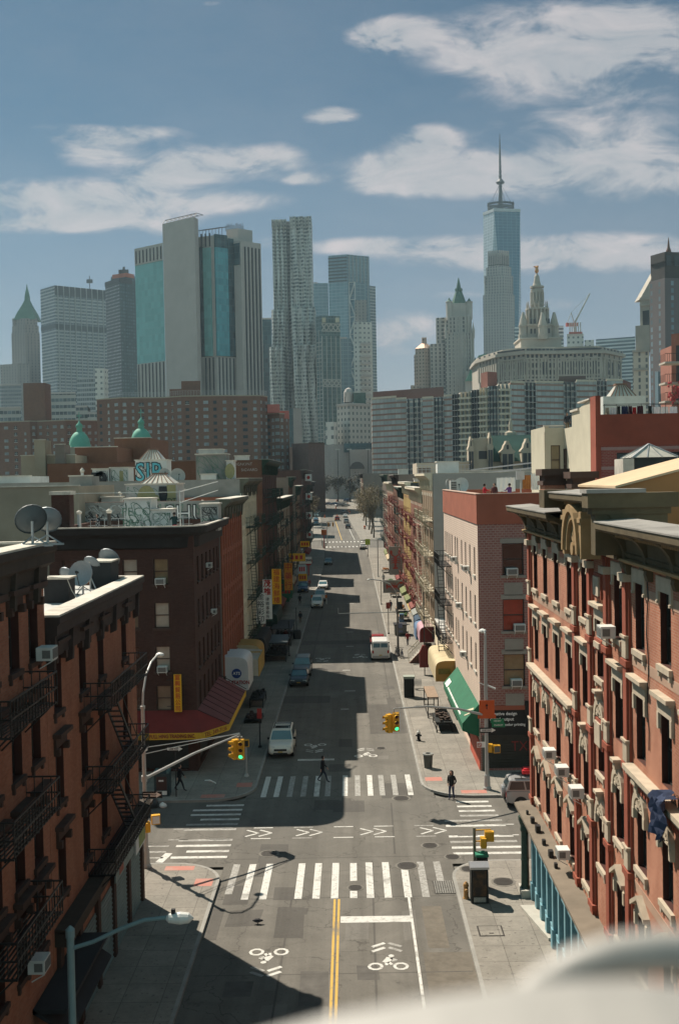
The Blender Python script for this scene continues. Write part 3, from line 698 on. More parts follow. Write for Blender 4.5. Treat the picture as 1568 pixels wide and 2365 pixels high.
dish((-10.25,34.7,18.0),.52,R(-150),'large dark dish turned away on the corner of the tallest left tenement',mat('dark mesh dish',(.07,.09,.1),.6),25,.4)
dish((-10.0,35.6,18.0),.46,R(-170),'second dish tucked behind the large dark dish on the roof corner',el=25,post=.4)
rbox=mat('tarred roof box',(.03,.032,.034),.85,.4,2)
for x0,x1,y0,y1,zt,lab in((-12.35,-11.35,43.2,44.2,16.15,'black tarred vent box with a pale lid nearest on the low silver roof'),(-11.75,-10.85,48.6,50.2,16.4,'black tarred vent box with a tilted pale lid farther along the low silver roof')):
 t=thing('roof_box',lab,'vent box',((x0+x1)/2,(y0+y1)/2,15.2));MB().box(x0,x1,y0,y1,15.2,zt).build('body',rbox,t);MB().box(x0-.06,x1+.06,y0-.06,y1+.06,zt,zt+.07).build('lid',m_cap,t)
b=MB().tube([(-10.75,42.6,15.25),(-11.2,43.1,15.7),(-11.4,43.15,16.2),(-12.2,43.3,16.25)],.02,5);tag(b.build('cable',m_cap),'frayed white cable trailing over the nearest black roof box','cable')
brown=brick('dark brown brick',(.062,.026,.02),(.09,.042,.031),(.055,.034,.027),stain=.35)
CXf,CY0,CY1,CZ=-10.75,73.5,88.0,16.9
CB=thing('corner_building','dark brown corner tenement with a red awning below and graffiti bulkheads on its white roof','building',(-15,80,0))
fx=[-19.2,-17.2,-15.1,-13.0];rows=[13.0,10.0,7.0,4.3];ops={'S':[],'E':[]};ey=[75.4,77.6,79.8,82,84.2,86.4]
for x in fx:
 for z in rows:ops['S'].append((x-.5+20.6,z,x+.5+20.6,z+1.75))
for y in ey:
 for z in rows:ops['E'].append((y-.45-CY0,z,y+.45-CY0,z+1.75))
ops['E'].append((1.2,.3,12.5,3.3));ops['S'].append((1.0,.3,4.6,3.3));ops['S'].append((5.4,.3,9.2,3.3))
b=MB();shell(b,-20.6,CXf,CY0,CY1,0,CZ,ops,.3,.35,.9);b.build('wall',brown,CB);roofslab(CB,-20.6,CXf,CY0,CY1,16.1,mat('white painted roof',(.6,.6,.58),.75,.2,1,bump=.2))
wi=0
for x in fx:
 for z in rows:
  wi+=1;p=(pane_cur if(x,z)in((-13.,10.),(-13.,7.),(-15.1,13.))else pane_ochre if z==13. and x>-18 else pane_mix)
  window(CB,(x,CY0,z),0,1.0,1.75,.25,fr_brown,p,None,'pl',brown if 0 else dkstone)
for y in ey:
 for z in rows:window(CB,(CXf,y,z),pi/2,.9,1.75,.25,fr_brown,pane_dark,None,'pl',dkstone)
b=MB();pr=[(0,CZ-1.5),(.25,CZ-1.4),(.3,CZ-.7),(.75,CZ-.45),(.85,CZ),(-.3,CZ+.02)]
profile(b,pr,(-20.6,CY0,0),(CXf-1.2,CY0,0))
for i in range(6):
 a0,a1=R(-90+15*i),R(-90+15*(i+1));cx,cy=CXf-1.2,CY0+1.2
 Q=lambda a,o,z:(cx+(1.2+o)*cos(a),cy+(1.2+o)*sin(a),z)
 for(o0,z0),(o1,z1)in zip(pr,pr[1:]):b.poly([Q(a0,o0,z0),Q(a1,o0,z0),Q(a1,o1,z1),Q(a0,o1,z1)])
profile(b,pr,(CXf,CY0+1.2,0),(CXf,CY1,0));b.build('cornice',mat('black tin cornice',(.018,.016,.015),.8,.4,2),CB)
b=MB();b.box(-20.6,CXf-1.2,CY0-.86,CY0-.6,CZ+.02,CZ+.1);b.box(CXf+.6,CXf+.86,CY0+1.2,CY1,CZ+.02,CZ+.1)
for i in range(6):
 a0,a1=R(-90+15*i),R(-90+15*(i+1));b.poly([Q(a0,.6,CZ+.1),Q(a0,.86,CZ+.1),Q(a1,.86,CZ+.1),Q(a1,.6,CZ+.1)]);b.poly([Q(a0,.86,CZ+.02),Q(a0,.86,CZ+.1),Q(a1,.86,CZ+.1),Q(a1,.86,CZ+.02)])
b.build('coping',m_cap,CB)
b=MB();b.box(-20.3,-16.2,CY0+.3,CY0+.34,.3,3.4);b.box(-15.2,-11.3,CY0+.3,CY0+.34,.3,3.4);b.box(CXf-.34,CXf-.3,74.7,86,.3,3.4);b.build('roller_shutter',mat('dark green grey shutter',(.03,.036,.033),.6),CB)
for x,z,lab in((-17.2,13,'left of the two top-floor ones on the dark brown corner building'),(-13.0,13,'right of the two top-floor ones on the dark brown corner building'),(-17.2,10,'in the dark brown corner building just above the low silver roof'),(-17.2,7.9,'left of the bright blind on the dark brown corner building'),(-13.0,7,'under the lowest bright blind on the dark brown corner building')):
 aircon((x,CY0-.1,z+.02),0,'white framed air conditioner, '+lab)
aircon((CXf+.1,79.8,13.6),pi/2,'small white box high on the street side of the dark brown corner building',.8)
aircon((CXf+.1,82,9.9),pi/2,'grey box in a middle window on the street side of the dark brown building',.8)
red=mat('red awning canvas',(.17,.022,.018),.8,.25,1.2);redt=mat('faded maroon awning canvas',(.15,.05,.05),.85,.3,1.2);yel=mat('yellow awning fringe',(.60,.36,.03),.75,.2,2)
zi,zo,o_=4.35,3.2,2.1
A0,A1,A2,A3=(-20.6,CY0-.02),(CXf+.02,CY0-.02),(CXf+.02,86.0),None
B0,B1,B1b,B2=(-20.6,CY0-1.9),(-10.2,CY0-1.9),(CXf+o_,CY0+.6),(CXf+o_,86.0)
aw=MB();aw.poly([(*A0,zi),(*A1,zi),(*B1,zo),(*B0,zo)]);aw.k=0;aw.poly([(*A1,zi),(*B1b,zo),(*B1,zo)]);aw.k=1;aw.poly([(*A1,zi),(*A2,zi),(*B2,zo),(*B1b,zo)]);aw.poly([(*A2,zi),(*B2,zo),(CXf,86.0,zo)])
AW=aw.build('awning',[red,redt],CB)
b=MB()
for i in range(1,9):y=CY0+.6+i*1.55;b.bar((CXf+.05,y,zi+.01),(CXf+o_,y,zo+.01),.05)
b.bar((*A1,zi+.02),(*B1b,zo+.02),.06);b.build('awning_ribs',mat('dark awning seam',(.07,.03,.03),.9),AW)
fr=MB()
for p,q in((B0,B1),(B1,B1b),(B1b,B2)):fr.extr([(*p,zo+.02),(*q,zo+.02),(*q,zo-.42),(*p,zo-.42)],(.02,-.02,0))
fr.build('fringe',yel,AW)
mred=mat('dark red lettering',(.25,.05,.03),.7)
text('FULL HING TRADING INC.',.36,mt=mred,parent=CB,loc=(-12.15,CY0-1.95,zo-.2),rot=S_,sx_=.72,bold=.008)
text('TEL: 349-7136',.4,mt=mred,parent=CB,loc=((B1[0]+B1b[0])/2+.03,(B1[1]+B1b[1])/2-.03,zo-.2),rot=(pi/2,0,math.atan2(B1b[1]-B1[1],B1b[0]-B1[0])))
def vsign(lab,x,y,w,h,zb,face,bg,fg,chars,t=.16,cat='sign',grp=None,s=None):
 t_=thing('shop_sign',lab,cat,(x,y,zb),grp)
 MB().box(x-w/2,x+w/2,y-t/2,y+t/2,zb,zb+h).build('board',bg,t_)
 b=MB();b.bar((x-w/2-.5,y,zb+h*.85),(x-w/2,y,zb+h*.85),.04);b.bar((x-w/2-.5,y,zb+h*.15),(x-w/2,y,zb+h*.15),.04);b.build('bracket',m_black,t_)
 n=len(chars);st=h/n
 for i,c in enumerate(chars):
  if c!=' ':text(c,(s or min(w*.95,st*.95)),mt=fg,parent=t_,loc=(x,y-t/2-.012,zb+h-(i+.5)*st),rot=S_)
 return t_
ys_=mat('yellow sign',(.72,.40,.015),.6,.08,2);rs_=mat('red sign ink',(.45,.03,.02),.6);ws_=mat('white sign',(.75,.73,.68),.6,.06,2);bk_=mat('black sign ink',(.015,.015,.015),.6)
vsign('narrow vertical yellow sign with red characters on the dark brown corner building',-11.95,CY0-.5,.5,2.55,4.35,'S',ys_,rs_,'富興貿易公司')
grey_b=brick('grey mauve banded brick',(.25,.10,.088),(.30,.135,.115),(.33,.235,.2),.3,.16,.15,.028)
pink_b=brick('cream painted brick',(.62,.50,.41),(.66,.54,.45),(.48,.36,.29),.3,.16,.2,.022)
redp=mat('terracotta stucco',(.31,.10,.06),.85,.28,.7);lt=mat('limestone lintel',(.27,.25,.215),.85,.15,2)
JX,JY0,JY1,JZ=8.42,72.4,98.7,18.75
JB=thing('corner_building','grey pink brick corner block with terracotta parapet and green awning at the far right corner','building',(12,85,0))
ops={'S':[],'W':[]};jz=[13.3,9.55,5.85];jy=[74.4,77.3,80.2,83.0,86.3,88.1,91.0,93.0,95.0,96.9]
for x in(10.75,14.6):
 for z in jz:ops['S'].append((x-.72-JX,z,x+.72-JX,z+2.15))
for y in jy:
 for z in(13.2,9.9,6.6):ops['W'].append((y-.4-JY0,z,y+.4-JY0,z+1.9))
ops['S'].append((.5,.3,7.6,4.2));ops['W'].append((3,.3,24,3.2))
b=MB();JW=MB();shell(b,JX,JX+8.5,JY0,JY1,0,16.75,{'S':ops['S'],'N':[]},.28);b2=MB()
b=MB();b.facade((JX,JY0,0),(1,0,0),(0,-1,0),8.5,16.75,ops['S'],.28);b.poly([(JX+8.5,JY0,0),(JX+8.5,JY1,0),(JX+8.5,JY1,16.75),(JX+8.5,JY0,16.75)]);b.poly([(JX,JY1,0),(JX+8.5,JY1,0),(JX+8.5,JY1,16.75),(JX,JY1,16.75)]);b.build('wall',grey_b,JB)
b=MB();b.facade((JX,JY0,0),(0,1,0),(-1,0,0),JY1-JY0,16.75,ops['W'],.28);b.build('street_wall',pink_b,JB)
b=MB();shell(b,JX-.06,JX+8.56,JY0-.06,JY1+.06,16.75,JZ,{},.1,.35,1.1);b.build('parapet',redp,JB);roofslab(JB,JX,JX+8.5,JY0,JY1,JZ-1.1,m_roof)
b=MB();b.box(JX-.1,JX+.3,JY0-.1,JY1,JZ+.003,JZ+.06);b.box(JX+.3,JX+8.5,JY0-.1,JY0+.28,JZ+.003,JZ+.06);b.build('coping',mat('pinkish coping',(.5,.35,.28),.8),JB)
for x in(10.75,14.6):
 for i,z in enumerate(jz):
  w_=window(JB,(x,JY0,z),0,1.44,2.15,.26,fr_dark,(pane_mix,pane_red,pane_ochre)[i]if x<12 else pane_mix,'flat','pl',lt)
  b=MB().box(x-.62,x+.62,JY0-.05,JY0+.02,z-1.35,z-.5);b.build('stone_panel',lt,JB)
  aircon((x+(-.1,.35,.1)[i],JY0-.02,z+.04),0,'air conditioner below the %s of the grey pink corner block'%('top floor window pane','red curtain','ochre blind')[i],1.1)if x<12 else None
for y in jy:
 for z in(13.2,9.9,6.6):window(JB,(JX,y,z),-pi/2,.8,1.9,.26,fr_brown,pane_dark,None,'pl',stone2)
for y,z,k in((83,9.9,'middle row'),(86.3,13.2,'top'),(80.2,6.6,'lowest'),(77.3,13.2,'highest and nearest')):aircon((JX-.15,y,z+.02),-pi/2,'small air conditioner on the cream street side of the corner block, %s one'%k,.85)
for z in(12.4,9.1,5.9):fire_escape(JB,(JX,94.3,z),-pi/2,5.4,m_black,3.3)
b=MB().box(JX+.003,JX+8,JY0-.06,JY0+.02,4.25,4.55);b.build('sign_band',redp,JB)
b=MB()
blk=mat('black shop front',(.012,.014,.013),.6);b.box(JX+.4,JX+8,JY0-.04,JY0+.08,2.55,4.25);b.box(JX+3.0,JX+8,JY0-.1,JY0-.04,2.6,4.85);b.build('shop_front',blk,JB)
b=MB()
for k in range(13):b.box(JX+.5,JX+8,JY0+.05,JY0+.12,.16+k*.185,.3+k*.185)
for k in range(13):b.box(JX+.5,JX+8,JY0+.09,JY0+.13,.3+k*.185,.345+k*.185)
b.build('roller_shutter',mat('dark ribbed shutter',(.03,.032,.026),.5,.3,3),JB)
wl_=mat('white lettering',(.75,.75,.72),.6)
for i,(s_,sz,dx)in enumerate((('creative design',.3,0),('digital output',.3,-.02),('high res color printing',.25,.12))):text(s_,sz,mt=wl_,parent=JB,loc=(JX+.66+dx,JY0-.055,4.0-i*.37),rot=S_,align='LEFT',bold=.006)
text('M',.46,mt=wl_,parent=JB,loc=(JX+4.35,JY0-.115,2.85),rot=S_,bold=.02)
text('TXERE',.95,mt=mat('red spray paint',(.28,.04,.035),.7),parent=JB,loc=(JX+3.3,JY0+.035,1.75),rot=S_,bold=-.012,sx_=.9)
b=MB().box(JX+.1,JX+.5,JY0-.05,JY0+.1,.15,2.55);b.build('corner_pier',mat('grey pier',(.1,.1,.085),.8),JB)
b=MB();b.box(JX-.06,JX-.003,JY0+.1,JY0+6,.15,2.1);b.build('red_wall_board',mat('red board',(.42,.09,.055),.75,.2),JB)
gr=mat('green awning canvas',(.018,.125,.066),.75,.25,1.2)
b=MB();y0,y1=72.9,87.6;o_=1.15;zt,zb=4.55,3.25
b.poly([(JX-.02,y0,zt),(JX-.02,y1,zt),(JX-o_,y1,zb),(JX-o_,y0,zb)]);b.poly([(JX-.02,y0,zt),(JX-o_,y0,zb),(JX-o_,y0,zb-.5),(JX-.02,y0,zb-.9)]);b.poly([(JX-.02,y1,zt),(JX-o_,y1,zb),(JX-o_,y1,zb-.5),(JX-.02,y1,zb-.5)])
b.poly([(JX-o_,y0,zb),(JX-o_,y1,zb),(JX-o_,y1,zb-.5),(JX-o_,y0,zb-.5)]);JA=b.build('awning',gr,JB)
n_=V((-(zt-zb),0,o_)).normalized()
def onaw(y,f):return(JX-.02-(o_-.02)*f-.02,y,zt-(zt-zb)*f+.02)
b=MB();b.poly([onaw(73.3,.25),onaw(74.5,.55),onaw(74.2,.6),onaw(73.0,.3)]);b.poly([onaw(73.3,.5),onaw(74.1,.75),onaw(73.9,.78),onaw(73.1,.53)]);b.build('awning_stripes',mat('cream stripe',(.55,.5,.35),.8),JA)
cream=mat('cream painted render',(.47,.43,.33),.88,.14,.8,big=.3);ban=brick('banded red brick',(.25,.05,.04),(.29,.07,.055),(.3,.2,.17),.26,.11,.15,.014,(1.35,(.36,.25,.23)))
WB=thing('apartment_block','cream walled block with red brick front, red parapet and laundry on its roof','building',(24,80,0))
wx=[19.0,22.1,25.3,28.5];ops=[(x-.75-17,15.4,x+.75-17,18.6)for x in wx]+[(x-.75-17,19.0-.0,x+.75-17,21.4)for x in wx[:0]]
ops=[(x-.62-17,18.85,x+.62-17,21.4)for x in wx]+[(x-.62-17,15.2,x+.62-17,17.7)for x in wx]
b=MB();b.facade((17,75,0),(1,0,0),(0,-1,0),16,21.9,ops,.25);b.build('wall',ban,WB)
for x in wx:
 for z in(18.85,15.2):window(WB,(x,75,z),0,1.24,2.55,.24,fr_dark,pane_mix,None,None)
b=MB();b.box(17.0,33,74.9,75.25,21.9,24.05);b.box(16.93,17.28,74.92,76.6,14,25.35);b.build('parapet',mat('brick red parapet',(.25,.065,.04),.85,.28,.7),WB)
b=MB();b.box(17,33,75.25,86.4,10,22.9);b.extr([(16.99,76.6,10),(16.99,86.4,10),(16.99,86.4,23.6),(16.99,83.2,23.6),(16.99,83.2,24.6),(16.99,76.6,25.2)],(.3,0,0));b.build('side_wall',cream,WB)
ops=[(.5,17.6,1.35,20.8)]
b=MB();b.facade((15.5,86.4,8),(1,0,0),(0,-1,0),1.49,15.7,[(.45,12,1.2,14.3),(.45,9,1.2,11)],.2);b.box(15.5,33,86.65,93,8,23.4);b.box(15.5,15.8,86.4,93,23.4,23.8);b.build('rear_wing',cream,WB)
for z in(20,17):window(WB,(16.32,86.4,z),0,.75,2.3 if z>18 else 2.,.2,fr_brown,pane_ochre)
window(WB,(16.99,85.6,19.6),-pi/2,.75,2.4,-.04,fr_brown,pane_dark)
b=MB().box(16.85,17.3,76.6,80.5,25.2,25.3).box(16.85,17.4,80.5,83.3,24.7,24.85);b.box(15.4,17,86.3,86.6,23.8,23.9);b.build('coping',m_cap,WB)
text('GOHUIDER',1.3,mt=mat('pale spray paint',(.62,.62,.64),.7),parent=WB,loc=(16.965,79.4,17.85),rot=W_,bold=.03,sx_=.8)
m_fe_cream=mat('cream painted iron',(.42,.37,.27),.6,.25,3);m_fe_red=mat('red painted iron',(.20,.05,.04),.6,.25,3);m_fe_grn=mat('dark green painted iron',(.02,.045,.035),.6,.25,3)
def tenement(lab,side,Y0,Y1,z,wall,ncol,trim,cor,fe=None,fey=None,deep=16,floors=5,g=0,X=None,pil=None,shop=None,end=None,lint='flat',ww=.9,feL=4.6,cat='building',roofm=None,gf=4.0,cd=1.4):
 X=(8.45 if side>0 else-10.65)if X is None else X
 n='W' if side>0 else 'E';x0,x1=(X,X+deep)if side>0 else(X-deep,X)
 t=thing('tenement_building',lab,'building',(X,(Y0+Y1)/2,g));L=Y1-Y0;ops=[];fh=(z-1.7-g-gf)/(floors-1);pts=[]
 for c in range(ncol):
  y=L*(c+.5)/ncol
  for f in range(floors-1):
   zb=gf+f*fh+.75;ops.append((y-ww/2,zb,y+ww/2,zb+fh*.6));pts.append((Y0+y,g+zb,fh*.6))
 ops.append((.4,.25,L-.4,gf-.9))
 ops_e=[]
 for k in range(3):
  for f in range(floors-2):ops_e.append((2.5+k*4.2,gf+(f+1)*fh+.8,3.3+k*4.2,gf+(f+1)*fh+2.3))
 b=MB();shell(b,x0,x1,Y0,Y1,g-.3,z,{n:[(a,q+.3,c_,d+.3)for a,q,c_,d in ops]},.26,.3,.8);b.build('wall',[wall],t)
 if end:
  b=MB().box(x0+.05,x1-.02,Y0-.03,Y0+.01,g,z-.02);b.build('end_wall',end,t)
 roofslab(t,x0,x1,Y0,Y1,z-.75,roofm or m_roof);rz=-pi/2 if side>0 else pi/2
 for y,zb,h in pts:window(t,(X,y,zb),rz,ww,h,.22,fr_dark,pane_mix if rnd()<.35 else pane_dark,lint,'pl',trim)
 b=MB();out=.85;s=side;a,c=((X,Y1,0),(X,Y0,0))if s>0 else((X,Y0,0),(X,Y1,0))
 profile(b,[(0,z-cd),(.12,z-cd+.06),(.16,z-.7),(.4,z-.55),(out,z-.2),(out,z+.03),(-.35,z+.05)],a,c)
 k=max(3,int(L/2.2))
 for i in range(k+1):
  y=Y0+.15+(L-.3)*i/k;b.extr([(X-s*q,y-.1,zz)for q,zz in((0,z-cd-.5),(.22,z-cd-.3),(.3,z-.75),(out-.12,z-.25),(0,z-.2))],(0,.2,0))
 b.build('cornice',cor,t)
 e=X+s*.35;MB().box(min(X-s*(out+.02),e),max(X-s*(out+.02),e),Y0,Y1,z+.05,z+.1).build('coping',m_cap,t)
 if pil:
  b=MB();w=L/ncol
  for i in range(ncol+1):y=Y0+.12+(L-.24)*i/ncol;b.box(min(X,X-s*.12),max(X,X-s*.12),y-.16,y+.16,g+gf,z-cd)
  b.build('pilaster',pil,t)
 b=MB()
 for f in range(floors-1):zz=g+gf+f*fh+.3;b.box(min(X+s*.02,X-s*.07),max(X+s*.02,X-s*.07),Y0+.02,Y1-.02,zz,zz+.22)
 b.build('belt_course',trim,t)
 if fe:
  for yy in(fey or[(Y0+Y1)/2]):
   for f in range(floors-1):fire_escape(t,(X-s*.0,yy,g+gf+f*fh+.45),rz,feL,fe,fh,f>0)
 b=MB();b.box(min(X+s*.3,X+s*.2),max(X+s*.3,X+s*.2),Y0+.4,Y1-.4,g+.1,g+gf-.9);b.build('shop_window',pane_dark,t)
 b=MB();b.box(min(X+s*.05,X-s*.18),max(X+s*.05,X-s*.18),Y0+.1,Y1-.1,g+gf-.85,g+gf-.05)
 b.build('shop_sign_band',shop or mat('dark shop fascia',(.05,.045,.04),.7,.4,1),t)
 if shop:
  b=MB();o1=.9
  b.extr([(X-s*.02,Y0+.4,g+gf-.1),(X-s*o1,Y0+.4,g+gf-1.1),(X-s*o1,Y0+.4,g+gf-1.3),(X-s*.02,Y0+.4,g+gf-1.3)],(0,(Y1-Y0)-.8,0));b.build('awning',shop,t)
 return t
b_rust=brick('orange red brick',(.30,.085,.045),(.36,.11,.06),(.24,.12,.08),stain=.3);b_dk=brick('dark plum brick',(.10,.05,.04),(.13,.065,.05),(.09,.06,.05),stain=.3)
b_tan=brick('tan brick',(.30,.22,.14),(.34,.25,.17),(.26,.2,.15),stain=.3);b_gr=brick('grey brown brick',(.19,.15,.12),(.22,.175,.14),(.17,.14,.12),stain=.35)
b_brn=brick('plain brown brick',(.165,.075,.045),(.195,.09,.055),(.15,.09,.065),stain=.25);b_red=brick('weathered red brick',(.30,.125,.085),(.36,.155,.105),(.3,.2,.155),stain=.35)
cr=mat('cream stone trim',(.48,.43,.34),.85,.2,2);dg=mat('dark green cornice',(.025,.05,.035),.75,.4,2);gdc=mat('grey green patched cornice',(.1,.1,.075),.8,.5,1.5);ivory=mat('ivory paint',(.68,.6,.45),.8,.2,2)
greyr=mat('grey rendered end wall',(.36,.35,.32),.9,.12,.7);taupe=mat('taupe rendered end wall',(.20,.165,.14),.9,.2,.5);tanr=mat('tan stained render',(.29,.25,.19),.92,.25,.35,big=.25)
gw=mat('grey graffiti wall',(.24,.235,.215),.9,.3,.8)
TD=tenement('narrow orange red tenement with closely set piers, next to the dark brown corner building',-1,88,104.3,18.4,b_rust,9,mat('rust stone',(.28,.09,.05),.85,.3,2),gdc,None,floors=5,pil=b_rust,end=gw,ww=.8,deep=26)
TE=tenement('tan tenement with cream piers and black fire escapes on the shaded side of the street',-1,104.5,121,20.1,b_tan,10,ivory,gdc,m_fe_grn,[110.5,118.8],pil=ivory,ww=.9,end=gw,deep=26)
TF=tenement('tallest dark plum tenement with green fire escapes on the shaded side',-1,131,156,22.4,b_dk,7,dkstone,dg,m_fe_grn,[136,143,151],end=b_brn,feL=6,deep=26,floors=6,shop=mat('dull green awning',(.02,.06,.04),.8))
TG=tenement('brown tenement with white window stacks behind the tallest plum one',-1,156,186,17.2,b_brn,7,cr,dg,m_fe_grn,[163,176],end=b_gr,pil=cr)
TH=tenement('narrow grey brown tenement far down the shaded row',-1,186,197,20.3,b_gr,3,dkstone,dg,m_fe_grn,[191],pil=b_brn,end=b_gr,floors=6)
TH2=tenement('tan tenement between two low shops far down the shaded row',-1,210,226,18.6,b_tan,5,dkstone,dg,m_fe_grn,[218],end=b_gr,floors=6)
for y0,y1,lab in((121.1,130.9,'low shop squeezed in the first gap of the shaded row'),(197.1,209.9,'low shop in the second gap of the shaded row'),(226.1,237.9,'low shop in the widest gap of the shaded row')):
 t=thing('low_shop',lab,'shop',(-14,(y0+y1)/2,0));MB().box(-22,-10.65,y0,y1,0,4.6).build('wall',b_brn,t);MB().box(-10.65,-10.5,y0+.1,y1-.1,2.9,4.3).build('fascia',ivory,t);MB().box(-22,-10.6,y0-.03,y1+.03,4.6,4.7).build('roof',m_roof,t)
TI=tenement('last plum brown tenement before the far crossing on the shaded side',-1,238,286,21.9,b_dk,10,dkstone,rcor,m_fe_grn,[247,262,275],floors=6,g=.3)
K0=tenement('tan tenement hung with cream fire escapes behind the pale grey end wall',1,112,129,20.3,b_tan,6,cr,ivory,m_fe_cream,[115.4,123.5],end=greyr,feL=6.2)
K1=tenement('red brick tenement with cream trim and rust red fire escapes on the sunny side',1,129,153,18.6,b_red,8,cr,ivory,m_fe_red,[134,146],feL=6)
K2=tenement('yellow fronted tenement with a dark corrugated end wall on the sunny side',1,153,174,19.2,mat('yellow painted brick',(.45,.32,.12),.85,.2,1),6,b_red,ivory,m_fe_red,[157,168],end=mat('dark corrugated sheet',(.045,.055,.05),.6),roofm=m_cap)
K3=tenement('weathered red tenement with black fire escapes on the sunny side',1,174,192,18.3,b_red,6,cr,dg,m_fe_grn,[183],feL=7)
K4=tenement('brown tenement with a tall taupe end wall on the sunny side',1,192,216,20.4,b_brn,7,dkstone,rcor,m_fe_red,[198,209],end=taupe,feL=6)
K5=tenement('brick tenement with cream quoins farther along the sunny side',1,216,250,18.9,b_red,9,cr,ivory,m_fe_red,[224,240],feL=6)
K6=tenement('last tenement before the far crossing on the sunny side, with a taupe end wall',1,250,286,20.6,b_gr,9,cr,dg,m_fe_grn,[260,275],end=taupe,g=.5)
for s,Y0,Y1,z,w,lab in((-1,330,342,14,b_gr,'grey brown block just beyond the far crossing on the left'),(-1,384,396,12.5,b_brn,'brown block second beyond the far crossing on the left'),(-1,440,500,15,b_dk,'plum block third beyond the far crossing on the left'),(1,425,460,18.2,b_brn,'brown block with a grey end wall behind the bare trees on the right'),(1,462,520,17.6,b_gr,'grey block ending the right side of the street')):
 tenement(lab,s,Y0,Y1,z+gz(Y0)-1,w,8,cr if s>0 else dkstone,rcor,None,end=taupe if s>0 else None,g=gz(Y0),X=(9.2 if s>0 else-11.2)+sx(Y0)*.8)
MB_=MB
t=thing('low_shop','single storey shop in the gap between the corner block and the grey end wall','shop',(13,105,0));MB().box(8.5,20,98.9,111.9,0,5.2).build('wall',b_gr,t);MB().box(8.4,8.5,99.2,111.5,2.9,4.6).build('fascia',ivory,t);MB().box(8.44,8.49,99.5,111.2,.3,2.9).build('shop_window',pane_dark,t)
MB().box(8.44,20,98.85,111.95,5.2,5.3).build('roof',m_roof,t)
def barrel(par,X,s,y0,y1,zt,r,m,me=None,dr=.7):
 b=MB();n=10;hh=r*.62;QF=lambda a:(X-s*r*max(0,sin(a))**.4,zt-hh*(1-max(0,cos(a))**.5))
 for i in range(n):
  a0,a1=pi/2*i/n,pi/2*(i+1)/n
  p=[QF(a)for a in(a0,a1)]
  b.poly([(p[0][0],y0,p[0][1]),(p[1][0],y0,p[1][1]),(p[1][0],y1,p[1][1]),(p[0][0],y1,p[0][1])])
 pr=[QF(pi/2*i/n)for i in range(n+1)]
 low=zt-hh-dr;b.poly([(X-s*r,y0,low),(X-s*r,y1,low),(X-s*r,y1,low+dr),(X-s*r,y0,low+dr)]);b.k=1
 for y in(y0,y1):b.poly([(q[0],y,q[1])for q in pr]+[(X-s*r,y,low),(X,y,low)])
 return b.build('awning',[m,me or m],par)
ycan=mat('yellow cream canvas',(.48,.40,.25),.85,.25,1.2);ocan=mat('ochre canvas',(.36,.2,.05),.85);pcan=mat('mauve canvas',(.42,.26,.30),.8);mcan=mat('maroon canvas',(.16,.03,.025),.85);bcan=mat('blue canvas',(.1,.17,.28),.8);dbl=mat('dark blue canvas',(.03,.06,.1),.85)
barrel(JB,8.42,1,89.5,98.2,4.7,1.65,ycan,ocan);barrel(K0,8.45,1,113,118,4.3,1.5,pcan,mcan);barrel(K0,8.45,1,119.5,123.5,3.6,1.5,bcan,bcan);barrel(K0,8.45,1,124,128,3.7,1.3,dbl,dbl)
text('HAIR BEAUTY',.34,mt=mat('ochre lettering',(.25,.14,.03),.8),parent=JB,loc=(7.3,89.47,3.75),rot=S_)if 0 else None
o=MB().box(7.0,8.0,89.42,89.48,3.6,4.05).build('sign_panel',mat('dark olive panel',(.16,.13,.03),.8,.5,6),JB)
b=MB()
y=75.2
while y<84.6:
 w=ru(.22,.4);a,c=onaw(y,.86),onaw(y+w,.86);e,f=onaw(y+w,.93),onaw(y,.93);b.poly([a,c,e,f]);y+=w+ru(.04,.12)
b.build('awning_lettering',wl_,JA)
for y in(85.2,86.1):
 b=MB();b.poly([onaw(y,.62),onaw(y+.8,.62),onaw(y+.8,.78),onaw(y,.78)]);b.poly([onaw(y,.78),onaw(y+.8,.78),onaw(y+.8,.95),onaw(y,.95)]);b.build('awning_lettering',wl_,JA)
wcan=mat('white awning vinyl',(.55,.56,.56),.6,.1,2);
AWN=barrel(TD,-10.65,-1,88.3,92.6,5.5,2.0,wcan,wcan,1.5)
text('BUS STATION',.42,mt=mat('red lettering',(.3,.03,.025),.6),parent=TD,loc=(-9.65,88.27,3.4),rot=S_,bold=.012,sx_=.85)
b=MB();b.lathe((-9.6,88.28,4.15),[(.4,0),(.4,.02)],20,'y');b.build('emblem',mat('blue emblem',(.02,.05,.2),.6),AWN);text('ATS',.34,mt=wl_,parent=TD,loc=(-9.6,88.26,4.15),rot=S_,bold=.006)
b=MB().extr([(-10.6,92.8,4.7),(-8.2,92.8,4.5),(-8.2,92.8,3.1),(-10.6,92.8,3.1)],(0,5.4,0));b.build('awning',mat('beige awning vinyl',(.42,.39,.32),.7,.15,2),TD)
b=MB().box(-10.5,-8.2,95.3,95.6,4.72,4.8).box(-8.22,-8.16,92.8,98.2,3.05,4.6);b.build('awning_trim',mat('ochre edging',(.4,.26,.06),.8),TD)
barrel(TD,-10.65,-1,98.6,102.5,4.9,2.2,ocan,ycan,1.0)
barrel(TE,-10.65,-1,112,120.5,3.6,1.5,mat('black canvas',(.02,.022,.022),.8));barrel(TF,-10.65,-1,132,142,3.6,1.4,mat('deep green canvas',(.015,.04,.03),.8));barrel(TG,-10.65,-1,158,172,3.6,1.4,mat('forest canvas',(.015,.08,.04),.8))
vsign('white vertical sign with black characters only, nearer of the pair over the shaded pavement',-9.55,112.5,.95,3.2,5.0,'S',ws_,bk_,'金裕彩印')
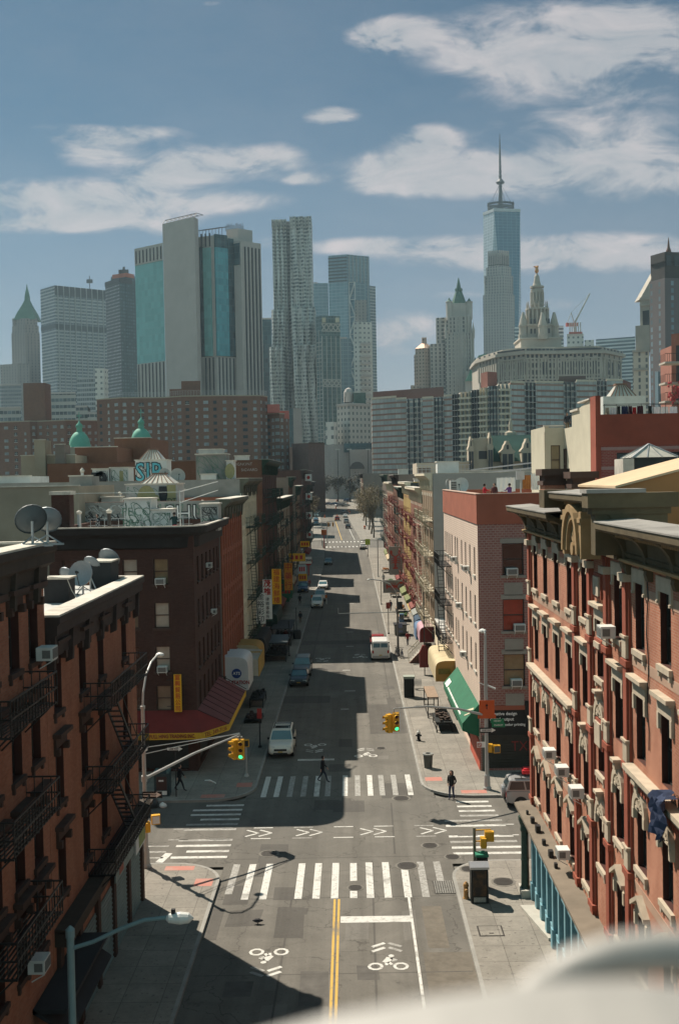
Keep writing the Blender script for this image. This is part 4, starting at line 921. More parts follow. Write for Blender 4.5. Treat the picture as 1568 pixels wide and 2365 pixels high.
s=vsign('white vertical sign headed by two red characters, hanging over the shaded pavement',-9.0,114.5,.95,4.2,5.2,'S',ws_,bk_,'    律師事務所',s=.4)
for i,c in enumerate('茂雄'):text(c,.8,mt=rs_,parent=s,loc=(-9.0,114.4,8.95-i*.85),rot=S_,bold=.02)
vsign('yellow vertical sign nearer of the yellow pair hanging beyond the white signs',-8.6,123,1.05,4.0,5.8,'S',ys_,rs_,'福建海鮮樓')
vsign('orange yellow vertical sign beyond the nearer yellow one on the shaded side',-8.6,146,1.1,3.7,5.0,'S',mat('orange sign',(.62,.25,.02),.6),rs_,'中藥行')
for(x,y,w,h,z,m,lab)in((-8.9,176,2.7,1.3,6.6,ys_,'wide yellow signboard high in the cluster before the red octagon'),(-8.2,178,1.3,1.5,4.4,mat('pale blue sign',(.4,.5,.55),.6),'pale square sign below the wide yellow signboard'),(-8.2,180,1.4,1.2,3.0,ys_,'small yellow sign below the pale square one'),(-8.0,186,1.6,1.0,8.3,ys_,'upper small yellow sign above the wide yellow signboard'),(-9.3,152,1.7,2.6,3.3,mat('green shop sign',(.02,.12,.06),.7),'dark green signboard low among the shaded shops')):
 t=thing('shop_sign',lab,'sign',(x,y,z));MB().box(x-w/2,x+w/2,y-.1,y+.1,z,z+h).build('board',m,t);b=MB()
 for k in range(3):b.box(x-w*.38+k*w*.27,x-w*.2+k*w*.27,y-.115,y-.1,z+h*.25,z+h*.75)
 b.build('characters',rs_,t);MB().bar((-10.6,y,z+h*.7),(x-w/2,y,z+h*.7),.05).build('bracket',m_black,t)
t=thing('parking_sign','white parking board on a long bracket above the shaded pavement','sign',(-7.6,181,5.8));MB().box(-8.8,-6.7,180.9,181.1,5.8,6.9).build('board',ws_,t);text('PARKING',.5,mt=bk_,parent=t,loc=(-7.75,180.88,6.35),rot=S_,bold=.02)
MB().bar((-10.6,181,6.95),(-6.7,181,6.95),.08).build('bracket',galv,t)
for i in range(4):
 z=19.5-i*4.4;t=thing('shop_sign','square white sign on the last shaded tenement, %s of a stack of four'%('topmost','second','third','lowest')[i],'sign',(-10,250,z));MB().box(-10.4,-8.9,249.9,250.1,z,z+1.6).build('board',ws_,t);MB().lathe((-9.65,249.88,z+.8),[(.4,0),(.4,.02)],10,'y').build('mark',rs_,t)
gsg=mat('grey signboard',(.27,.26,.255),.7,.2,1);lob=mat('lobster red',(.42,.05,.03),.6)
def lobster(t,x,y,z,k,up):
 b=MB();P=lambda u,v:(x+(v if not up else u)*k,y,z+(u if not up else v)*k)
 def blob(u,v,a,c):b.extr([P(u+a*cos(2*pi*i/10),v+c*sin(2*pi*i/10))for i in range(10)],(0,-.04,0))
 blob(0,0,.16,.42);blob(0,-.5,.12,.16);blob(0,-.72,.26,.1)
 for s in(-1,1):
  b.extr([P(s*.1,.3),P(s*.38,.5),P(s*.38,.62),P(s*.06,.4)],(0,-.04,0));blob(s*.38,.75,.12,.2)
  for q in(-.2,0,.2):b.extr([P(s*.14,q),P(s*.42,q-.1),P(s*.42,q-.05),P(s*.14,q+.06)],(0,-.04,0))
 b.build('lobster',lob,t)
t=thing('shop_sign','tall grey board with a red lobster on the sunny side','sign',(7.3,172,4.5));MB().box(5.9,8.0,171.9,172.1,4.5,9.0).build('board',gsg,t);lobster(t,6.9,171.88,6.8,1.7,True);MB().bar((8,172,8),(8.5,172,8),.1).build('bracket',m_black,t)
t=thing('shop_sign','wide grey board with a sideways red lobster below the tall one','sign',(6.6,162,2.6));MB().box(4.6,8.2,161.9,162.1,2.7,4.6).build('board',gsg,t);lobster(t,6.2,161.88,3.65,1.4,False);MB().bar((8.2,162,4),(8.5,162,4),.1).build('bracket',m_black,t)
def graffiti(par,s,x,y,z,size,m,bold=0,sx_=1,rot=S_):return text(s,size,mt=m,parent=par,loc=(x,y,z),rot=rot,bold=bold,ext=.004,sx_=sx_)
gbk=mat('black spray paint',(.03,.032,.035),.7);gtl=mat('turquoise spray paint',(.10,.36,.42),.7,.3,3);ggn=mat('green spray paint',(.1,.19,.14),.7);gol=mat('olive spray paint',(.30,.28,.14),.7,.2,3);gwh=mat('white spray paint',(.6,.6,.58),.7)
wroof=mat('white bulkhead',(.55,.56,.53),.8,.22,1.2);groof=mat('grey bulkhead',(.36,.37,.35),.85,.3,1.2);sky_gl=mat('wired skylight glass',(.5,.47,.4),.3,.25,4,0,.5)
def bulk(lab,x0,x1,y0,y1,z0,z1,m,extra=None):
 t=thing('roof_bulkhead',lab,'bulkhead',((x0+x1)/2,(y0+y1)/2,z0));MB().box(x0,x1,y0,y1,z0,z1).build('wall',m,t);MB().box(x0-.1,x1+.1,y0-.1,y1+.1,z1,z1+.1).build('lid',m_cap,t);return t
def skylight(par,x0,x1,y0,y1,z,h):
 b=MB();i=.32;w,d=x1-x0,y1-y0;q=[(x0,y0),(x1,y0),(x1,y1),(x0,y1)];p=[(x0+w*i,y0+d*i),(x1-w*i,y0+d*i),(x1-w*i,y1-d*i),(x0+w*i,y1-d*i)]
 b.prism(q,z,z+h,p);o=b.build('skylight',sky_gl,par);b=MB()
 for k in range(7):t=k/6;b.bar((x0+w*t,y0-.01,z),(p[0][0]+(p[1][0]-p[0][0])*t,p[0][1]-.01,z+h),.06)
 b.box(p[0][0]-.1,p[1][0]+.1,p[0][1],p[2][1],z+h,z+h+.12);b.build('glazing_bars',mat('rusty bar',(.22,.13,.09),.8),o)
a,c=at(287,1150,77).x,at(349,1150,77).x;t=bulk('white bulkhead scrawled with green looping letters at the front of the white roof',a,c,77,79.5,16.1,18.75,wroof);graffiti(t,'PECO',(a+c)/2-.1,76.98,17.85,.85,ggn,-.012);graffiti(t,'PECO',(a+c)/2-.05,76.98,17.0,.85,ggn,-.012)
a2=at(396,1170,77).x;t=bulk('lower pale bulkhead with thin tags beside the green lettered one',c+.02,a2,77,79,16.1,17.95,wroof);graffiti(t,'KSUM',(c+a2)/2,76.98,17.1,1.3,mat('faint grey tag',(.4,.41,.39),.8),-.02)
a,c=at(295,1120,90).x,at(412,1120,90).x;t=bulk('bulkhead painted with a rounded yellow shape and a black patch, a skylight on top',a,c,89.3,93,18.4-.8,19.75,groof)
skylight(t,a+1.2,c-.3,89.4,92.5,19.86,.75)
b=MB();cx=a+1.7
b.extr([(cx+.75*cos(2*pi*i/16),89.27,18.75+.95*sin(2*pi*i/16))for i in range(16)],(0,.02,0));b.extr([(cx+.7+.45*cos(2*pi*i/12),89.265,18.4+.55*sin(2*pi*i/12))for i in range(12)],(0,.02,0));b.box(cx+1.7,c-.1,89.26,89.29,17.7,19.7);b.build('painted_shape',gol,t)
b=MB();b.extr([(cx+1.0,89.25,19.0),(cx+1.05,89.25,19.6),(cx+1.7,89.25,19.6),(cx+1.75,89.25,18.9),(cx+1.5,89.25,17.8),(cx+1.2,89.25,17.9)],(0,.01,0));b.build('painted_patch',gbk,t);graffiti(t,'TDT',c-.6,89.25,18.4,.55,gbk)
a,c=at(313,1070,112).x,at(385,1070,112).x;t=bulk('white bulkhead with big turquoise outlined letters and a skylight on top',a,c,112,115,19.2,22.2,wroof);skylight(t,a+.5,c-.5,112,114.8,22.3,1.0)
graffiti(t,'SIR',(a+c)/2-.15,111.96,20.9,2.7,gbk,.1,.85);graffiti(t,'SIR',(a+c)/2-.15,111.93,20.9,2.7,gtl,.0,.85)
a,c=at(208,1075,105).x,at(246,1075,105).x;t=bulk('low white bulkhead with a fat black rounded figure 9',a,c,106,109,18.2,21.3,wroof);graffiti(t,'9',c-.75,105.97,20.1,2.3,gbk,.12);graffiti(t,'7',a+.4,105.97,20.1,2.1,gbk,.1)
a,c=c+.1,at(290,1075,105).x;t=bulk('open sided white bulkhead with a brown doorway beside the black figure',a,c,106.3,109,18.2,21.4,wroof);MB().box(a+.9,c-.5,106.25,106.28,18.6,21.1).build('doorway',gol,t)
a,c=at(465,1165,84).x,at(505,1165,84).x;t=bulk('small pale bulkhead with faded tags near the street edge of the white roof',a,c,83.6,85.6,16.1,18.15,groof);graffiti(t,'PECO',(a+c)/2,83.57,16.9,.5,ggn,-.005)
b=MB();a,c=at(453,1075,108).x,at(540,1075,108).x
t=bulk('tall grey bulkhead beside a white panel with an olive rounded shape',a,at(523,1075,108).x,108,111,19.2,22.6,gw);t=bulk('white panelled bulkhead with an olive rounded shape',at(524,1075,108).x,c,107.6,110,19.2,21.9,wroof);e=(at(524,1075,108).x+c)/2
b=MB().extr([(e+.5*cos(2*pi*i/14),107.56,20.9+.75*sin(2*pi*i/14))for i in range(14)],(0,.03,0));b.build('painted_shape',gol,t)
graffiti(TD,'ASHU',-14.0,87.94,17.3,2.0,gbk,.06,.95);graffiti(TD,'ASHU',-14.0,87.92,17.3,2.0,gwh,-.03,.95)
graffiti(TD,'RSOZ',-21.5,87.94,17.2,1.6,mat('faded grey spray paint',(.34,.35,.33),.8),-.02,1.2);graffiti(TF,'MIGNONT',at(560,1050,130.9).x,130.94,21.9,.5,gwh,-.01);graffiti(TF,'SIGVARD',at(585,1056,130.9).x-.5,130.94,21.2,.5,gwh,-.01)
x=at(146,1150,75).x;t=thing('chimney','square red brick chimney on the left end of the white roof','chimney',(x,75,16.1));MB().box(x-.7,x+.55,74.6,75.8,16.1,19.2).build('stack',brown,t);MB().box(x-.82,x+.67,74.5,75.9,19.2,19.45).build('cap',m_cap,t)
def vent(x,y,z,h,lab,m=galv):
 t=thing('roof_vent',lab,'vent',(x,y,z));MB().lathe((x,y,z),[(.14,0),(.14,h*.75)],10).build('pipe',m,t);MB().lathe((x,y,z),[(.15,h*.75),(.22,h*.8),(.23,h*.83),(.1,h*.88),(.02,h*.9)],10).build('cowl',m_cap,t)
vent(at(183,1165,80).x,80,16.1,2.1,'mushroom vent on the white roof between the brick chimney and the dark piped vent');vent(at(252,1160,79).x,79,16.1,2.2,'taller vent with a bright cap standing left of the green lettered bulkhead',mat('dark vent pipe',(.05,.045,.04),.7))
vent(at(294,1135,82).x,82,16.1,3.0,'white pipe vent behind the green lettered bulkhead',wroof);vent(at(190,1063,104).x,104,18.4,3.4,'pale pipe vent in front of the brown brick wall, left of the black figure 9',wroof)
b=MB()
for i in range(8):x=-19.4+i*1.05;b.bar((x,80.5,16.1),(x,80.5,17.3),.04)
b.bar((-19.6,80.5,17.3),(-11.8,80.5,17.3),.045);b.bar((-19.6,80.5,16.8),(-11.8,80.5,16.8),.035);tag(b.build('roof_railing',galv),'thin metal railing across the white roof of the dark brown building','railing')
b=MB();x=at(416,1150,80).x;b.bar((x,80,16.1),(x,80,19.3),.08);b.bar((x,80,19.2),(at(140,1128,84).x,84,19.2),.04);b.bar((x,80,19.2),(at(505,1120,88).x,87.5,19.9),.06);b.bar((x,80,18.4),(at(505,1120,88).x,87.5,19.2),.05);tag(b.build('clothes_line',wroof),'white post with lines stretched across the white roof','clothes line')
dish((at(380,1080,106).x,106,19.4),.55,R(20),'small white dish right of the turquoise lettered bulkhead',groof,20,.9);dish((at(554,1080,108).x-6,106.5,19.4),.75,R(25),'larger white dish on a roof edge left of the tall grey bulkhead',groof,15,.5)
def block(lab,x0,x1,y0,y1,z,m,name='rear_building',win=None,cap=True,z0=0,cat='building'):
 t=thing(name,lab,cat,((x0+x1)/2,(y0+y1)/2,z0));ops=[]
 if win:
  for x,zz,w,h in win:ops.append((x-w/2-x0,zz,x+w/2-x0,zz+h))
 b=MB();shell(b,x0,x1,y0,y1,0,z,{'S':ops},.25,.3,.5);b.build('wall',m,t);roofslab(t,x0,x1,y0,y1,z-.45)
 if cap:
  b=MB();b.box(x0-.08,x1+.08,y0-.1,y0+.34,z+.003,z+.1);b.build('coping',m_cap,t)
 for q in win or[]:window(t,(q[0],y0,q[1]),0,q[2],q[3],.22,fr_dark,pane_mix,None,'pl',dkstone)
 return t
block('wide tan stained block at the left edge behind the large dark dish',-44,-21.6,86,99,19.75,tanr,win=[(-22.9,16.0,.8,2.2),(-22.9,12.5,.8,2.2),(-22.9,9.0,.8,2.2)])
X=lambda x,Y:at(x,1080,Y).x
block('tan block with a stepped top below the left green dome',X(50,135),X(175,135),135,150,23.5,tanr);t=block('stub of tan wall topping the stepped block',X(80,134),X(105,134),134.2,137,25.4,tanr);t=block('second stub of wall on the stepped tan block',X(128,134),X(150,134),134.2,137,24.8,taupe)
block('brown brick wall block behind the bulkheads',X(170,140),X(268,140),141,156,24.6,b_brn);block('high brown block hiding the lower half of the right green dome',X(263,150),X(346,150),151,166,26.1,b_brn)
block('pale flat roofed block with white sheds at the far left edge',X(-30,112),X(64,112),113,120,20.8,wroof);block('grey stucco bulkhead block on the roof, left of the black figure',X(160,98),X(212,98),98,101,20.6,gw)
cop=mat('verdigris copper',(.13,.36,.27),.7,.22,.8);chs=mat('church stone',(.27,.24,.19),.9,.2,.6)
CH=thing('church','church with two green copper domes rising behind the brick roofs on the left','church',(X(255,290),290,0))
MB().box(X(150,288),X(350,288),292,330,0,22).build('nave',chs,CH)
for i,(xx,k)in enumerate(((185,1.),(327.5,.9))):
 x=at(xx,1028,286).x;z=29.4+.6*(i==1)
 tw=MB().box(x-4,x+4,282,290,0,z-3.2).box(x-4.4,x+4.4,281.6,290.4,z-3.2,z-2.6).box(x-3.9,x+3.9,282.1,289.9,z-2.6,z).build('tower',chs,CH);r=2.75
 d=MB().lathe((x,286,z),[(r*1.05,0),(r,.25)]+[(r*cos(R(a)),.3+r*1.45*sin(R(a)))for a in(8,20,35,50,64,76)]+[(.85,4.3),(.75,4.5),(.72,5.3),(.95,5.4),(.8,6.0),(.3,6.5),(.12,7),(.05,7.1)],24).build('dome',cop,CH,True)
 b=MB().box(x-.09,x+.09,285.9,286.1,z+7,z+9.3).box(x-.7,x+.7,285.9,286.1,z+8.2,z+8.4);b.build('cross',cop,d)
def chim(x,y,w,d,z0,z1,lab):
 t=thing('chimney',lab,'chimney',(x,y,z0));MB().box(x-w/2,x+w/2,y-d/2,y+d/2,z0,z1-.75).build('stack',brick_r,t);o=.1
 b=MB().box(x-w/2-o,x+w/2+o,y-d/2-o,y+d/2+o,z1-.75,z1-.55).box(x-w/2-.02,x+w/2+.02,y-d/2-.02,y+d/2+.02,z1-.55,z1-.3).box(x-w/2-.16,x+w/2+.16,y-d/2-.16,y+d/2+.16,z1-.3,z1);b.build('cap',dkstone,t)
chim(9.35,50.3,.95,1.3,17.4,20.25,'corbelled brick chimney at the street corner of the red tenement roof');chim(10.3,48.6,.95,1.3,17.4,20.1,'second corbelled chimney, inland of the one at the street corner')
ochr=mat('ochre brown bulkhead render',(.32,.16,.065),.9,.15,.7);beig=mat('sunlit beige coating',(.52,.38,.24),.9,.2,1)  # beige lid: sun on the slanting top put into its colour
t=thing('roof_bulkhead','long ochre brown bulkhead with a slanting beige top behind the olive cornice','bulkhead',(14,46,17.4))
b=MB();xa,xb=8.8,15;za,zb=19.5,21.05
b.extr([(xa,36,17.4),(xb,36,17.4),(xb,36,zb),(xa,36,za)],(0,5.8,0));b.build('wall',ochr,t);b=MB();b.extr([(xa-.05,35.95,za+.003),(xb,35.95,zb+.003),(xb,35.95,zb+.08),(xa-.05,35.95,za+.08)],(0,5.9,0));b.build('lid',beig,t)
t=thing('roof_skylight','square skylight with a glazed pyramid top on the slanting bulkhead','skylight',(14,50.5,19.5));sx0,sx1=at(1462,1060,49.5).x,at(1558,1060,49.5).x;zz=at(1500,1056,49.5).z
MB().box(sx0+.03,sx1-.03,49.5,51.3,17.4,zz).build('box',mat('dark sheet metal',(.02,.028,.028),.6,.4,2),t)
b=MB();cxx,cyy,zt=(sx0+sx1)/2,50.4,zz+.62;q=[(sx0-.1,49.4),(sx1+.1,49.4),(sx1+.1,51.4),(sx0-.1,51.4)]
for i in range(4):b.poly([(*q[i],zz),(*q[(i+1)%4],zz),(cxx,cyy,zt)])
o=b.build('glazed_roof',sky_gl,t);b=MB()
for i in range(4):
 b.bar((*q[i],zz),(cxx,cyy,zt),.08)
 for f in(.33,.66):m_=V((*q[i],zz)).lerp(V((*q[(i+1)%4],zz)),f);b.bar(m_,(cxx,cyy,zt),.05)
b.build('glazing_bars',galv,o);b=MB();b.box(sx0-.5,sx0,49.4,51,18.4,zz-.05)
b.build('louvre',m_cap,t)
t=thing('roof_vent','low black louvred vent behind the raised centre of the olive cornice','vent',(11,40,19));MB().box(9.2,10.9,45.5,47.5,17.4,19.0).build('box',m_black,t);MB().box(9.1,11,45.4,47.6,19.0,19.12).build('lid',m_cap,t)
dish((10.0,97.5,18.0),.72,R(-30),'white dish on the corner block roof against the grey end wall',wroof,10,.55);dish((9.6,105,19.0-.9),.7,R(40),'smaller dish behind a pale condenser at the edge of the corner block roof',groof,15,.4)
t=thing('condenser_unit','pale air condenser against the grey end wall on the corner block roof','condenser',(9.3,98,18));MB().box(8.95,9.85,97.5,98.2,18.0,19.6).build('body',wroof,t);b=MB()
for k in range(9):b.box(9.05,9.5,97.47,97.5,18.2+k*.15,18.28+k*.15)
b.build('grille',m_black,t)
def cloth(lab,x0,x1,y,zt,zb,m,sag=.06,n=12,cat='laundry',skew=0,grp=None):
 b=MB()
 for i in range(n):
  for j in range(4):
   P=lambda i,j:(x0+(x1-x0)*i/n+skew*j/4,y+sag*sin(i*1.9+j*.4)*(j/4+.2),zt+(zb-zt)*j/4+.02*sin(i*2.3))
   b.poly([P(i,j),P(i+1,j),P(i+1,j+1),P(i,j+1)])
 o=b.build('hanging_cloth',m,None,True);tag(o,lab,cat,grp);return o
shw=mat('white sheet',(.72,.72,.70),.9,.06,2);ornc=mat('orange patterned cloth',(.38,.16,.05),.9,.3,4)
Y_=88;XX=lambda x:at(x,1120,Y_).x;ZZ=lambda y:at(1180,y,Y_).z
cloth('large white sheet hung across the corner block roof behind the people',XX(1154),XX(1198),Y_+2,ZZ(1103),ZZ(1136),shw);cloth('orange patterned cloth hanging beside the white sheets',XX(1206),XX(1225),Y_,ZZ(1098),ZZ(1130),ornc);cloth('white cloth pinned between the orange cloth and the chimney',XX(1226),XX(1244),Y_,ZZ(1095),ZZ(1132),shw)
b=MB();b.bar((XX(1150),Y_+1,ZZ(1104)),(XX(1246),Y_,ZZ(1092)),.03);b.bar((XX(1202),Y_,18),(XX(1202),Y_,ZZ(1085)),.1);b.box(XX(1192),XX(1210),Y_-.2,Y_+.2,ZZ(1108),ZZ(1088));tag(b.build('clothes_line',galv),'post and line carrying sheets on the corner block roof','clothes line')
for i,(x0,x1,c,lab)in enumerate(((1397,1406,(.5,.45,.35),'beige cloth'),(1408,1424,(.72,.73,.72),'white sheet'),(1425,1432,(.03,.03,.03),'black shirt'),(1435,1450,(.03,.04,.09),'navy jacket'),(1451,1460,(.07,.03,.04),'plum jacket'),(1461,1470,(.4,.03,.03),'bright red shirt'),(1472,1486,(.06,.02,.03),'maroon coat'),(1498,1506,(.03,.04,.04),'dark trousers'),(1509,1526,(.75,.75,.75),'wide white sheet'),(1528,1545,(.74,.74,.72),'white towel'),(1548,1566,(.7,.72,.75),'bluish white sheet'))):
 X7=lambda x:at(x,950,77).x;Z7=lambda y:at(1480,y,77).z
 top=Z7(937 if c[0]<.2 else 940);o=cloth('%s pegged on the laundry line above the red parapet'%lab,X7(x0),X7(x1),77+.03*i,top,Z7(963),mat('cloth '+lab,c,.9,.2,5),.09,8,'laundry',0,'laundry on the red parapet roof')
b=MB();b.bar((at(1392,934,77).x,77.1,Z7(935)),(33,77.1,Z7(935)),.04)
for x in range(16):xx=at(1392,934,76.6).x+x*.85;b.bar((xx,76.2,24),(xx,76.2,Z7(934)),.03)
b.bar((at(1392,934,76.2).x,76.2,Z7(934)),(33,76.2,Z7(934)),.03);tag(b.build('roof_railing',m_black),'thin black railing on the red parapet with the laundry','railing')
t=thing('roof_bulkhead','white roof hut with a low glass skylight behind the laundry','bulkhead',(20,84,23));xa,xb=at(1392,930,83).x,at(1490,930,83).x;MB().box(xa,xb,83,86,22.9,at(1420,915,83).z).build('wall',wroof,t);zz=at(1420,915,83).z
skylight(t,at(1410,915,83).x,at(1468,915,83).x,83,85,zz,.9)
def scribble(par,x0,x1,z0,z1,y,m,n=5,w=.05):
 b=MB()
 for k in range(n):
  cx,cz,s=ru(x0,x1),ru(z0,z1),ru(.25,.5)*(z1-z0);a=ru(0,6);p=None
  for i in range(26):
   t_=i/25;q=V((min(x1,max(x0,cx+(t_-.5)*s*3.2+s*.5*cos(a+t_*19))),y,min(z1,max(z0,cz+s*.75*sin(a+t_*17+sin(t_*9))))))
   if p is not None and(q-p).length>.01:b.bar(p,q,.012,w)
   p=q
 b.build('spray_tags',m,par)
gl2=mat('pale grey spray paint',(.42,.44,.42),.7);scribble(TD,-25,-16.8,16.5,18.1,87.95,gl2,9,.06);scribble(TD,-25,-17,16.4,17.9,87.945,gbk,7,.07);scribble(TD,-15.8,-11,16.4,18.2,87.945,ggn,5)
for o in[o for o in bpy.data.objects if o.name.startswith('roof_bulkhead')][:13]:
 w_=[c for c in o.children if c.name.startswith('wall')]
 if not w_ or o.location.y>115 or o.location.x>0:continue
 vs=w_[0].data.vertices;xs=[v.co.x+o.location.x for v in vs];zs=[v.co.z+o.location.z for v in vs];yf=min(v.co.y for v in vs)+o.location.y;scribble(o,min(xs)+.1,max(xs)-.1,min(zs)+.3,max(zs)-.2,yf-.008,rnd()<.5 and gbk or ggn,6,.035)
for i in range(16):
 Y=(90,96,106,112,118,134,142)[i%7]+ru(0,3);x=ru(-27,-12.5)if Y<130 else ru(-28,-13);z0=17.6 if Y<104 else 19.3 if Y<124 else 21.6
 vent(x,Y,z0,ru(.8,2.0),'roof pipe %s the shaded roofs, %s'%(('low on','tall on','leaning over','standing on')[i%4],('nearest the white bulkheads','beside the painted wall','beside the turquoise letters','in front of the brown wall','behind the skylights','on the plum roof','at the back of the plum roof')[i%7]+('',', second',', third')[i//7]),(galv,wroof,rbox)[i%3])
for i,(x,y,w,d,h)in enumerate(((-16,95,2.2,2,1.6),(-20.5,92.5,1.6,1.4,1.1),(-23.5,97,2.6,2,1.9),(-14,107,1.5,1.2,1.3),(-18,140,3,3,2.4),(-14.5,145,1.8,2,1.6),(-15,165,2.5,3,2.2),(-14,176,2,2,1.5),(-16,218,3,3,2.4))):
 z0=17.6 if y<104 else 19.3 if y<124 else 21.6 if y<156 else 16.4 if y<186 else 17.8;bulk('%s roof hut on the shaded row, %s'%(('white','grey','silver')[i%3],('centre of the orange red roof','left on the orange red roof','far left on the orange red roof','street side of the tan roof','large one on the plum roof','small one on the plum roof','larger one on the brown roof','smaller one on the brown roof','beyond the two low shops')[i]),x-w/2,x+w/2,y,y+d,z0,z0+h,(wroof,groof,m_roof)[i%3])
for i,(x,y,z0)in enumerate(((11,122,19.6),(13,140,17.9),(12.5,160,18.5),(12,183,17.6),(14,205,19.7),(12,232,18.2),(13,266,19.9))):
 bulk('roof hut on the sunny row, %s'%('on the tan building with cream fire escapes','on the red building with cream trim','on the yellow fronted building','on the weathered red building','on the brown building','on the building with cream quoins','on the last building before the crossing')[i],x-1.2,x+1.2,y,y+2.5,z0-.2,z0+2,(wroof,b_brn,wroof,m_roof,b_gr,wroof,groof)[i])
olc=mat('olive canvas',(.15,.17,.07),.85,.3,1.5);gyc=mat('grey canvas',(.22,.23,.21),.85,.3,1.5);rdc=mat('brick red canvas',(.17,.05,.04),.85,.3,1.5);tlc=mat('tan canvas',(.4,.32,.2),.85,.3,1.5)
def flatawn(par,y0,y1,zt,o,m,s=1,X=8.45):
 MB().extr([(X-s*.02,y0,zt),(X-s*o*.75,y0,zt-o*.4),(X-s*o*.75,y0,zt-o*.4-.4),(X-s*.02,y0,zt-.7)],(0,y1-y0,0)).build('awning',m,par)
for p,y0,y1,zt,o,m in((K1,130,135,4.0,1.6,gyc),(K1,137,143,3.9,1.4,rdc),(K1,145,151,4.1,1.7,olc),(K2,154,162,4.2,1.9,olc),(K2,164,172,4.0,1.5,tlc),(K3,175,182,4.1,1.6,mcan),(K3,184,190,4.0,1.5,gyc),(K4,194,203,4.2,1.6,rdc),(K5,218,230,4.2,1.7,tlc),(K5,233,246,4.1,1.6,olc)):flatawn(p,y0,y1,zt,o,m)
for p,y0,y1,zt,o,m in((TF,144,154,4.0,1.7,rdc),(TG,174,184,4.0,1.6,tlc),(TH,187,196,4.1,1.5,gyc),(TI,240,255,4.2,1.6,mcan)):flatawn(p,y0,y1,zt,o,m,-1,-10.65)
def foot(pts,dep,tilt=0):
 """pts: [(view x, view y of the roof line there, distance)...] left to right along the visible front; returns footprint and roof height"""
 w=[at(*p)for p in pts];z=sum(p.z for p in w)/len(w);f=[(p.x,p.y)for p in w];yb=max(p.y for p in w)+dep
 a,c=f[0],f[-1]
 return f+[(c[0]*(yb/c[1]if c[0]<0 else 1)+tilt,yb),(a[0]*(yb/a[1]if a[0]>0 else 1)+tilt,yb)],z
def tower(lab,name='tower_block',cat='skyscraper'):return thing(name,lab,cat,(0,0,0))
def place(t,p):t.location=p
def vol(par,name,pts,dep,m,z0=0,z1=None,tilt=0):
 f,z=foot(pts,dep,tilt);b=MB();b.prism(f,z0,z1 or z);return b.build(name,m,par),f,(z1 or z)
def fins(par,name,p,q,n,z0,z1,w,d,m,skip=()):
 p,q=V((*p[:2],0)),V((*q[:2],0));e=(q-p).normalized();nr=V((e.y,-e.x,0));L=(q-p).length;b=MB()
 for i in range(n):
  if i in skip:continue
  c=p+e*(L*(i+.5)/n);b.obox(c+nr*d/2+V((0,0,(z0+z1)/2)),e*w/2,nr*d/2,V((0,0,(z1-z0)/2)))
 return b.build(name,m,par)
def slabs(par,name,p,q,zs,h,d,m):
 p,q=V((*p[:2],0)),V((*q[:2],0));e=(q-p).normalized();nr=V((e.y,-e.x,0));L=(q-p).length;b=MB()
 for z in zs:b.obox((p+q)/2+nr*d/2+V((0,0,z)),e*L/2,nr*d/2,V((0,0,h/2)))
 return b.build(name,m,par)
def winset(par,p,q,us,zs,w,h,m,fr=None,limit=100,d=.25,keep=1.0):
 """windows of one face: up to 100 windows as parts, the rest one stuff part"""
 p,q=V((*p[:2],0)),V((*q[:2],0));e=(q-p).normalized();nr=V((e.y,-e.x,0));L=(q-p).length;rz=math.atan2(e.y,e.x)
 key=('far',round(w,2),round(h,2),m.name,fr.name if fr else '')
 if key not in WC:
  b=MB().box(-w/2,w/2,-.06,.2,0,h)
  WC[key]=b.mesh('window',m)
  if fr:b=MB().box(-w/2-.18,w/2+.18,-.1,.1,-.2,0).box(-.06,.06,-.12,.1,0,h).box(-w/2,w/2,-.11,.1,h*.5-.05,h*.5+.05);WC[key+('f',)]=b.mesh('frame',fr)
 cells=[(u,z)for z in sorted(zs,reverse=True)for u in us if rnd()<=keep];c0=par.get('_n',0);rest=MB();po=wl(par)
 for u,z in cells:
  c=p+e*(L*u)+V((0,0,z))
  if c0<limit:
   c0+=1;o=link('window',WC[key],par,loc=c-po,rz=rz)
   if fr:link('frame',WC[key+('f',)],o)
  else:rest.obox(c+V((0,0,h/2))+nr*-.07,e*w/2,nr*.13,V((0,0,h/2)))
 par['_n']=c0
 if rest.v:o=rest.build('windows',m,par);o['kind']='stuff'
hz=lambda*c:c
m_con=mat('pale concrete',(.43,.39,.36),.9,.1,.15,big=.02);m_con2=mat('ribbed concrete',(.42,.39,.36),.9,.1,.15);m_dkrib=mat('dark slot',(.045,.05,.055),.5)
g_teal=grid('teal curtain wall',(.10,.21,.205),(.155,.34,.33),3.2,4.6,.04,.97,.07,.98,.12,.08)  # teal base colours brightened for the sky the glass would reflect
g_teal2=grid('deep teal curtain wall',(.04,.14,.165),(.055,.22,.255),2.0,4.6,.05,.96,.06,.98,.18,.06)
g_dk=grid('black glass',(.02,.04,.045),(.02,.05,.06),3,4.6,.05,.95,.05,.95,.4,.06)
k=px(380,600,3.564);q=lambda cx,cy,Y:(*k(cx,cy),Y)
T=tower('huge pale concrete tower with teal glass bays and ribbed wings, the broadest of the skyline');Y0=760
vol(T,'side_wing',[q(65,490,Y0+22),q(360,428,Y0+4)],40,g_teal);f,z=foot([q(65,490,Y0+22),q(360,428,Y0+4)],40)
zt=at(*q(360,600,Y0+4)).z;zb=at(*q(385,1660,Y0+4)).z
vol(T,'wing_crown',[q(63,490,Y0+21.5),q(360,428,Y0+3.4)],42,m_con2,zt,z+.5);vol(T,'wing_base',[q(63,490,Y0+21.5),q(360,428,Y0+3.4)],42,m_con2,0,zb)
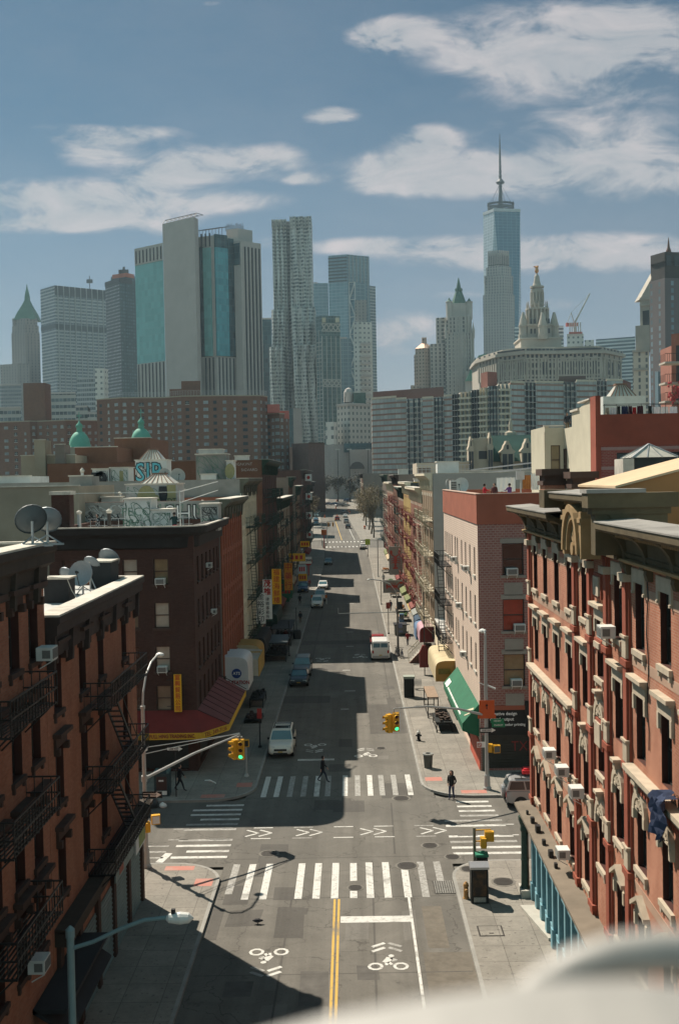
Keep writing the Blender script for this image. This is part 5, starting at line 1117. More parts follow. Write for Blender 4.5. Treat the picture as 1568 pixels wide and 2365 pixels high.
A,B=at(*q(63,490,Y0+21.5)),at(*q(360,428,Y0+3.4));fins(T,'ribs',A,B,8,zt+1,z-1.5,.9,.35,m_dkrib);fins(T,'ribs',A,B,8,0,zb-.5,.9,.35,m_dkrib)
o,f,z=vol(T,'main_slab',[q(357,213,Y0),q(690,150,Y0-19),q(732,170,Y0-12)],46,m_con)
b=MB()
for i in range(9):c=V((*f[0],z)).lerp(V((*f[1],z)),i/8);b.bar(c,c+V((1.5,3,3.2)),.35);b.bar(c+V((1.5,3,3.2)),c+V((5,9,3.2)),.35);b.bar(c,c+V((5,9,3.2)),.25)
b.bar(V((*f[0],z+3.2))+V((1.5,3,0)),V((*f[1],z+3.2))+V((1.5,3,0)),.4);b.build('roof_screen',mat('roof steelwork',(.10,.105,.11),.6),T)
vol(T,'middle_core',[q(735,330,Y0+4),q(900,345,Y0-1),q(1185,395,Y0+12)],40,m_con2)
zt=at(*q(850,500,Y0)).z;zb=at(*q(850,1610,Y0)).z;zt2=at(*q(1000,370,Y0+4)).z
def onf(cx,Y):p=at(*q(cx,500,Y));return(p.x,p.y)
def panel(name,ca,cb,Ya,Yb,za,zb_,m,d=.6):
 p,r=V((*onf(ca,Ya),0)),V((*onf(cb,Yb),0));e=(r-p).normalized();nr=V((e.y,-e.x,0));b=MB();b.obox((p+r)/2+V((0,0,(za+zb_)/2))+nr*d/2,e*(r-p).length/2,nr*d/2,V((0,0,(zb_-za)/2)));b.build(name,m,T)
panel('dark_glass',752,790,Y0+3.5,Y0+2.2,zb,zt+3,g_dk,.8);panel('teal_glass',790,868,Y0+2.2,Y0,zb,zt+2,g_teal,1.4);panel('teal_glass',902,1035,Y0-1,Y0+5,zb,zt+2,g_teal2,1.4);panel('dark_glass',1040,1100,Y0+5,Y0+8,zb,zt2,g_dk,1.2);panel('dark_glass',902,1035,Y0-1,Y0+5,zt+2,zt2+2,g_dk,1.0)
fins(T,'ribs',onf(770,Y0+3),onf(890,Y0-.6),3,0,zb-1,1.0,.4,m_dkrib);fins(T,'ribs',onf(910,Y0-.6),onf(1100,Y0+8),5,0,zb-1,1.0,.4,m_dkrib);fins(T,'ribs',onf(750,Y0+3),onf(880,Y0),3,zt+3,zt2+3,1.0,.4,m_dkrib)
vol(T,'upper_block',[q(1030,275,Y0+16),q(1150,258,Y0+12),q(1303,300,Y0+20)],30,m_con)
o,f,z=vol(T,'right_wing',[q(1105,395,Y0+6),q(1180,392,Y0+2),q(1392,438,Y0+14)],42,m_con);fins(T,'ribs',onf(1205,Y0+3),onf(1392,Y0+13.6),5,0,z-4,1.0,.4,m_dkrib);panel('dark_glass',1112,1172,Y0+5.5,Y0+2.5,at(*q(1140,650,Y0+4)).z,z-1.5,g_dk,.5)
b=MB()
for i in range(22):p=at(*q(1020+i*9,250,Y0+18));b.bar((p.x,p.y,at(*q(1100,275,Y0+16)).z-1),(p.x,p.y,at(*q(1100,205+40*rnd(),Y0+18)).z),.3)
for i in range(8):p=at(*q(745+i*34,290-i*5,Y0+5));b.bar((p.x-2,p.y,p.z),(p.x+5,p.y+3,p.z+1),.35);b.bar((p.x,p.y,p.z-6),(p.x,p.y,p.z),.3)
b.build('antennas',mat('roof steelwork',(.1,.1,.1)),T)
k1=px(0,780,3.733);q=lambda cx,cy,Y:(*k1(cx,cy),Y)
T=tower('slender masonry tower with a green pyramid roof and spire at the far left');Y0=1500
g_mas=grid('old masonry bays',(.155,.14,.13),(.07,.075,.075),4.5,4,.35,.65,.2,.75,.4,.4)
o,f,z=vol(T,'shaft',[q(128,700,Y0),q(280,700,Y0-8),q(440,700,Y0)],40,g_mas,0,at(*q(280,760,Y0)).z)
vol(T,'upper_shaft',[q(137,680,Y0+2),q(280,680,Y0-6),q(430,680,Y0+2)],36,g_mas,z,at(*q(280,680,Y0)).z);vol(T,'belfry',[q(150,610,Y0+4),q(280,610,Y0-3),q(402,610,Y0+4)],30,g_mas,0,at(*q(280,600,Y0)).z)
a,c=at(*q(155,610,Y0)),at(*q(398,610,Y0));cx,w=(a.x+c.x)/2,(c.x-a.x)/2;zz=[at(*q(275,y,Y0)).z for y in(600,520,440,380,350,290,240,200)];zz[0]-=1
ws=[1,.72,.4,.2,.2,.13,.05,.02];b=MB()
for i in range(7):
 s0,s1=w*ws[i],w*ws[i+1];b.prism([(cx-s0,Y0+15-s0),(cx+s0,Y0+15-s0),(cx+s0,Y0+15+s0),(cx-s0,Y0+15+s0)],zz[i],zz[i+1],[(cx-s1,Y0+15-s1),(cx+s1,Y0+15-s1),(cx+s1,Y0+15+s1),(cx-s1,Y0+15+s1)])
b.build('pyramid_roof',mat('dull green copper',(.06,.17,.12),.7,.2,.1),T);b=MB()
for s in(155,400):p=at(*q(s,600,Y0+2));b.box(p.x-1.5,p.x+1.5,p.y-1.5,p.y+1.5,p.z-10,p.z)
b.build('pinnacle',g_mas,T)
vol(T,'lower_wing',[q(5,1125,Y0-30),q(200,1090,Y0-40),q(330,1090,Y0-35)],40,g_mas)
T=tower('broad silver gridded slab tower left of the dark tower');Y0=1420
g_sil=grid('silver louvred curtain wall',(.21,.215,.215),(.085,.10,.105),2.2,4.3,.06,.94,.3,.92,.35,.2);g_sil2=grid('silver side wall',(.14,.145,.145),(.085,.095,.1),2.2,4.3,.05,.95,.35,.9,.25,.2)
f,z=foot([q(448,268,Y0+30),q(605,236,Y0),q(1165,300,Y0+45)],60);b=MB();b.prism(f,0,z);b.build('shaft',g_sil,T)
fins(T,'mullions',f[1],f[2],9,0,z,1.1,1.1,mat('aluminium fin',(.30,.305,.3),.5));slabs(T,'louvre_band',f[1],f[2],[z-4,z-9,at(*q(800,700,Y0+15)).z],7,.5,m_dkrib);slabs(T,'louvre_band',f[0],f[1],[at(*q(500,700,Y0+15)).z],6,.5,m_dkrib)
p=at(*q(955,280,Y0+30));MB().bar((p.x,p.y+20,p.z-10),(p.x,p.y+20,p.z+22),.9).box(p.x-4,p.x+4,p.y+19,p.y+21,p.z+12,p.z+17).build('antenna',m_dkrib,T)
T=tower('dark square-windowed tower topped with orange netting, between silver slab and concrete tower');Y0=1150
g_dkt=grid('dark tower sunlit side',(.045,.05,.055),(.28,.30,.31),3.1,3.6,.25,.75,.3,.7,.25,.3);g_dkt2=grid('dark tower shaded side',(.03,.05,.055),(.055,.09,.1),3.1,3.6,.2,.8,.25,.75,.4,.3)  # one wall in two tones, sun and shade put into the colours
f,z=foot([q(1163,210,Y0+26),q(1322,175,Y0),q(1560,175,Y0+24)],40);b=MB();b.prism(f,0,z);b.mi=[0]*len(b.f)
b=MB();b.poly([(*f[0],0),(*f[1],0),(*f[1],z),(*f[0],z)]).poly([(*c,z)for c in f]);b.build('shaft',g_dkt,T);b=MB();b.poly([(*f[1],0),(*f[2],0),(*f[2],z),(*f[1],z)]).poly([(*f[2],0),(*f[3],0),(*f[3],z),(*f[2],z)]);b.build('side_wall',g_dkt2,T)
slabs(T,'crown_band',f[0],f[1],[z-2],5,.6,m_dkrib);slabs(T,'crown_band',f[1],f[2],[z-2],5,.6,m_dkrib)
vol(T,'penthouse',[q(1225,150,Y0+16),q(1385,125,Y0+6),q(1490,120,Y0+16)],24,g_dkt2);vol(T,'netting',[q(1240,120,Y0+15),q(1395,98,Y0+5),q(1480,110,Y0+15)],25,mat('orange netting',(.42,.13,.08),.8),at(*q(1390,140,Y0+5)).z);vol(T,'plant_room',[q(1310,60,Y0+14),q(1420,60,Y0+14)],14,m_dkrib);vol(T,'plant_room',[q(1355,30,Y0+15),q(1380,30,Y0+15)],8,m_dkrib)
T=tower('pale stone office block half hidden in front of the silver slab',cat='office block');Y0=1000
g_pal=grid('pale office windows',(.34,.33,.30),(.11,.12,.12),5,5.2,.3,.7,.3,.7,.3,.3)
vol(T,'shaft',[q(1048,1150,Y0),q(1145,1150,Y0),q(1195,1160,Y0+10)],30,g_pal);vol(T,'lower_wing',[q(850,1290,Y0+5),q(990,1275,Y0+2),q(1048,1200,Y0+2)],30,g_sil)
g_low=grid('banded low office',(.22,.21,.19),(.06,.075,.08),3,5,.05,.95,.35,.85,.6,.25)
for pts,Y0,lab in(([(520,1420),(840,1440)],820,'long low banded office between the brick stub and the pale office'),([(0,1590),(235,1590)],800,'low banded office at the far left edge above the brick estate'),([(0,1250),(120,1330),(240,1430)],1250,'grey stepped hulk at the far left behind the low offices'),([(840,1590),(970,1570)],700,'little pale roof block beside the tall brick estate slab'),([(970,1660),(1070,1650)],690,'flat grey roof block against the tall brick estate slab')):
 T=tower(lab,'office_block','office block');f,z=foot([q(x,y,Y0)for x,y in pts],40);b=MB();b.prism(f,0,z);b.build('wall',g_low if Y0!=1250 else g_sil2,T);b=MB();b.prism([(x,y-.8)for x,y in f[:-2]]+f[-2:],z+.01,z+1.2);b.build('roof_edge',m_con,T)
k2=px(760,600,2.956);q=lambda cx,cy,Y:(*k2(cx,cy),Y)
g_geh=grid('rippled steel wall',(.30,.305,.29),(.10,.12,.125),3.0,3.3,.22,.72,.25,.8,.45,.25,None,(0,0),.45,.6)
g_geh2=grid('rippled steel shade',(.17,.18,.18),(.08,.095,.10),3.0,3.3,.22,.72,.25,.8,.4,.25,None,(0,0),.45,.6)  # darker copy of the rippled steel, recess shade put into its colour
T=tower('tall rippled steel residential tower stepping in towards its top, right of the great concrete tower');Y0=1000
def ripple(name,xs,ytop,ybot_,Yb,amp,m,seed,n=6):
 """a facade of vertical folds that wander with height"""
 b=MB();zs=[0];p0=[at(*q(x,ytop,Yb))for x in xs];zt=at(*q(xs[0],ytop,Yb)).z;zt=sum(p.z for p in p0)/len(p0);NZ=22
 L,Rr=p0[0].x,p0[-1].x;cols=n*4+1
 P=lambda i,j:V((L+(Rr-L)*i/(cols-1),Yb+amp*sin(2*pi*i/(cols-1)*n*.5+1.2*sin(j*.35+seed)+seed)+.4*amp*sin(i*1.7+j*.6),(ybot_ if not callable(ybot_)else 0)+(zt-ybot_)*j/NZ))
 for i in range(cols-1):
  for j in range(NZ):b.poly([P(i,j),P(i+1,j),P(i+1,j+1),P(i,j+1)])
 b.box(L,Rr,Yb+amp+.2,Yb+30,ybot_,zt-.5);return b.build(name,m,T),zt
for nm,xa,xb,yt,dY,m,s in(('left_wing',103,235,1255,-6,g_geh,1),('right_wing',318,545,1235,-8,g_geh,2),('left_mid',122,240,930,-2,g_geh,3),('right_mid',305,502,905,-4,g_geh,4),('left_top',128,250,145,2,g_geh,5),('right_top',280,470,118,0,g_geh,6)):
 ripple('facade',[xa,xb],yt,0,Y0+dY,1.7,m,s)
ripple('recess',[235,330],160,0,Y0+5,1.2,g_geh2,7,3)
b=MB()
for xa,xb,y0,y1,dY in((128,250,145,175,1.2),(285,468,118,180,-1)):
 a,c=at(*q(xa,y0,Y0+dY)),at(*q(xb,y0,Y0+dY));n=9;zl=at(*q(xa,y1,Y0)).z
 for i in range(n):x=a.x+(c.x-a.x)*i/(n-1);b.box(x-.35,x+.35,a.y-2.3,a.y-1.6,zl-4,a.z)
b.build('crown_mullions',mat('steel mullion',(.28,.29,.28),.4),T)
T=tower('plain grey base block in front of the rippled steel tower','office_block','office block');vol(T,'wall',[q(312,1790,900),q(385,1790,900)],30,mat('grey render',(.27,.26,.25)));vol(T,'blue_wall',[q(278,1790,905),q(312,1790,905)],30,g_dk)
g_blu=grid('blue glass curtain wall',(.15,.22,.25),(.12,.20,.235),6,4.5,.03,.97,.1,.95,.1,.06);g_blu2=grid('shaded blue glass',(.10,.15,.17),(.075,.125,.15),6,4.5,.06,.94,.1,.95,.15,.06)  # second is a darker copy, shade put into the glass colour
T=tower('tall sheer blue glass tower with louvred top, right of the rippled steel tower');Y0=1520
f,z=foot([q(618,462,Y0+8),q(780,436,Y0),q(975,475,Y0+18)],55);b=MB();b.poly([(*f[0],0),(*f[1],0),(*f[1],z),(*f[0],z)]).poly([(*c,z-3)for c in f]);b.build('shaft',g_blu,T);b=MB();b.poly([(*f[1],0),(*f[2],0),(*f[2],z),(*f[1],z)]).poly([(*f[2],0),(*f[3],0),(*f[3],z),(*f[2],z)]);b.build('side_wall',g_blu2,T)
slabs(T,'louvres',f[0],f[1],[z-4-i*4.6 for i in range(8)],2.2,.6,m_dkrib);fins(T,'mullions',f[1],f[2],6,z*.62,z-2,.8,.8,mat('aluminium fin',(.3,.3,.3)))
vol(T,'east_wing',[q(970,720,Y0+22),q(1030,725,Y0+30)],40,g_sil)
T=tower('narrow glass tower with a white zigzag truss down its edge');Y0=1330
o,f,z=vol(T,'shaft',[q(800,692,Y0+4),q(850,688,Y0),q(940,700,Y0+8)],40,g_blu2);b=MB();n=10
for i in range(n):
 za,zb_=z-i*21,z-(i+1)*21;p,r=V((*f[0],0)),V((*f[1],0));o_=V((0,-.8,0));a,c=(p,r)if i%2 else(r,p)
 b.bar(a+o_+V((0,0,za)),c+o_+V((0,0,zb_)),1.1);b.bar(p+o_+V((0,0,za)),r+o_+V((0,0,za)),.8)
for p in(f[0],f[1]):b.bar((p[0],p[1]-.8,0),(p[0],p[1]-.8,z),1.1)
b.build('truss',mat('white steel',(.5,.5,.48),.6),T)
T=tower('dark concrete tower beside the zigzag truss, with balconies stepping down its side');Y0=1200
vol(T,'shaft',[q(850,845,Y0+4),q(955,845,Y0+2)],30,grid('taupe tower',(.16,.15,.14),(.07,.08,.085),4,3.4,.3,.6,.2,.8,.4,.3));vol(T,'front_wing',[q(835,960,Y0),q(885,960,Y0-4),q(1000,1040,Y0+2)],25,g_pal,0,at(*q(900,1040,Y0)).z)
p,r=at(*q(900,1300,Y0-6)),at(*q(985,1300,Y0-2));slabs(T,'balconies',p,r,[6+7*i for i in range(24)],2.4,2.5,m_con)
T=tower('glass and steel tower with white diamond bracing bands, just right of the rippled tower');Y0=960
g_grn=grid('green glass wall',(.07,.10,.095),(.055,.095,.095),2.6,3.5,.08,.92,.15,.9,.3,.12)
o,f,z=vol(T,'shaft',[q(508,985,Y0+8),q(560,985,Y0),q(720,990,Y0+6)],30,g_grn);wst=mat('white bracing',(.42,.42,.39),.7)
b=MB();p,r=V((*f[1],0)),V((*f[2],0))
for yt,yb in((1050,1115),(1540,1600),(1990,2050)):
 za,zb_=at(*q(640,yt,Y0)).z,at(*q(640,yb,Y0)).z;n=4
 for i in range(n):
  a,c=p.lerp(r,i/n),p.lerp(r,(i+1)/n);o_=V((0,-.6,0));b.bar(a+o_+V((0,0,za)),c+o_+V((0,0,zb_)),.9);b.bar(c+o_+V((0,0,za)),a+o_+V((0,0,zb_)),.9)
 for zq in(za,zb_):b.bar(p+o_+V((0,0,zq)),r+o_+V((0,0,zq)),.8)
for i in range(5):c=p.lerp(r,i/4);b.bar(c+V((0,-.6,0)),c+V((0,-.6,z-18)),.7)
s_,r_=V((*f[0],0)),V((*f[1],0))
for i in range(40):zq=4+i*3.5;b.bar(s_+V((0,-.4,zq)),r_+V((0,-.4,zq)),.5)if zq<z-12 else None
for i in(0,.5):c=s_.lerp(r_,i);b.bar(c+V((0,-.4,0)),c+V((0,-.4,z-12)),.5)
b.build('bracing',wst,T);b=MB();zt=at(*q(640,1000,Y0)).z
for xa,xb in((565,598),(680,714)):a,c=at(*q(xa,1000,Y0-1)),at(*q(xb,1040,Y0-1));b.box(a.x,c.x,a.y-.5,a.y+.5,c.z,a.z)
b.build('louvre_panels',mat('cream louvre',(.5,.47,.35),.7),T)
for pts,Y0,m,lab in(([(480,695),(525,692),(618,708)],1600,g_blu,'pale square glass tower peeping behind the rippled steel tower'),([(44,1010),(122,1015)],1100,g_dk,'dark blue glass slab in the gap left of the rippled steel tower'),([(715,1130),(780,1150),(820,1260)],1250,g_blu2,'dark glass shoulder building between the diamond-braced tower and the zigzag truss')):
 T=tower(lab);f,z=foot([q(x,y,Y0)for x,y in pts],40);b=MB();b.prism(f,0,z);b.build('shaft',m,T);slabs(T,'roof_edge',f[0],f[1],[z+.5],1.5,.4,m_con)
k3=px(1160,750,3.92);q=lambda cx,cy,Y:(*k3(cx,cy),Y)
g_goth=grid('gothic shaft',(.25,.235,.21),(.075,.08,.08),4.4,4.2,.3,.72,.12,.8,.35,.35);goth=mat('pale terracotta',(.42,.39,.35),.9,.15,.1);gcop=mat('dark verdigris roof',(.05,.125,.09),.7,.3,.15)
T=tower('gothic terracotta tower with a green spire and four corner pinnacles');Y0=1150
o,f,z=vol(T,'shaft',[q(605,915,Y0+4),q(820,930,Y0),q(938,915,Y0+6)],40,g_goth);fins(T,'piers',f[0],f[1],5,0,z,1.6,1.2,goth);fins(T,'piers',f[1],f[2],4,0,z,1.4,1.2,goth)
o,f2,z2=vol(T,'upper_shaft',[q(635,720,Y0+8),q(815,720,Y0+4),q(910,720,Y0+9)],28,g_goth,z);fins(T,'piers',f2[0],f2[1],5,z,z2,1.3,1.0,goth);fins(T,'piers',f2[1],f2[2],3,z,z2,1.3,1.0,goth)
o,f3,z3=vol(T,'crown',[q(672,570,Y0+12),q(780,570,Y0+9),q(868,570,Y0+12)],20,goth,z2)
cx,cy=(f3[0][0]+f3[2][0])/2,Y0+19;b=MB();pr=[(690,570),(705,520),(735,420),(745,380),(752,330),(768,258)];hw=[abs(at(*q(x,500,Y0)).x-at(*q(768,500,Y0)).x)for x,_ in pr];zz=[at(*q(768,y,Y0+10)).z for _,y in pr];hw[-1]=.3;zz[0]-=2
for i in range(5):b.lathe((cx,cy,0),[(hw[i]*1.2,zz[i]),(hw[i+1]*1.2,zz[i+1])],8)
b.lathe((cx,cy,0),[(hw[2]*1.35,zz[3]-3),(hw[2]*1.35,zz[3]-.5)],8);b.build('spire',gcop,T)
def pinn(par,x,y,z0,zs,zt,r,m1,m2):
 b=MB().lathe((x,y,0),[(r,z0),(r,zs),(r*1.2,zs+.2),(r*1.2,zs+1)],8);b.build('pinnacle',m1,par);b=MB().lathe((x,y,0),[(r*1.1,zs+.9),(r*.5,(zs+zt)/2),(.15,zt)],8);b.build('pinnacle_roof',m2,par)
for cxp,yt in((653,500),(885,505)):
 p=at(*q(cxp,560,Y0+9));pinn(T,p.x,p.y+3,z2-3,p.z,at(*q(cxp,yt,Y0+9)).z,3.4,goth,gcop)
for cxp,dy in((612,3),(930,5)):p=at(*q(cxp,920,Y0+dy));pinn(T,p.x,p.y,z-5,p.z+2,p.z+12,1.6,goth,goth)
vol(T,'rear_wing',[q(497,800,Y0+30),q(570,705,Y0+28),q(640,705,Y0+28)],30,g_goth);vol(T,'rear_wing',[q(428,1040,Y0+26),q(600,1040,Y0+26)],30,g_goth)
o,f,z=vol(T,'green_gable',[q(835,1370,Y0-20),q(985,1340,Y0-18)],20,goth);b=MB();p,r=at(*q(925,1370,Y0-12)),at(*q(1000,1370,Y0-12));b.lathe(((p.x+r.x)/2,p.y+6,p.z-2),[((r.x-p.x)/2,0),((r.x-p.x)*.42,8),((r.x-p.x)*.2,15),(.4,18)],14);b.build('dome',mat('grey green dome',(.12,.17,.17),.7),T)
a=at(*q(840,1470,Y0-24));b=MB().extr([(a.x,a.y,a.z),(a.x+13,a.y,a.z),(a.x+20,a.y,a.z+12),(a.x+22,a.y,a.z+28),(a.x+14,a.y,a.z+26),(a.x+6,a.y,a.z+12)],(0,6,0));b.build('green_roof',mat('bright verdigris',(.10,.24,.17),.7),T)
T=tower('brick tower with a glowing sunlit copper pyramid roof left of the gothic tower');Y0=1180
g_brk=grid('rosy brick shaft',(.24,.18,.14),(.1,.085,.075),4,3.8,.3,.7,.25,.7,.35,.4)
o,f,z=vol(T,'shaft',[q(257,1095,Y0),q(365,1095,Y0-6),q(480,1095,Y0+6)],26,g_brk);a=at(*q(360,1000,Y0+8));b=MB();ap=(a.x,a.y,at(*q(360,1010,Y0+6)).z)
for i in range(5):b.poly([(*f[i],z),(*f[(i+1)%5],z),ap])
b.build('pyramid_roof',mat('bright copper sheet',(.75,.48,.34),.35,.1,.3,.3),T);MB().box(ap[0]-2.5,ap[0]+2.5,ap[1]-2.5,ap[1]+2.5,ap[2]-4,ap[2]+4).build('finial',g_brk,T);vol(T,'base_wing',[q(205,1520,Y0-15),q(300,1520,Y0-15)],30,g_brk);vol(T,'side_wing',[q(243,1165,Y0+4),q(300,1165,Y0-2)],26,g_brk)
k4=px(1380,550,4.731);q=lambda cx,cy,Y:(*k4(cx,cy),Y)
T=tower('tallest glass tower of the skyline, tapering upwards to a ring and a long mast');Y0=1640
def tri_glass(nm,col,alt):return grid(nm,alt,col,7,4.4,.03,.97,.06,.97,.08,.05,spec=.8)
g_w1=tri_glass('deep blue tower glass',(.045,.12,.175),(.07,.15,.2));g_w2=tri_glass('silvery tower glass',(.26,.31,.34),(.3,.35,.37))
zt=at(*q(560,335,Y0)).z;XW=lambda cx,cy:at(*q(cx,cy,Y0)).x
tl,tm,tr=(XW(250,410),Y0+26),(XW(372,330),Y0),(XW(745,330),Y0+8);tb=(XW(610,330),Y0+52)
bl,bm,br_=(XW(170,2365),Y0+30),(XW(470,2365),Y0-6),(XW(808,2365),Y0+30);cx=(bl[0]+br_[0])/2;w=(br_[0]-bl[0])/2
zb=0;b1,b2=MB(),MB();top=[tl,tm,tr,tb];zs=[zt-3,zt,zt,zt-3]
base=[(bl[0]+.18*w,Y0+10),(cx+.52*w,Y0-4),(br_[0],Y0+38),(cx-.5*w,Y0+60)]
P=lambda p,z:(p[0],p[1],z)
b2.poly([P(base[0],0),P(tm,zt),P(tl,zt)]);b1.poly([P(base[0],0),P(base[1],0),P(tm,zt)])if 0 else b2.poly([P(base[0],0),P(base[1],0),P(tm,zt)])
b1.poly([P(base[1],0),P(tr,zt),P(tm,zt)]);b2.poly([P(base[1],0),P(base[2],0),P(tr,zt)]);b1.poly([P(base[2],0),P(tb,zt),P(tr,zt)]);b1.poly([P(base[2],0),P(base[3],0),P(tb,zt)]);b1.poly([P(base[3],0),P(tl,zt),P(tb,zt)]);b2.poly([P(base[3],0),P(base[0],0),P(tl,zt)]);b1.poly([P(p,zt)for p in top])
b1.build('glass_facets',g_w1,T);b2.build('pale_facets',g_w2,T)
b=MB();
for i in range(4):b.bar(P(top[i],zt+1),P(top[(i+1)%4],zt+1),1.4,4.5)
b.build('parapet',mat('silver parapet',(.42,.45,.46),.4),T)
mx,my=XW(494,300),Y0+24;b=MB();rr=abs(XW(680,300)-XW(310,300))/2;steel=mat('dark mast steel',(.05,.06,.07),.5);zr=at(*q(494,250,my)).z;c0=(XW(495,260),my)
for z0,z1,r0 in((zr-8,zr-3.5,rr*.97),(zr-2,zr+1,rr)):
 n=28
 for i in range(n):a0,a1=2*pi*i/n,2*pi*(i+1)/n;b.bar((c0[0]+r0*cos(a0),my+r0*.7*sin(a0),(z0+z1)/2),(c0[0]+r0*cos(a1),my+r0*.7*sin(a1),(z0+z1)/2),1.5,z1-z0)
for i in range(14):a0=2*pi*i/14;b.bar((c0[0]+rr*cos(a0),my+rr*.7*sin(a0),zr-14),(c0[0]+rr*cos(a0),my+rr*.7*sin(a0),zr+3),.7)
b.build('ring',steel,T)
zm=at(1160.5,308,my).z;h=zm-zr;b=MB();b.lathe((mx,my,zr-10),[(6,0),(5.4,8),(3.2,14),(2.6,.14*h+10),(1.9,.4*h+10),(1.5,.72*h+10),(.8,.9*h+10),(.25,h+10)],10)
for i,f_ in enumerate((.34,.40,.46,.53,.60,.67,.72,.78,.83)):r0=3.0*(1.15-f_);b.lathe((mx,my,zr+h*f_),[(r0,-.8),(r0*1.35,0),(r0,.8)],10)
b.lathe((mx,my,zr+h*.3),[(4,-2),(6.5,0),(6.5,1.2),(2.5,6)],10);b.build('mast',steel,T);b=MB()
for i in range(8):a0=2*pi*i/8+.2;b.bar((c0[0]+rr*.9*cos(a0),my+rr*.6*sin(a0),zr),(mx,my,zr+h*.3),.3)
b.build('stays',steel,T)
T=tower('limestone stepped tower standing in front of the tallest glass tower');Y0=1330
g_lim=grid('limestone shaft',(.215,.205,.195),(.10,.11,.115),3.4,3.5,.32,.7,.2,.75,.3,.4)
vol(T,'shaft',[q(215,1515,Y0+6),q(500,1515,Y0),q(655,1515,Y0+8)],30,g_lim);vol(T,'middle_shaft',[q(235,1250,Y0+7),q(500,1250,Y0+1),q(635,1230,Y0+8)],28,g_lim,60,at(*q(480,1240,Y0)).z);vol(T,'upper_shaft',[q(258,1130,Y0+8),q(500,1130,Y0+2),q(610,1130,Y0+8)],26,g_lim,60)
o,f,z=vol(T,'crown',[q(282,950,Y0+9),q(430,925,Y0+3),q(580,940,Y0+9)],24,g_lim,60);fins(T,'crown_piers',f[0],f[1],6,z-14,z+3,1.6,.8,mat('limestone',(.33,.31,.29)));fins(T,'crown_piers',f[1],f[2],6,z-14,z+3,1.6,.8,mat('limestone'));fins(T,'crown_voids',f[0],f[1],5,z-15,z-3,2.2,.3,m_dkrib);fins(T,'crown_voids',f[1],f[2],5,z-15,z-3,2.2,.3,m_dkrib)
vol(T,'balcony_frame',[q(232,1255,Y0+4),q(258,1255,Y0+4)],4,mat('limestone'),at(*q(240,1350,Y0)).z)
k5=px(1380,970,2.509);q=lambda cx,cy,Y:(*k5(cx,cy),Y)
civ=mat('civic granite',(.40,.365,.31),.9,.2,.12,big=.03);civd=mat('dark tall window',(.05,.055,.06),.4)
T=tower('monumental granite civic building with a tiered wedding cake crown topped by a gilded statue','civic_building','civic building');Y0=850
seq=[(82,235,Y0+60),(228,180,Y0+18),(430,150,Y0),(660,130,Y0+4),(990,130,Y0+2),(1140,160,Y0+34)]
W=[at(*q(x,180,Y))for x,_,Y in seq];zr=at(*q(560,190,Y0)).z;zr2=at(*q(560,140,Y0)).z;F5=[(p.x,p.y)for p in W]+[(W[-1].x,Y0+110),(W[0].x,Y0+110)]
b=MB();b.prism(F5,0,zr);b.build('main_block',civ,T)
def offs(pts,d):
 c=V((sum(p[0]for p in pts)/len(pts),sum(p[1]for p in pts)/len(pts)));return[tuple(c+(V(p)-c)*(1+d/max(1,(V(p)-c).length)))for p in pts]
b=MB();b.prism(offs(F5,3.2),zr,zr+2.2);b.prism(offs(F5,1.2),zr+2.2,zr+4.5);b.prism(offs(F5,-5),zr+4.4,zr2);b.prism(offs(F5,-4),zr2,zr2+1);b.build('cornice',civ,T)
zc1,zc0,zs0=at(*q(560,235,Y0)).z,at(*q(560,350,Y0)).z,at(*q(560,400,Y0)).z
slabs(T,'string_course',F5[1],F5[2],[zc0-2.5,zc1+1.5],1,1.4,civ);slabs(T,'string_course',F5[2],F5[3],[zc0-2.5,zc1+1.5],1,.9,civ);slabs(T,'string_course',F5[3],F5[4],[zc0-2.5,zc1+1.5],1,.9,civ);slabs(T,'string_course',F5[4],F5[5],[zc0-2.5,zc1+1.5],1,.9,civ)
for i,(n,us)in enumerate(((6,[.25]),(6,[.15,.8,.92]),(7,[.6]),(11,[.14,.32,.5,.68,.86]),(4,[.3,.55,.8]))):
 p,r=F5[i],F5[i+1]
 if i==0:fins(T,'columns',p,r,9,zc0,zc1,2.0,1.6,civ)
 winset(T,p,r,us,[zc0+1],4.2,zc1-zc0-2,civd,None,100);fins(T,'pilasters',p,r,(5,12,9,16,6)[i],zc0-2,zc1+1,1.1,.9,civ);fins(T,'attic_panels',p,r,(4,11,8,14,6)[i],zr+3,zr+4.3,2.4,1.5,civd);small=[(j+.5)/n for j in range(n)]
 winset(T,p,r,small,[zc1+3.2,zs0+1],2.1,3.8,civd);winset(T,p,r,[u for u in small if all(abs(u-v)>.07 for v in us)],[zc0+1,zc0+6.5,zc0+12],1.9,3.6,civd);winset(T,p,r,small,[zs0-6-5*j for j in range(5)],2.0,3.3,civd)
qq=lambda cx,cy,Y=Y0+36:at(*(*k4(cx,cy),Y));cx0=qq(995,1600).x;cy0=Y0+44
def tier(name,ca,yt,yb,sq=False,m=civ,cols=0):
 r=abs(qq(ca,1600).x-cx0);z0,z1=qq(995,yb).z,qq(995,yt).z;b=MB()
 if sq:b.box(cx0-r,cx0+r,cy0-r,cy0+r,z0,z1).box(cx0-r-1,cx0+r+1,cy0-r-1,cy0+r+1,z1-1.3,z1)
 else:
  b.lathe((cx0,cy0,0),[(r*.8,z0),(r*.8,z1-1.5),(r*1.08,z1-1.4),(r*1.08,z1)],20);b.lathe((cx0,cy0,0),[(r*1.03,z0),(r*1.03,z0+1.2),(r*.8,z0+1.3)],20)
  for i in range(cols):a=2*pi*(i+.5)/cols;b.lathe((cx0+r*.97*cos(a),cy0+r*.97*sin(a),0),[(.95,z0+1),(.85,z1-1.3)],8)
 b.build(name,m,T);return r,z0,z1
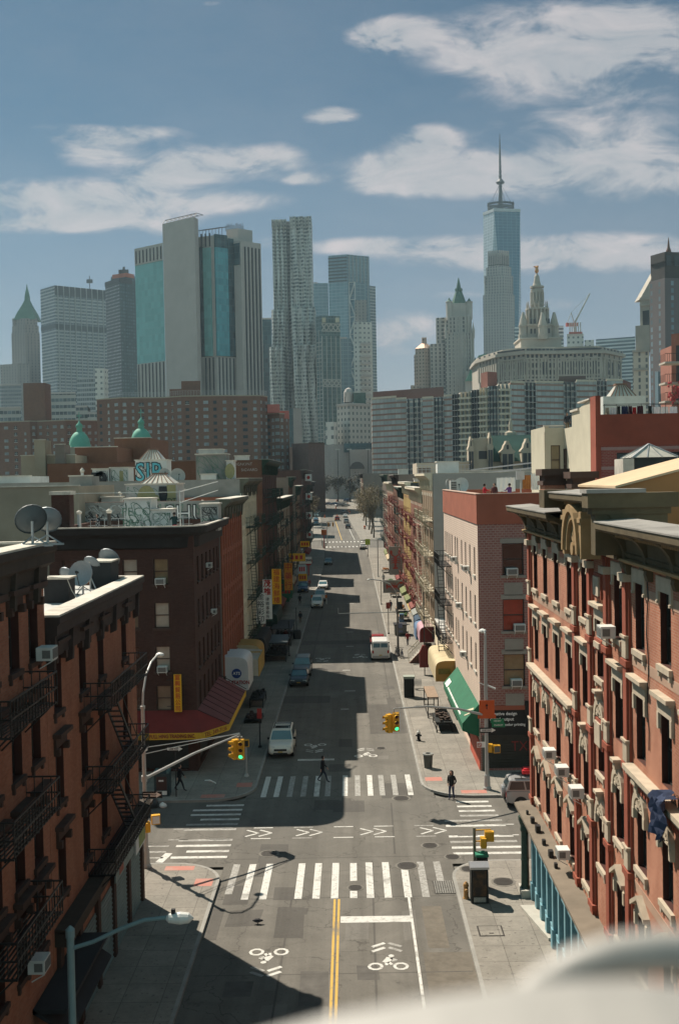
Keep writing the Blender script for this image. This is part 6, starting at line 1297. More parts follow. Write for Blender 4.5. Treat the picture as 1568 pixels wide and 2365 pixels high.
tier('crown_base',1275,2130,2300,True);r,z0,z1=tier('crown_tier',1160,1930,2130,True)
for zz_ in(z0+4,z0+12):winset(T,(cx0-r,cy0-r),(cx0+r,cy0-r),[.15,.3,.5,.62,.78,.9],[zz_],1.6,4,civd)
tier('crown_drum',1150,1690,1940,False,civ,16);b=MB();zz_=qq(995,1690).z;r=abs(qq(1140,1600).x-cx0)
for i in range(16):a=2*pi*i/16;b.lathe((cx0+r*cos(a),cy0+r*sin(a),0),[(.6,zz_),(.5,zz_+3),(.1,zz_+6)],6)
b.build('crown_finials',civ,T);tier('crown_plinth',1090,1625,1700,False);tier('crown_lantern',1080,1440,1630,False,civ,12);tier('crown_ring',1085,1375,1445,False)
b=MB();zz_=[qq(995,y).z for y in(1375,1330,1250,1240,1190)];rr_=[abs(qq(c,1600).x-cx0)for c in(1060,1045,1030,1032,1005)];b.lathe((cx0,cy0,0),list(zip(rr_,zz_)),16);b.build('crown_dome',civ,T)
b=MB();zz_=[qq(995,y).z for y in(1190,1160,1120,1100,1085)];b.lathe((cx0,cy0,0),[(.9,zz_[0]),(1.7,zz_[1]),(1.2,zz_[2]),(1.5,zz_[3]),(.3,zz_[4])],10);b.bar((cx0-2.6,cy0,zz_[3]),(cx0+1.5,cy0,zz_[3]+.6),.8);b.build('statue',mat('gilded bronze',(.55,.26,.08),.45,.1,1,.5),T)
for ca,dy in((780,-6),(1210,-6),(1050,-18)):
 p=qq(ca,2000,cy0+dy);zt_=qq(ca,1790 if ca!=1050 else 1770,cy0+dy).z;zb_=qq(ca,2140,cy0+dy).z;z1_=qq(ca,1950,cy0+dy).z;b=MB();b.lathe((p.x,p.y,0),[(4.2,zb_),(4.2,zb_+4),(3.5,zb_+4.2),(3.5,z1_-1),(4,z1_-.8),(4,z1_+.5)],12);b.lathe((p.x,p.y,0),[(3.7,z1_+.4),(2.6,z1_+5),(.9,z1_+11),(.2,zt_)],12);b.build('turret',civ,T)
g_hor=grid('white striped office',(.36,.38,.38),(.10,.13,.145),30,4.0,0,1,.0,.55,.2,.2)
T=tower('white and blue horizontally striped office behind the granite civic building','office_block','office block');vol(T,'wall',[q(950,85,1250),q(1240,55,1230)],40,g_hor)
T=tower('striped block peeping out on both sides of the tiered crown','office_block','office block');p=lambda cx,cy,Y:(*k4(cx,cy),Y);vol(T,'wall',[p(655,1960,1180),p(1338,1950,1180)],30,g_hor)
T=tower('concrete building under construction with red netting beneath the crane','building_site','building site');o,f,z=vol(T,'frame',[q(735,40,1150),q(858,40,1150)],30,g_pal);vol(T,'netting',[q(750,25,1148),q(850,25,1148)],20,mat('red netting',(.45,.12,.09),.8),z)
fins(T,'columns',(f[0][0]+2,f[0][1]),(f[1][0]-2,f[1][1]),6,z,z+12,1,.6,wst);vol(T,'side_block',[q(865,85,1140),q(935,85,1140)],20,g_pal)
t=thing('tower_crane','luffing crane with a red cab on the unfinished block beside the tiered crown','crane',(at(1320,755,1150).x,1160,0));c0=at(1326,748,1158);tip=at(1361,678,1158);b=MB();L=at(1318,722,1158);base=(c0.x,1158,at(1326,770,1158).z-12)
b.bar(base,c0,2.2);b.build('mast',wst,t);b=MB();b.bar(c0,tip,1.3);b.bar(c0+V((0,0,2)),tip,.7)
for i in range(9):a,c=c0.lerp(tip,i/9),(c0+V((0,0,2.4))).lerp(tip,(i+.5)/9);b.bar(a,c,.4);b.bar(c,c0.lerp(tip,(i+1)/9),.4)
b.build('jib',wst,t);b=MB();b.bar(c0,L,.8);b.bar(L,tip,.3);b.bar(L,c0+V((-8,0,0)),.5);b.build('back_stay',wst,t);MB().box(c0.x-9,c0.x+3,1156,1160,c0.z-2.5,c0.z+1).build('cab',mat('red crane cab',(.45,.08,.05),.6),t)
g_cth=grid('courthouse shaft',(.36,.315,.25),(.12,.12,.115),4.6,4.4,.36,.66,.15,.8,.3,.4);T=tower('cream limestone courthouse tower with a stepped top beside the dark tower at the right','courthouse','courthouse');Y0=720
q6=lambda cx,cy,Y:(*px(1000,350,1.5602)(cx,cy),Y)
o,f,z=vol(T,'shaft',[q6(1352,1085,Y0+4),q6(1428,1085,Y0)],30,g_cth,0,at(*q6(1390,1070,Y0)).z);slabs(T,'string_course',f[0],f[1],[z,z-12],1.5,1.2,civ)
vol(T,'upper_shaft',[q6(1365,960,Y0+5),q6(1430,960,Y0+1)],26,civ,z,at(*q6(1400,950,Y0)).z);o,f,z2=vol(T,'crown',[q6(1386,830,Y0+8),q6(1436,830,Y0+5)],18,civ,z);fins(T,'loggia',(f[0][0]+1.5,f[0][1]),(f[1][0]-2,f[1][1]),2,z2-38,z2-8,4,.5,civd);slabs(T,'string_course',f[0],f[1],[z2,z2-4],1.5,1.2,civ)
a,c=at(*q6(1388,815,Y0+8)),at(*q6(1440,770,Y0+8));b=MB();b.extr([(f[0][0],f[0][1],z2),(f[1][0]+8,f[1][1],z2),(f[1][0]+8,f[1][1],z2+26)],(0,14,0));b.build('roof',civ,T)
g_drk=grid('dark brick shaft',(.075,.065,.065),(.15,.19,.21),7.0,4.3,.38,.62,.1,.72,.35,.25);dkm=mat('sooty stone',(.065,.058,.055),.9,.2,.1);T=tower('dark sooty tower with pale blue windows cut by the right edge of the photo');Y0=640
o,f,z=vol(T,'shaft',[q6(1430,735,Y0+12),q6(1500,735,Y0),q6(1640,735,Y0+4)],40,g_drk,0,at(*q6(1480,735,Y0)).z);vol(T,'upper_shaft',[q6(1437,660,Y0+13),q6(1500,660,Y0+2),q6(1640,660,Y0+6)],36,dkm,z,at(*q6(1480,640,Y0)).z);o,f,z=vol(T,'crown',[q6(1435,625,Y0+12),q6(1500,620,Y0+1),q6(1640,620,Y0+5)],38,dkm,at(*q6(1480,655,Y0)).z);fins(T,'crown_voids',f[1],f[2],4,z-8,z-2,3,.4,civd)
p=at(*q6(1518,610,Y0+10));MB().lathe((p.x,p.y,p.z-4),[(1.6,0),(1.6,4),(.8,6),(.5,9),(.1,12)],8).build('finial',mat('copper finial',(.12,.06,.04)),T)
vol(T,'pale_base',[q6(1455,1165,Y0-14),q6(1640,1165,Y0-14)],12,grid('pale base bays',(.33,.34,.35),(.1,.11,.12),6.5,40,.3,.62,0,1,.2,.3),0,at(*q6(1500,1165,Y0-14)).z)
T=tower('red brick flats with stacked balconies at the right edge above the laundry','apartment_block','apartment block');Y0=150;o,f,z=vol(T,'wall',[q6(1530,985,Y0+3),q6(1700,985,Y0)],20,brick('rosy brick',(.34,.12,.09),(.38,.15,.11),(.3,.2,.16)))
for yy in(1120,1215,1300):
 a=at(*q6(1502,yy,Y0-1.5));b=MB().box(a.x,a.x+9,a.y,a.y+3,a.z-.25,a.z);b.build('balcony',civ,T);b=MB();b.bar((a.x,a.y,a.z+1.1),(a.x+9,a.y,a.z+1.1),.06)
 for i in range(31):b.bar((a.x+i*.3,a.y,a.z),(a.x+i*.3,a.y,a.z+1.1),.04)
 for i in range(6):b.bar((a.x,a.y+i*.5,a.z),(a.x,a.y+i*.5,a.z+1.1),.04)
 b.build('balcony_railing',m_black,T)
winset(T,f[0],f[1],[.25,.6],[at(*q6(1550,y,Y0)).z for y in(1110,1205,1295)],1.2,2.2,civd)
b=MB();p=at(*q6(1545,1270,Y0-2))
for i in range(40):b.obox((p.x+ru(-.8,.8),p.y+ru(-.3,.3),p.z+ru(-1.2,1.6)),(.14,.05,0),(0,.1,.05),(0,0,.12))
b.build('red_flowers',mat('red flowers',(.45,.07,.07),.8),T)
g_str=grid('striped slab flats',(.21,.13,.10),(.52,.54,.51),2.6,2.95,.03,.97,.3,.97,.3,.3,(.30,.33,.32));g_bal=grid('balcony stacks',(.36,.325,.28),(.17,.19,.19),2.4,2.95,.08,.92,.3,.95,.6,.3)
T=tower('long serpentine apartment slab striped red and white in front of the civic building','apartment_slab','apartment block');Y0=560
seq=[(858,918,585,0),(915,922,574,0),(938,922,572,1),(975,920,566,0),(1000,920,563,1),(1025,917,560,0),(1045,913,556,1),(1062,908,552,2),(1090,903,548,1),(1108,898,544,2),(1128,893,541,1),(1150,890,539,2),(1178,885,540,0),(1210,884,545,1),(1236,884,549,0),(1300,884,556,1),(1330,882,558,0),(1375,880,561,1),(1400,880,563,0),(1437,878,566,3),(1456,882,586,None)]
zr=20+(1104-893)/F*541;cc=mat('cream balcony slab',(.58,.51,.4),.85);end=brick('plum end wall',(.2,.085,.065),(.23,.1,.08),(.18,.1,.08),1,.3)
WP=[at(x,900,Y)for x,y,Y,k in seq];ZP=[at(x,y,Y).z for x,y,Y,k in seq]
for i in range(len(seq)-1):
 kd=seq[i][3];p,r=WP[i],WP[i+1];z=(ZP[i]+ZP[i+1])/2;b=MB();b.prism([(p.x,p.y),(r.x,r.y),(r.x,r.y+16),(p.x,p.y+16)],0,z);b.build('wall',{0:g_str,1:g_bal,2:g_bal,3:end}[kd],T)
 nf=int((z-2)/2.95)
 if kd==0:slabs(T,'floor_bands',p,r,[2.95*j+.5 for j in range(1,nf+1)],.75,.35,mat('brick band',(.30,.18,.14),.9,.2,.5));slabs(T,'roof_edge',p,r,[z+.4],1,.5,cc)
 elif kd in(1,2):slabs(T,'balconies',p,r,[2.95*j+.25 for j in range(1,nf+1)],.32 if kd==1 else 1.0,1.3 if kd==1 else 1.9,g_bal if 0 else(m_con2 if kd==1 else cc));fins(T,'balcony_posts',p,r,3,0,z,.2,1.3 if kd==1 else 1.9,m_dkrib if kd==1 else cc)
p,r=WP[0],WP[5];slabs(T,'penthouse',(p.x+1,p.y+3),(r.x,r.y+3),[ZP[3]+3],5,.6,mat('plum roof wall',(.16,.09,.075)))
o,f,z=vol(T,'stair_tower',[(1110,862,560),(1125,858,552),(1147,860,556)],14,end,ZP[10]-2);vol(T,'plant_room',[(1290,872,575),(1352,865,575)],10,mat('dark plant room',(.07,.06,.055)),ZP[15]-2)
g_off=grid('grey office windows',(.27,.25,.225),(.09,.1,.1),3.0,3.6,.3,.7,.25,.72,.4,.4);T=tower('grey stone office block with rows of small windows closing the street','office_block','office block');Y0=660
k7=q2=lambda cx,cy,Y:(*k2(cx,cy),Y)
o,f,z=vol(T,'wall',[q2(695,1770,Y0+8),q2(800,1750,Y0),q2(992,1740,Y0+10)],30,g_off);slabs(T,'cornice',f[1],f[2],[z-.5],1.4,.8,m_con);slabs(T,'cornice',f[0],f[1],[z-.5],1.4,.8,m_con);vol(T,'green_crown',[q2(838,1655,Y0+6),q2(945,1655,Y0+6)],12,mat('green roof sheds',(.08,.13,.11),.7,.4,.5),z);vol(T,'tank_hut',[q2(760,1690,Y0+8),q2(800,1690,Y0+8)],10,m_dkrib,z-1);p=at(*q2(795,1610,Y0+10));MB().lathe((p.x,p.y,p.z-3),[(3,-6),(3,0),(2,2),(.3,3)],12).build('dome',m_con,T)
T=tower('slim white office sliver left of the grey stone office','office_block','office block');vol(T,'wall',[q2(597,1920,640),q2(665,1915,636),q2(692,1900,642)],20,g_pal)
T=tower('blank purple brown brick block low at the end of the street, left of the gap','brick_block','building');o,f,z=vol(T,'wall',[q2(300,2095,470),q2(445,2090,464),q2(585,2105,474)],30,brick('purple brown brick',(.125,.075,.065),(.15,.09,.075),(.12,.09,.08),1,.3));slabs(T,'roof_edge',f[1],f[2],[z],.6,.3,dkstone);vol(T,'rosy_corner',[q2(282,2130,466),q2(306,2130,463)],20,mat('rosy brick edge',(.3,.17,.13)),0)
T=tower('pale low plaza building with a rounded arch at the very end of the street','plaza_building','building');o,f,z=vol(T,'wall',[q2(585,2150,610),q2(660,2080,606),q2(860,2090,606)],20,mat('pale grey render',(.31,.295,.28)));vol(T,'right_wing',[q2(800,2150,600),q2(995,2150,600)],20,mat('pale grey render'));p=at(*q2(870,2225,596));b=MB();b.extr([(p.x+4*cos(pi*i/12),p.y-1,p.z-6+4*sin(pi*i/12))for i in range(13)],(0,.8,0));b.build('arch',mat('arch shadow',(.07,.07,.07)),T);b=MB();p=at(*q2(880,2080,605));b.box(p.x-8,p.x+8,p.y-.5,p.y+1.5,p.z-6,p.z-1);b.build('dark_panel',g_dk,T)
for x in(700,802,965):
 p=at(*q2(x,2150,560));t=thing('light_mast','tall thin light mast closing the street, %s'%{700:'leftmost of three',802:'middle of three',965:'rightmost of three, before the striped slab'}[x],'mast',(p.x,p.y,gz(560)));b=MB();b.bar((p.x,p.y,gz(560)),(p.x,p.y,p.z),.35);b.build('pole',m_dkrib,t);MB().box(p.x-1.2,p.x+1.2,p.y-.3,p.y+.3,p.z-.3,p.z+.3).build('lamp',wst,t)
est=brick('estate brown brick',(.19,.10,.07),(.22,.115,.08),(.18,.12,.09),1.2,.3,.2);est_w=mat('estate window',(.24,.26,.26),.3,.6,.3,spec=.5);est_f=mat('pale window frame',(.45,.45,.42),.7);estd=mat('dark estate window',(.025,.03,.035),.3)
def estate(lab,pts,Y0,yo,keep=1.,nfl=9,cap=True,step=3.0):
 T=tower(lab,'housing_block','apartment block');f,z=foot([(x,y,Y0+d)for x,y,d,n in pts],18);b=MB();b.prism(f,0,z);b.build('wall',est,T)
 for i in range(len(pts)-1):
  n=pts[i][3];us=[(j+.5)/n for j in range(n)]
  for j,u in enumerate(us):winset(T,f[i],f[i+1],[u],[z-3.3-step*s for s in range(nfl)],(1.5,1.0,2.1)[j%3],1.35,est_w if(j*7+i)%3 else estd,est_f if(j+i)%2 else None,100,.2,keep)
  slabs(T,'parapet',f[i],f[i+1],[z+.2],.5,.25,mat('buff parapet',(.36,.31,.24)))
 return T,f,z
T,f,z=estate('tall brown brick estate slab stepping across the left, in front of the great concrete tower',[(224,920,8,3),(278,918,0,5),(375,921,3,3),(422,918,-3,4),(507,918,-2,4),(600,914,2,3),(617,917,10,0)],470,0)
b=MB()
for i in range(len(f)-3):
 p,r=V((*f[i],z+.4)),V((*f[i+1],z+.4));n=max(2,int((r-p).length/1.2))
 for j in range(n):c=p.lerp(r,j/n);b.bar(c,c+V((0,0,2.1)),.07)
 b.bar(p+V((0,0,2.1)),r+V((0,0,2.1)),.08);b.bar(p+V((0,0,1.1)),r+V((0,0,1.1)),.06);b.bar(p+V((0,0,1.6)),r+V((0,0,1.6)),.05);b.bar(p+V((0,0,.6)),r+V((0,0,.6)),.05)
b.build('roof_fence',mat('galvanised mesh',(.4,.42,.42),.5),T);vol(T,'lift_house',[(419,880,476),(463,880,476)],8,est,z-1);vol(T,'roof_hut',[(392,899,474),(463,897,474)],6,est,z-1)
T,f,z=estate('lower brown brick estate block at the left edge',[(-40,975,6,5),(70,976,0,1),(86,974,3,4),(152,969,-2,3),(200,972,4,2),(228,975,6,0)],500,0,.95,9)
b=MB();a=at(57,886,505);c=at(107,886,505);b.box(a.x,c.x,503,513,z-1,a.z);b.build('lift_tower',est,T)
estate('brown brick estate wing right of the tall slab',[(615,952,4,3),(645,952,2,2),(668,966,8,0)],480,0,1,11)
for x0,x1,y0,y1,Y,lab in((617,645,934,950,478,'left red rooftop hoarding on the estate wing'),(645,667,949,964,485,'right red rooftop hoarding on the estate wing')):
 a,c=at(x0,y0,Y),at(x1,y1,Y);t=thing('roof_hoarding',lab,'hoarding',(a.x,Y,c.z));MB().box(a.x,c.x,Y,Y+5,c.z-.5,a.z).build('panel',mat('salmon red hoarding',(.45,.13,.10),.8,.15),t)
schm=mat('cream school stone',(.42,.36,.28),.9,.15,.4);grf=mat('green tiled roof',(.03,.085,.07),.7,.3,.6)
T=tower('school with a steep green roof and cream curved gables behind the sunny tenements','school','school');Y0=240;a,c=at(*q(195,1000,Y0)),at(*q(480,1000,Y0));zt=at(*q(330,790,Y0+6)).z;zb=at(*q(330,985,Y0)).z
b=MB();b.extr([(a.x,Y0,zb),(a.x,Y0+6,zt),(a.x,Y0+12,zt),(a.x,Y0+16,zb)],(c.x-a.x+8,0,0));b.build('roof',grf,T);MB().box(a.x-17,c.x+8,Y0+.3,Y0+16,0,zb+.02).build('wall',schm,T)
def gable(cx,w,yb,yt,dy=-1.5):
 p=at(*q(cx,yb,Y0+dy));zt=at(*q(cx,yt,Y0+dy)).z;w=w/2.509/1.2787*Y0/F;h=zt-p.z
 o=[(-w/2,0),(w/2,0),(w/2,h*.42),(w*.58,h*.45),(w*.58,h*.5),(w*.36,h*.62),(w*.26,h*.8),(w*.14,h*.9),(w*.1,h),(-w*.1,h),(-w*.14,h*.9),(-w*.26,h*.8),(-w*.36,h*.62),(-w*.58,h*.5),(-w*.58,h*.45),(-w/2,h*.42)]
 b=MB();b.extr([(p.x+x,p.y,p.z+z)for x,z in o],(0,3,0));g_=b.build('gable',schm,T);b=MB()
 for x in(-.22,.22):b.box(p.x+x*w-.18*w,p.x+x*w+.18*w,p.y-.05,p.y+.1,p.z-2,p.z+h*.38)
 b.box(p.x-.08*w,p.x+.08*w,p.y-.05,p.y+.1,p.z+h*.6,p.z+h*.8);b.build('gable_window',civd,g_)
gable(298,95,990,832);gable(445,85,990,815);gable(170,40,980,770,-3);gable(28,40,980,800,-3)
a,c=at(*q(38,815,Y0-2)),at(*q(185,815,Y0-2));MB().box(a.x,c.x,Y0-2,Y0+6,0,a.z).build('wing',schm,T);winset(T,(a.x,Y0-2),(c.x,Y0-2),[.4,.6,.78],[at(*q(100,970,Y0)).z],.9,1.8,civd)
p=at(*q(320,790,Y0+9));MB().lathe((p.x,p.y,zt-.5),[(1.5,0),(1.4,1.2),(.5,1.6),(.5,3),(.1,4.5)],8).build('cupola',schm,T)
for xa,xb,y,Y,m,lab in((1055,1232,1088,150,greyr,'pale flat roofed block behind the corner block on the right'),(1000,1120,1095,118,brick('maroon brick',(.17,.06,.05),(.2,.07,.06),(.15,.08,.07)),'maroon brick top wall scrawled OKO above the grey end wall'),(1120,1240,1093,116,b_brn,'brown brick top wall right of the scrawled maroon one')):
 block(lab,at(xa,y,Y).x,at(xb,y,Y).x,Y,Y+12,at(xa,y,Y).z,m)
text('OKO',.8,mt=gwh,loc=(at(1028,1101,117.9).x,117.95,at(1028,1101,117.9).z),rot=S_,name='graffiti',bold=-.01)['label']='three pale spray painted letters on the maroon top wall'
bpy.data.objects['graffiti']['category']='graffiti'
b=MB()
for x in range(14):p=at(965+x*9,1075,128);b.bar((p.x,128,19),(p.x,128,p.z),.05)
a,c=at(965,1075,128),at(1085,1073,128);b.bar(a,c,.06);b.bar(a+V((0,0,-.5)),c+V((0,0,-.5)),.05);tag(b.build('roof_railing',galv),'thin railing over the roofs behind the grey end wall','railing')
b=MB()
for dz in(0,.6):a,c=at(1088,1096,140),at(1232,1080,128);b.bar(a+V((0,0,dz)),c+V((0,0,dz)),.15)
tag(b.build('pipe_rack',galv),'slanting metal ramp of pipes on the roofs left of the cream block','pipes')
rub=mat('tyre rubber',(.015,.015,.015),.85);rimm=mat('alloy rim',(.35,.35,.35),.35,.1,5,.7);cgl=mat('car glass',(.02,.035,.04),.05,.2,2,0,.8);cgb=mat('windscreen reflecting sky',(.07,.15,.17),.06,.2,1,0,.9);hl=mat('headlamp lens',(.6,.6,.56),.15,.05,2,0,.7);tlm=mat('tail lamp',(.35,.015,.012),.2);blk_p=mat('black plastic',(.02,.02,.02),.6);plate=mat('number plate',(.5,.34,.08),.5)
def carpaint(n,c,met=.3):return mat('car paint '+n,c,.28,.05,1,met,.6)
P_pearl=carpaint('pearl',(.66,.62,.53),.1);P_white=carpaint('white',(.68,.66,.62),0);P_black=carpaint('black',(.012,.014,.016));P_grey=carpaint('grey',(.16,.17,.17));P_silver=carpaint('silver',(.36,.36,.36));P_red=carpaint('red',(.34,.025,.02));P_blue=carpaint('blue',(.03,.06,.13));P_green=carpaint('grey green',(.10,.14,.14))
KIND={'suv':(4.6,1.82,1.02,1.1,1.72,(.0,.05,.58,.74),1.1),'sedan':(4.6,1.78,.88,.95,1.45,(.13,.27,.56,.74),1.0),'van':(5.5,2.02,1.15,1.25,2.1,(.0,.015,.70,.84),1.25)}
def vehicle(kind,lab,paint_,loc,rz,grp=None,cat='car',name='parked_car',rails=False,spare=False):
 L,Wd,zb,zbelt,zr,fr_,zt=KIND[kind];w=Wd/2;t=thing(name,lab,cat,loc,grp,rz);r=.34 if kind!='sedan' else .31;yw=(-L/2+.85,L/2-.9)
 Y=lambda f:-L/2+L*f;b=MB()
 st=[(-.5,.62,.42,zt-.28,.9),(-.485,.38,.36,zt-.05,.97),(-.44,.3,.3,zt,1.0),(fr_[0]-.5,.28,.3,max(zt,zbelt-.0),1.0),(.0,.26,.3,zbelt,1.0),(fr_[3]-.5,.26,.3,zbelt-.02,1.0),(.38,.28,.3,zb,.98),(.455,.3,.36,zb-.08,.94),(.485,.34,.4,zb-.22,.88),(.5,.42,.45,zb-.38,.8)]
 st=sorted(st,key=lambda q:q[0]);ring=[]
 for f,z0,zc,z1,k in st:
  hw=w*k;ring.append([V((s*x,L*f,z))for s,x,z in((-1,hw*.8,z0),(-1,hw,zc+.06),(-1,hw*1.0,(zc+z1)/2+.05),(-1,hw*.965,z1-.06),(-1,hw*.86,z1),(1,hw*.86,z1),(1,hw*.965,z1-.06),(1,hw,(zc+z1)/2+.05),(1,hw,zc+.06),(1,hw*.8,z0))])
 n=10
 for p,q in zip(ring,ring[1:]):
  for i in range(n):b.poly([p[i],p[(i+1)%n],q[(i+1)%n],q[i]])
 b.poly(ring[0]);b.poly(ring[-1]);f0,f1,f2,f3=(Y(f)for f in fr_);wb,wr=w*.95,w*(.78 if kind!='van' else .86);zz=zbelt-.03
 lo=[(-wb,f0),(wb,f0),(wb,f3),(-wb,f3)];hi=[(-wr,f1),(wr,f1),(wr,f2),(-wr,f2)];ze=zr-.06
 for i in range(4):j=(i+1)%4;b.poly([(*lo[i],zz),(*lo[j],zz),(*hi[j],ze),(*hi[i],ze)])
 c=.12;b.poly([(-wr,f1,ze),(wr,f1,ze),(wr-c,f1+c,zr),(-wr+c,f1+c,zr)]).poly([(-wr,f2,ze),(wr,f2,ze),(wr-c,f2-c,zr),(-wr+c,f2-c,zr)])
 for s in(-1,1):b.poly([(s*wr,f1,ze),(s*wr,f2,ze),(s*(wr-c),f2-c,zr),(s*(wr-c),f1+c,zr)])
 b.poly([(-wr+c,f1+c,zr),(wr-c,f1+c,zr),(wr-c,f2-c,zr),(-wr+c,f2-c,zr)]);b.build('body',paint_,t,True,local=True);o=t.children
 bd=[k for k in t.children if k.name.startswith('body')][0];bd.data.polygons.foreach_set('use_smooth',[False]*len(bd.data.polygons))
 def gl(i,a0,a1,h0,h1,off,m,nm):
  j=(i+1)%4;A,B,C,D=V((*lo[i],zz)),V((*lo[j],zz)),V((*hi[j],ze)),V((*hi[i],ze));nr=(B-A).cross(D-A).normalized()
  ce=V((0,(f0+f3)/2,zz));nr=nr if nr.dot(A-ce)>0 else-nr;P=lambda u,h:(A.lerp(B,u)).lerp(D.lerp(C,u),h)+nr*off
  q=MB().poly([P(a0,h0),P(a1,h0),P(a1,h1),P(a0,h1)]);q.build(nm,m,t,local=True)
 gl(2,.05,.95,.07,.94,.012,cgb,'windscreen');gl(0,.08,.92,.2,.9,.012,cgl,'rear_window')if kind!='van' else[gl(0,a,a+.4,.3,.85,.012,cgl,'rear_window')for a in(.08,.52)]
 for i in(1,3):
  for a,e in(((.04,.33),(.36,.62),(.65,.93))if kind!='sedan' else((.1,.44),(.48,.92))):gl(i,*((a,e)if i==1 else(1-e,1-a)),.12,.9,.012,cgl,'side_window')
 for y in yw:
  for s in(-1,1):
   MB().lathe((s*(w+.004),y,r+.02),[(r*1.17,-.01),(r*1.17,.004)],18,'x').build('wheel_arch',blk_p,t,local=True)
   o=MB().lathe((s*(w-.09),y,r),[(r*.8,-.11),(r,-.08),(r,.08),(r*.8,.11)],18,'x').build('tyre',rub,t,local=True);o.name='wheel'
   b=MB().lathe((s*(w+.012),y,r),[(r*.66,-.02),(r*.62,.012),(.05,.02)],14,'x');b.build('rim',rimm,o,local=True)
 for s in(-1,1):
  x=s*w*.66;b=MB().extr([(x-.2,L*.478,zb-.3),(x+.2,L*.468,zb-.3),(x+.2,L*.462,zb-.14),(x-.2,L*.472,zb-.14)],(0,.05,0));b.build('headlight',hl,t,local=True)
  x=s*w*.82;MB().box(x-.09,x+.09,-L/2-.012,-L/2+.1,zt-.42,zt-.1).build('tail_light',tlm,t,local=True)
  MB().box(s*(w+.02)-.1,s*(w+.02)+.1,f3-.32,f3-.2,zbelt,zbelt+.15).build('mirror',blk_p,t,local=True)
 MB().box(-.45,.45,L/2-.05,L/2+.012,zb-.44,zb-.3).box(-.5,.5,L/2-.02,L/2+.01,.36,.46).build('grille',blk_p,t,local=True);MB().box(-.17,.17,L/2-.01,L/2+.02,.48,.56).build('number_plate',plate,t,local=True)
 MB().box(-.17,.17,-L/2-.02,-L/2+.1,.58,.68).build('number_plate',plate,t,local=True);MB().box(-w*.86,w*.86,-L/2-.05,-L/2+.15,.34,.56).build('bumper',blk_p if kind!='van' else rimm,t,local=True)
 if rails:
  b=MB()
  for s in(-1,1):b.bar((s*(wr-.12),f1+.3,zr+.05),(s*(wr-.12),f2-.25,zr+.05),.05)
  for f in(.3,.7):y=f1+(f2-f1)*f;b.bar((-wr+.12,y,zr+.07),(wr-.12,y,zr+.07),.05)
  b.build('roof_rails',blk_p,t,local=True);MB().box(-wr*.7,wr*.7,f2-1.0,f2-.35,zr+.004,zr+.012).build('sunroof',cgl,t,local=True)
 if spare:b=MB().lathe((.1,-L/2-.12,.92),[(.36,-.1),(.38,0),(.36,.1)],18,'y');b.build('spare_wheel_cover',paint_,t,local=True)
 return t
N,S=0.,pi
vehicle('suv','pearl beige SUV facing the camera at the left kerb, first car beyond the zebra crossing',P_pearl,(-5.35,79.1,0),S,'cars parked along the left kerb',rails=True,cat='car')
CS=vehicle('sedan','glossy black sedan parked right in front of a grey SUV at the left kerb',P_black,(-5.3,105.4,0),S,'cars parked along the left kerb')
CU=vehicle('suv','grey SUV tucked right behind the glossy black sedan at the left kerb',P_grey,(-5.25,110.9,0),S,'cars parked along the left kerb')
CV=vehicle('van','white van seen from behind at the right kerb, pulled up behind a red car',P_white,(2.95,120.4,0),N,None,'van','delivery_van')
dup(CS,(2.9,128.0,0),N,'red car in front of the white van at the right kerb','cars on the right side of the street',{P_black:P_red})
CW=vehicle('suv','silver SUV with a spare wheel on its tail and a red box on its roof',P_silver,(11.3,65.3,0),-pi/2,None,'car',rails=True,spare=True)
t=thing('roof_box','small red box lying on the roof of the silver SUV','box',(10.4,65.6,1.86));MB().box(-.3,.3,-.35,.35,0,.22).box(-.2,.2,-.25,.25,.22,.3).build('box',mat('bright red plastic',(.6,.03,.04),.5),t,local=True)
tr=dup(CU,(-5.5,168.2,0),S,'white work truck with an orange and white barrier behind its cab, at the left kerb','cars parked along the left kerb',{P_grey:P_white})
t=thing('road_barrier','orange and white striped barrier across the back of the white work truck','barrier',(-5.3,172,0));b=MB();b2=MB()
for k in range(7):(b if k%2 else b2).box(-1.3+k*.37,-1.3+(k+1)*.37,-.05,.05,1.0,1.45)
b.build('white_stripes',ws_,t,local=True);b2.build('orange_stripes',mat('barrier orange',(.55,.14,.02),.6),t,local=True);MB().box(-1.2,-1.1,-.05,.05,0,1).box(1.1,1.2,-.05,.05,0,1).build('legs',ws_,t,local=True)
dup(CU,(-5.3,177.5,0),S,'silver SUV right behind the orange and white barrier at the left kerb','cars parked along the left kerb',{P_grey:P_silver})
dup(CS,(-5.3,196,0),S,'white sedan at the left kerb close to the sunny gap before the red octagon','cars parked along the left kerb',{P_black:P_white})
dup(CU,(-8.6,190,.15),S,'dark van-like car standing deep in shade beside the sign cluster on the left pavement','cars parked along the left kerb',{P_grey:P_blue})
dup(CS,(-5.3,246,gz(246)),S,'grey green sedan alone at the left kerb before the far crossing','cars parked along the left kerb',{P_black:P_green})
dup(CS,(3.0,284,gz(284)),N,'white sedan driving away at the far crossing on the right','cars on the right side of the street',{P_black:P_white})
k8=px(880,1400,3.733)
def hill(x,y):
 d=ray(x,y);Y=300.
 for _ in range(30):Y=(gz(Y)-H)/d.z*d.y
 p=EYE+d*(Y/d.y);p.z=gz(Y);return p
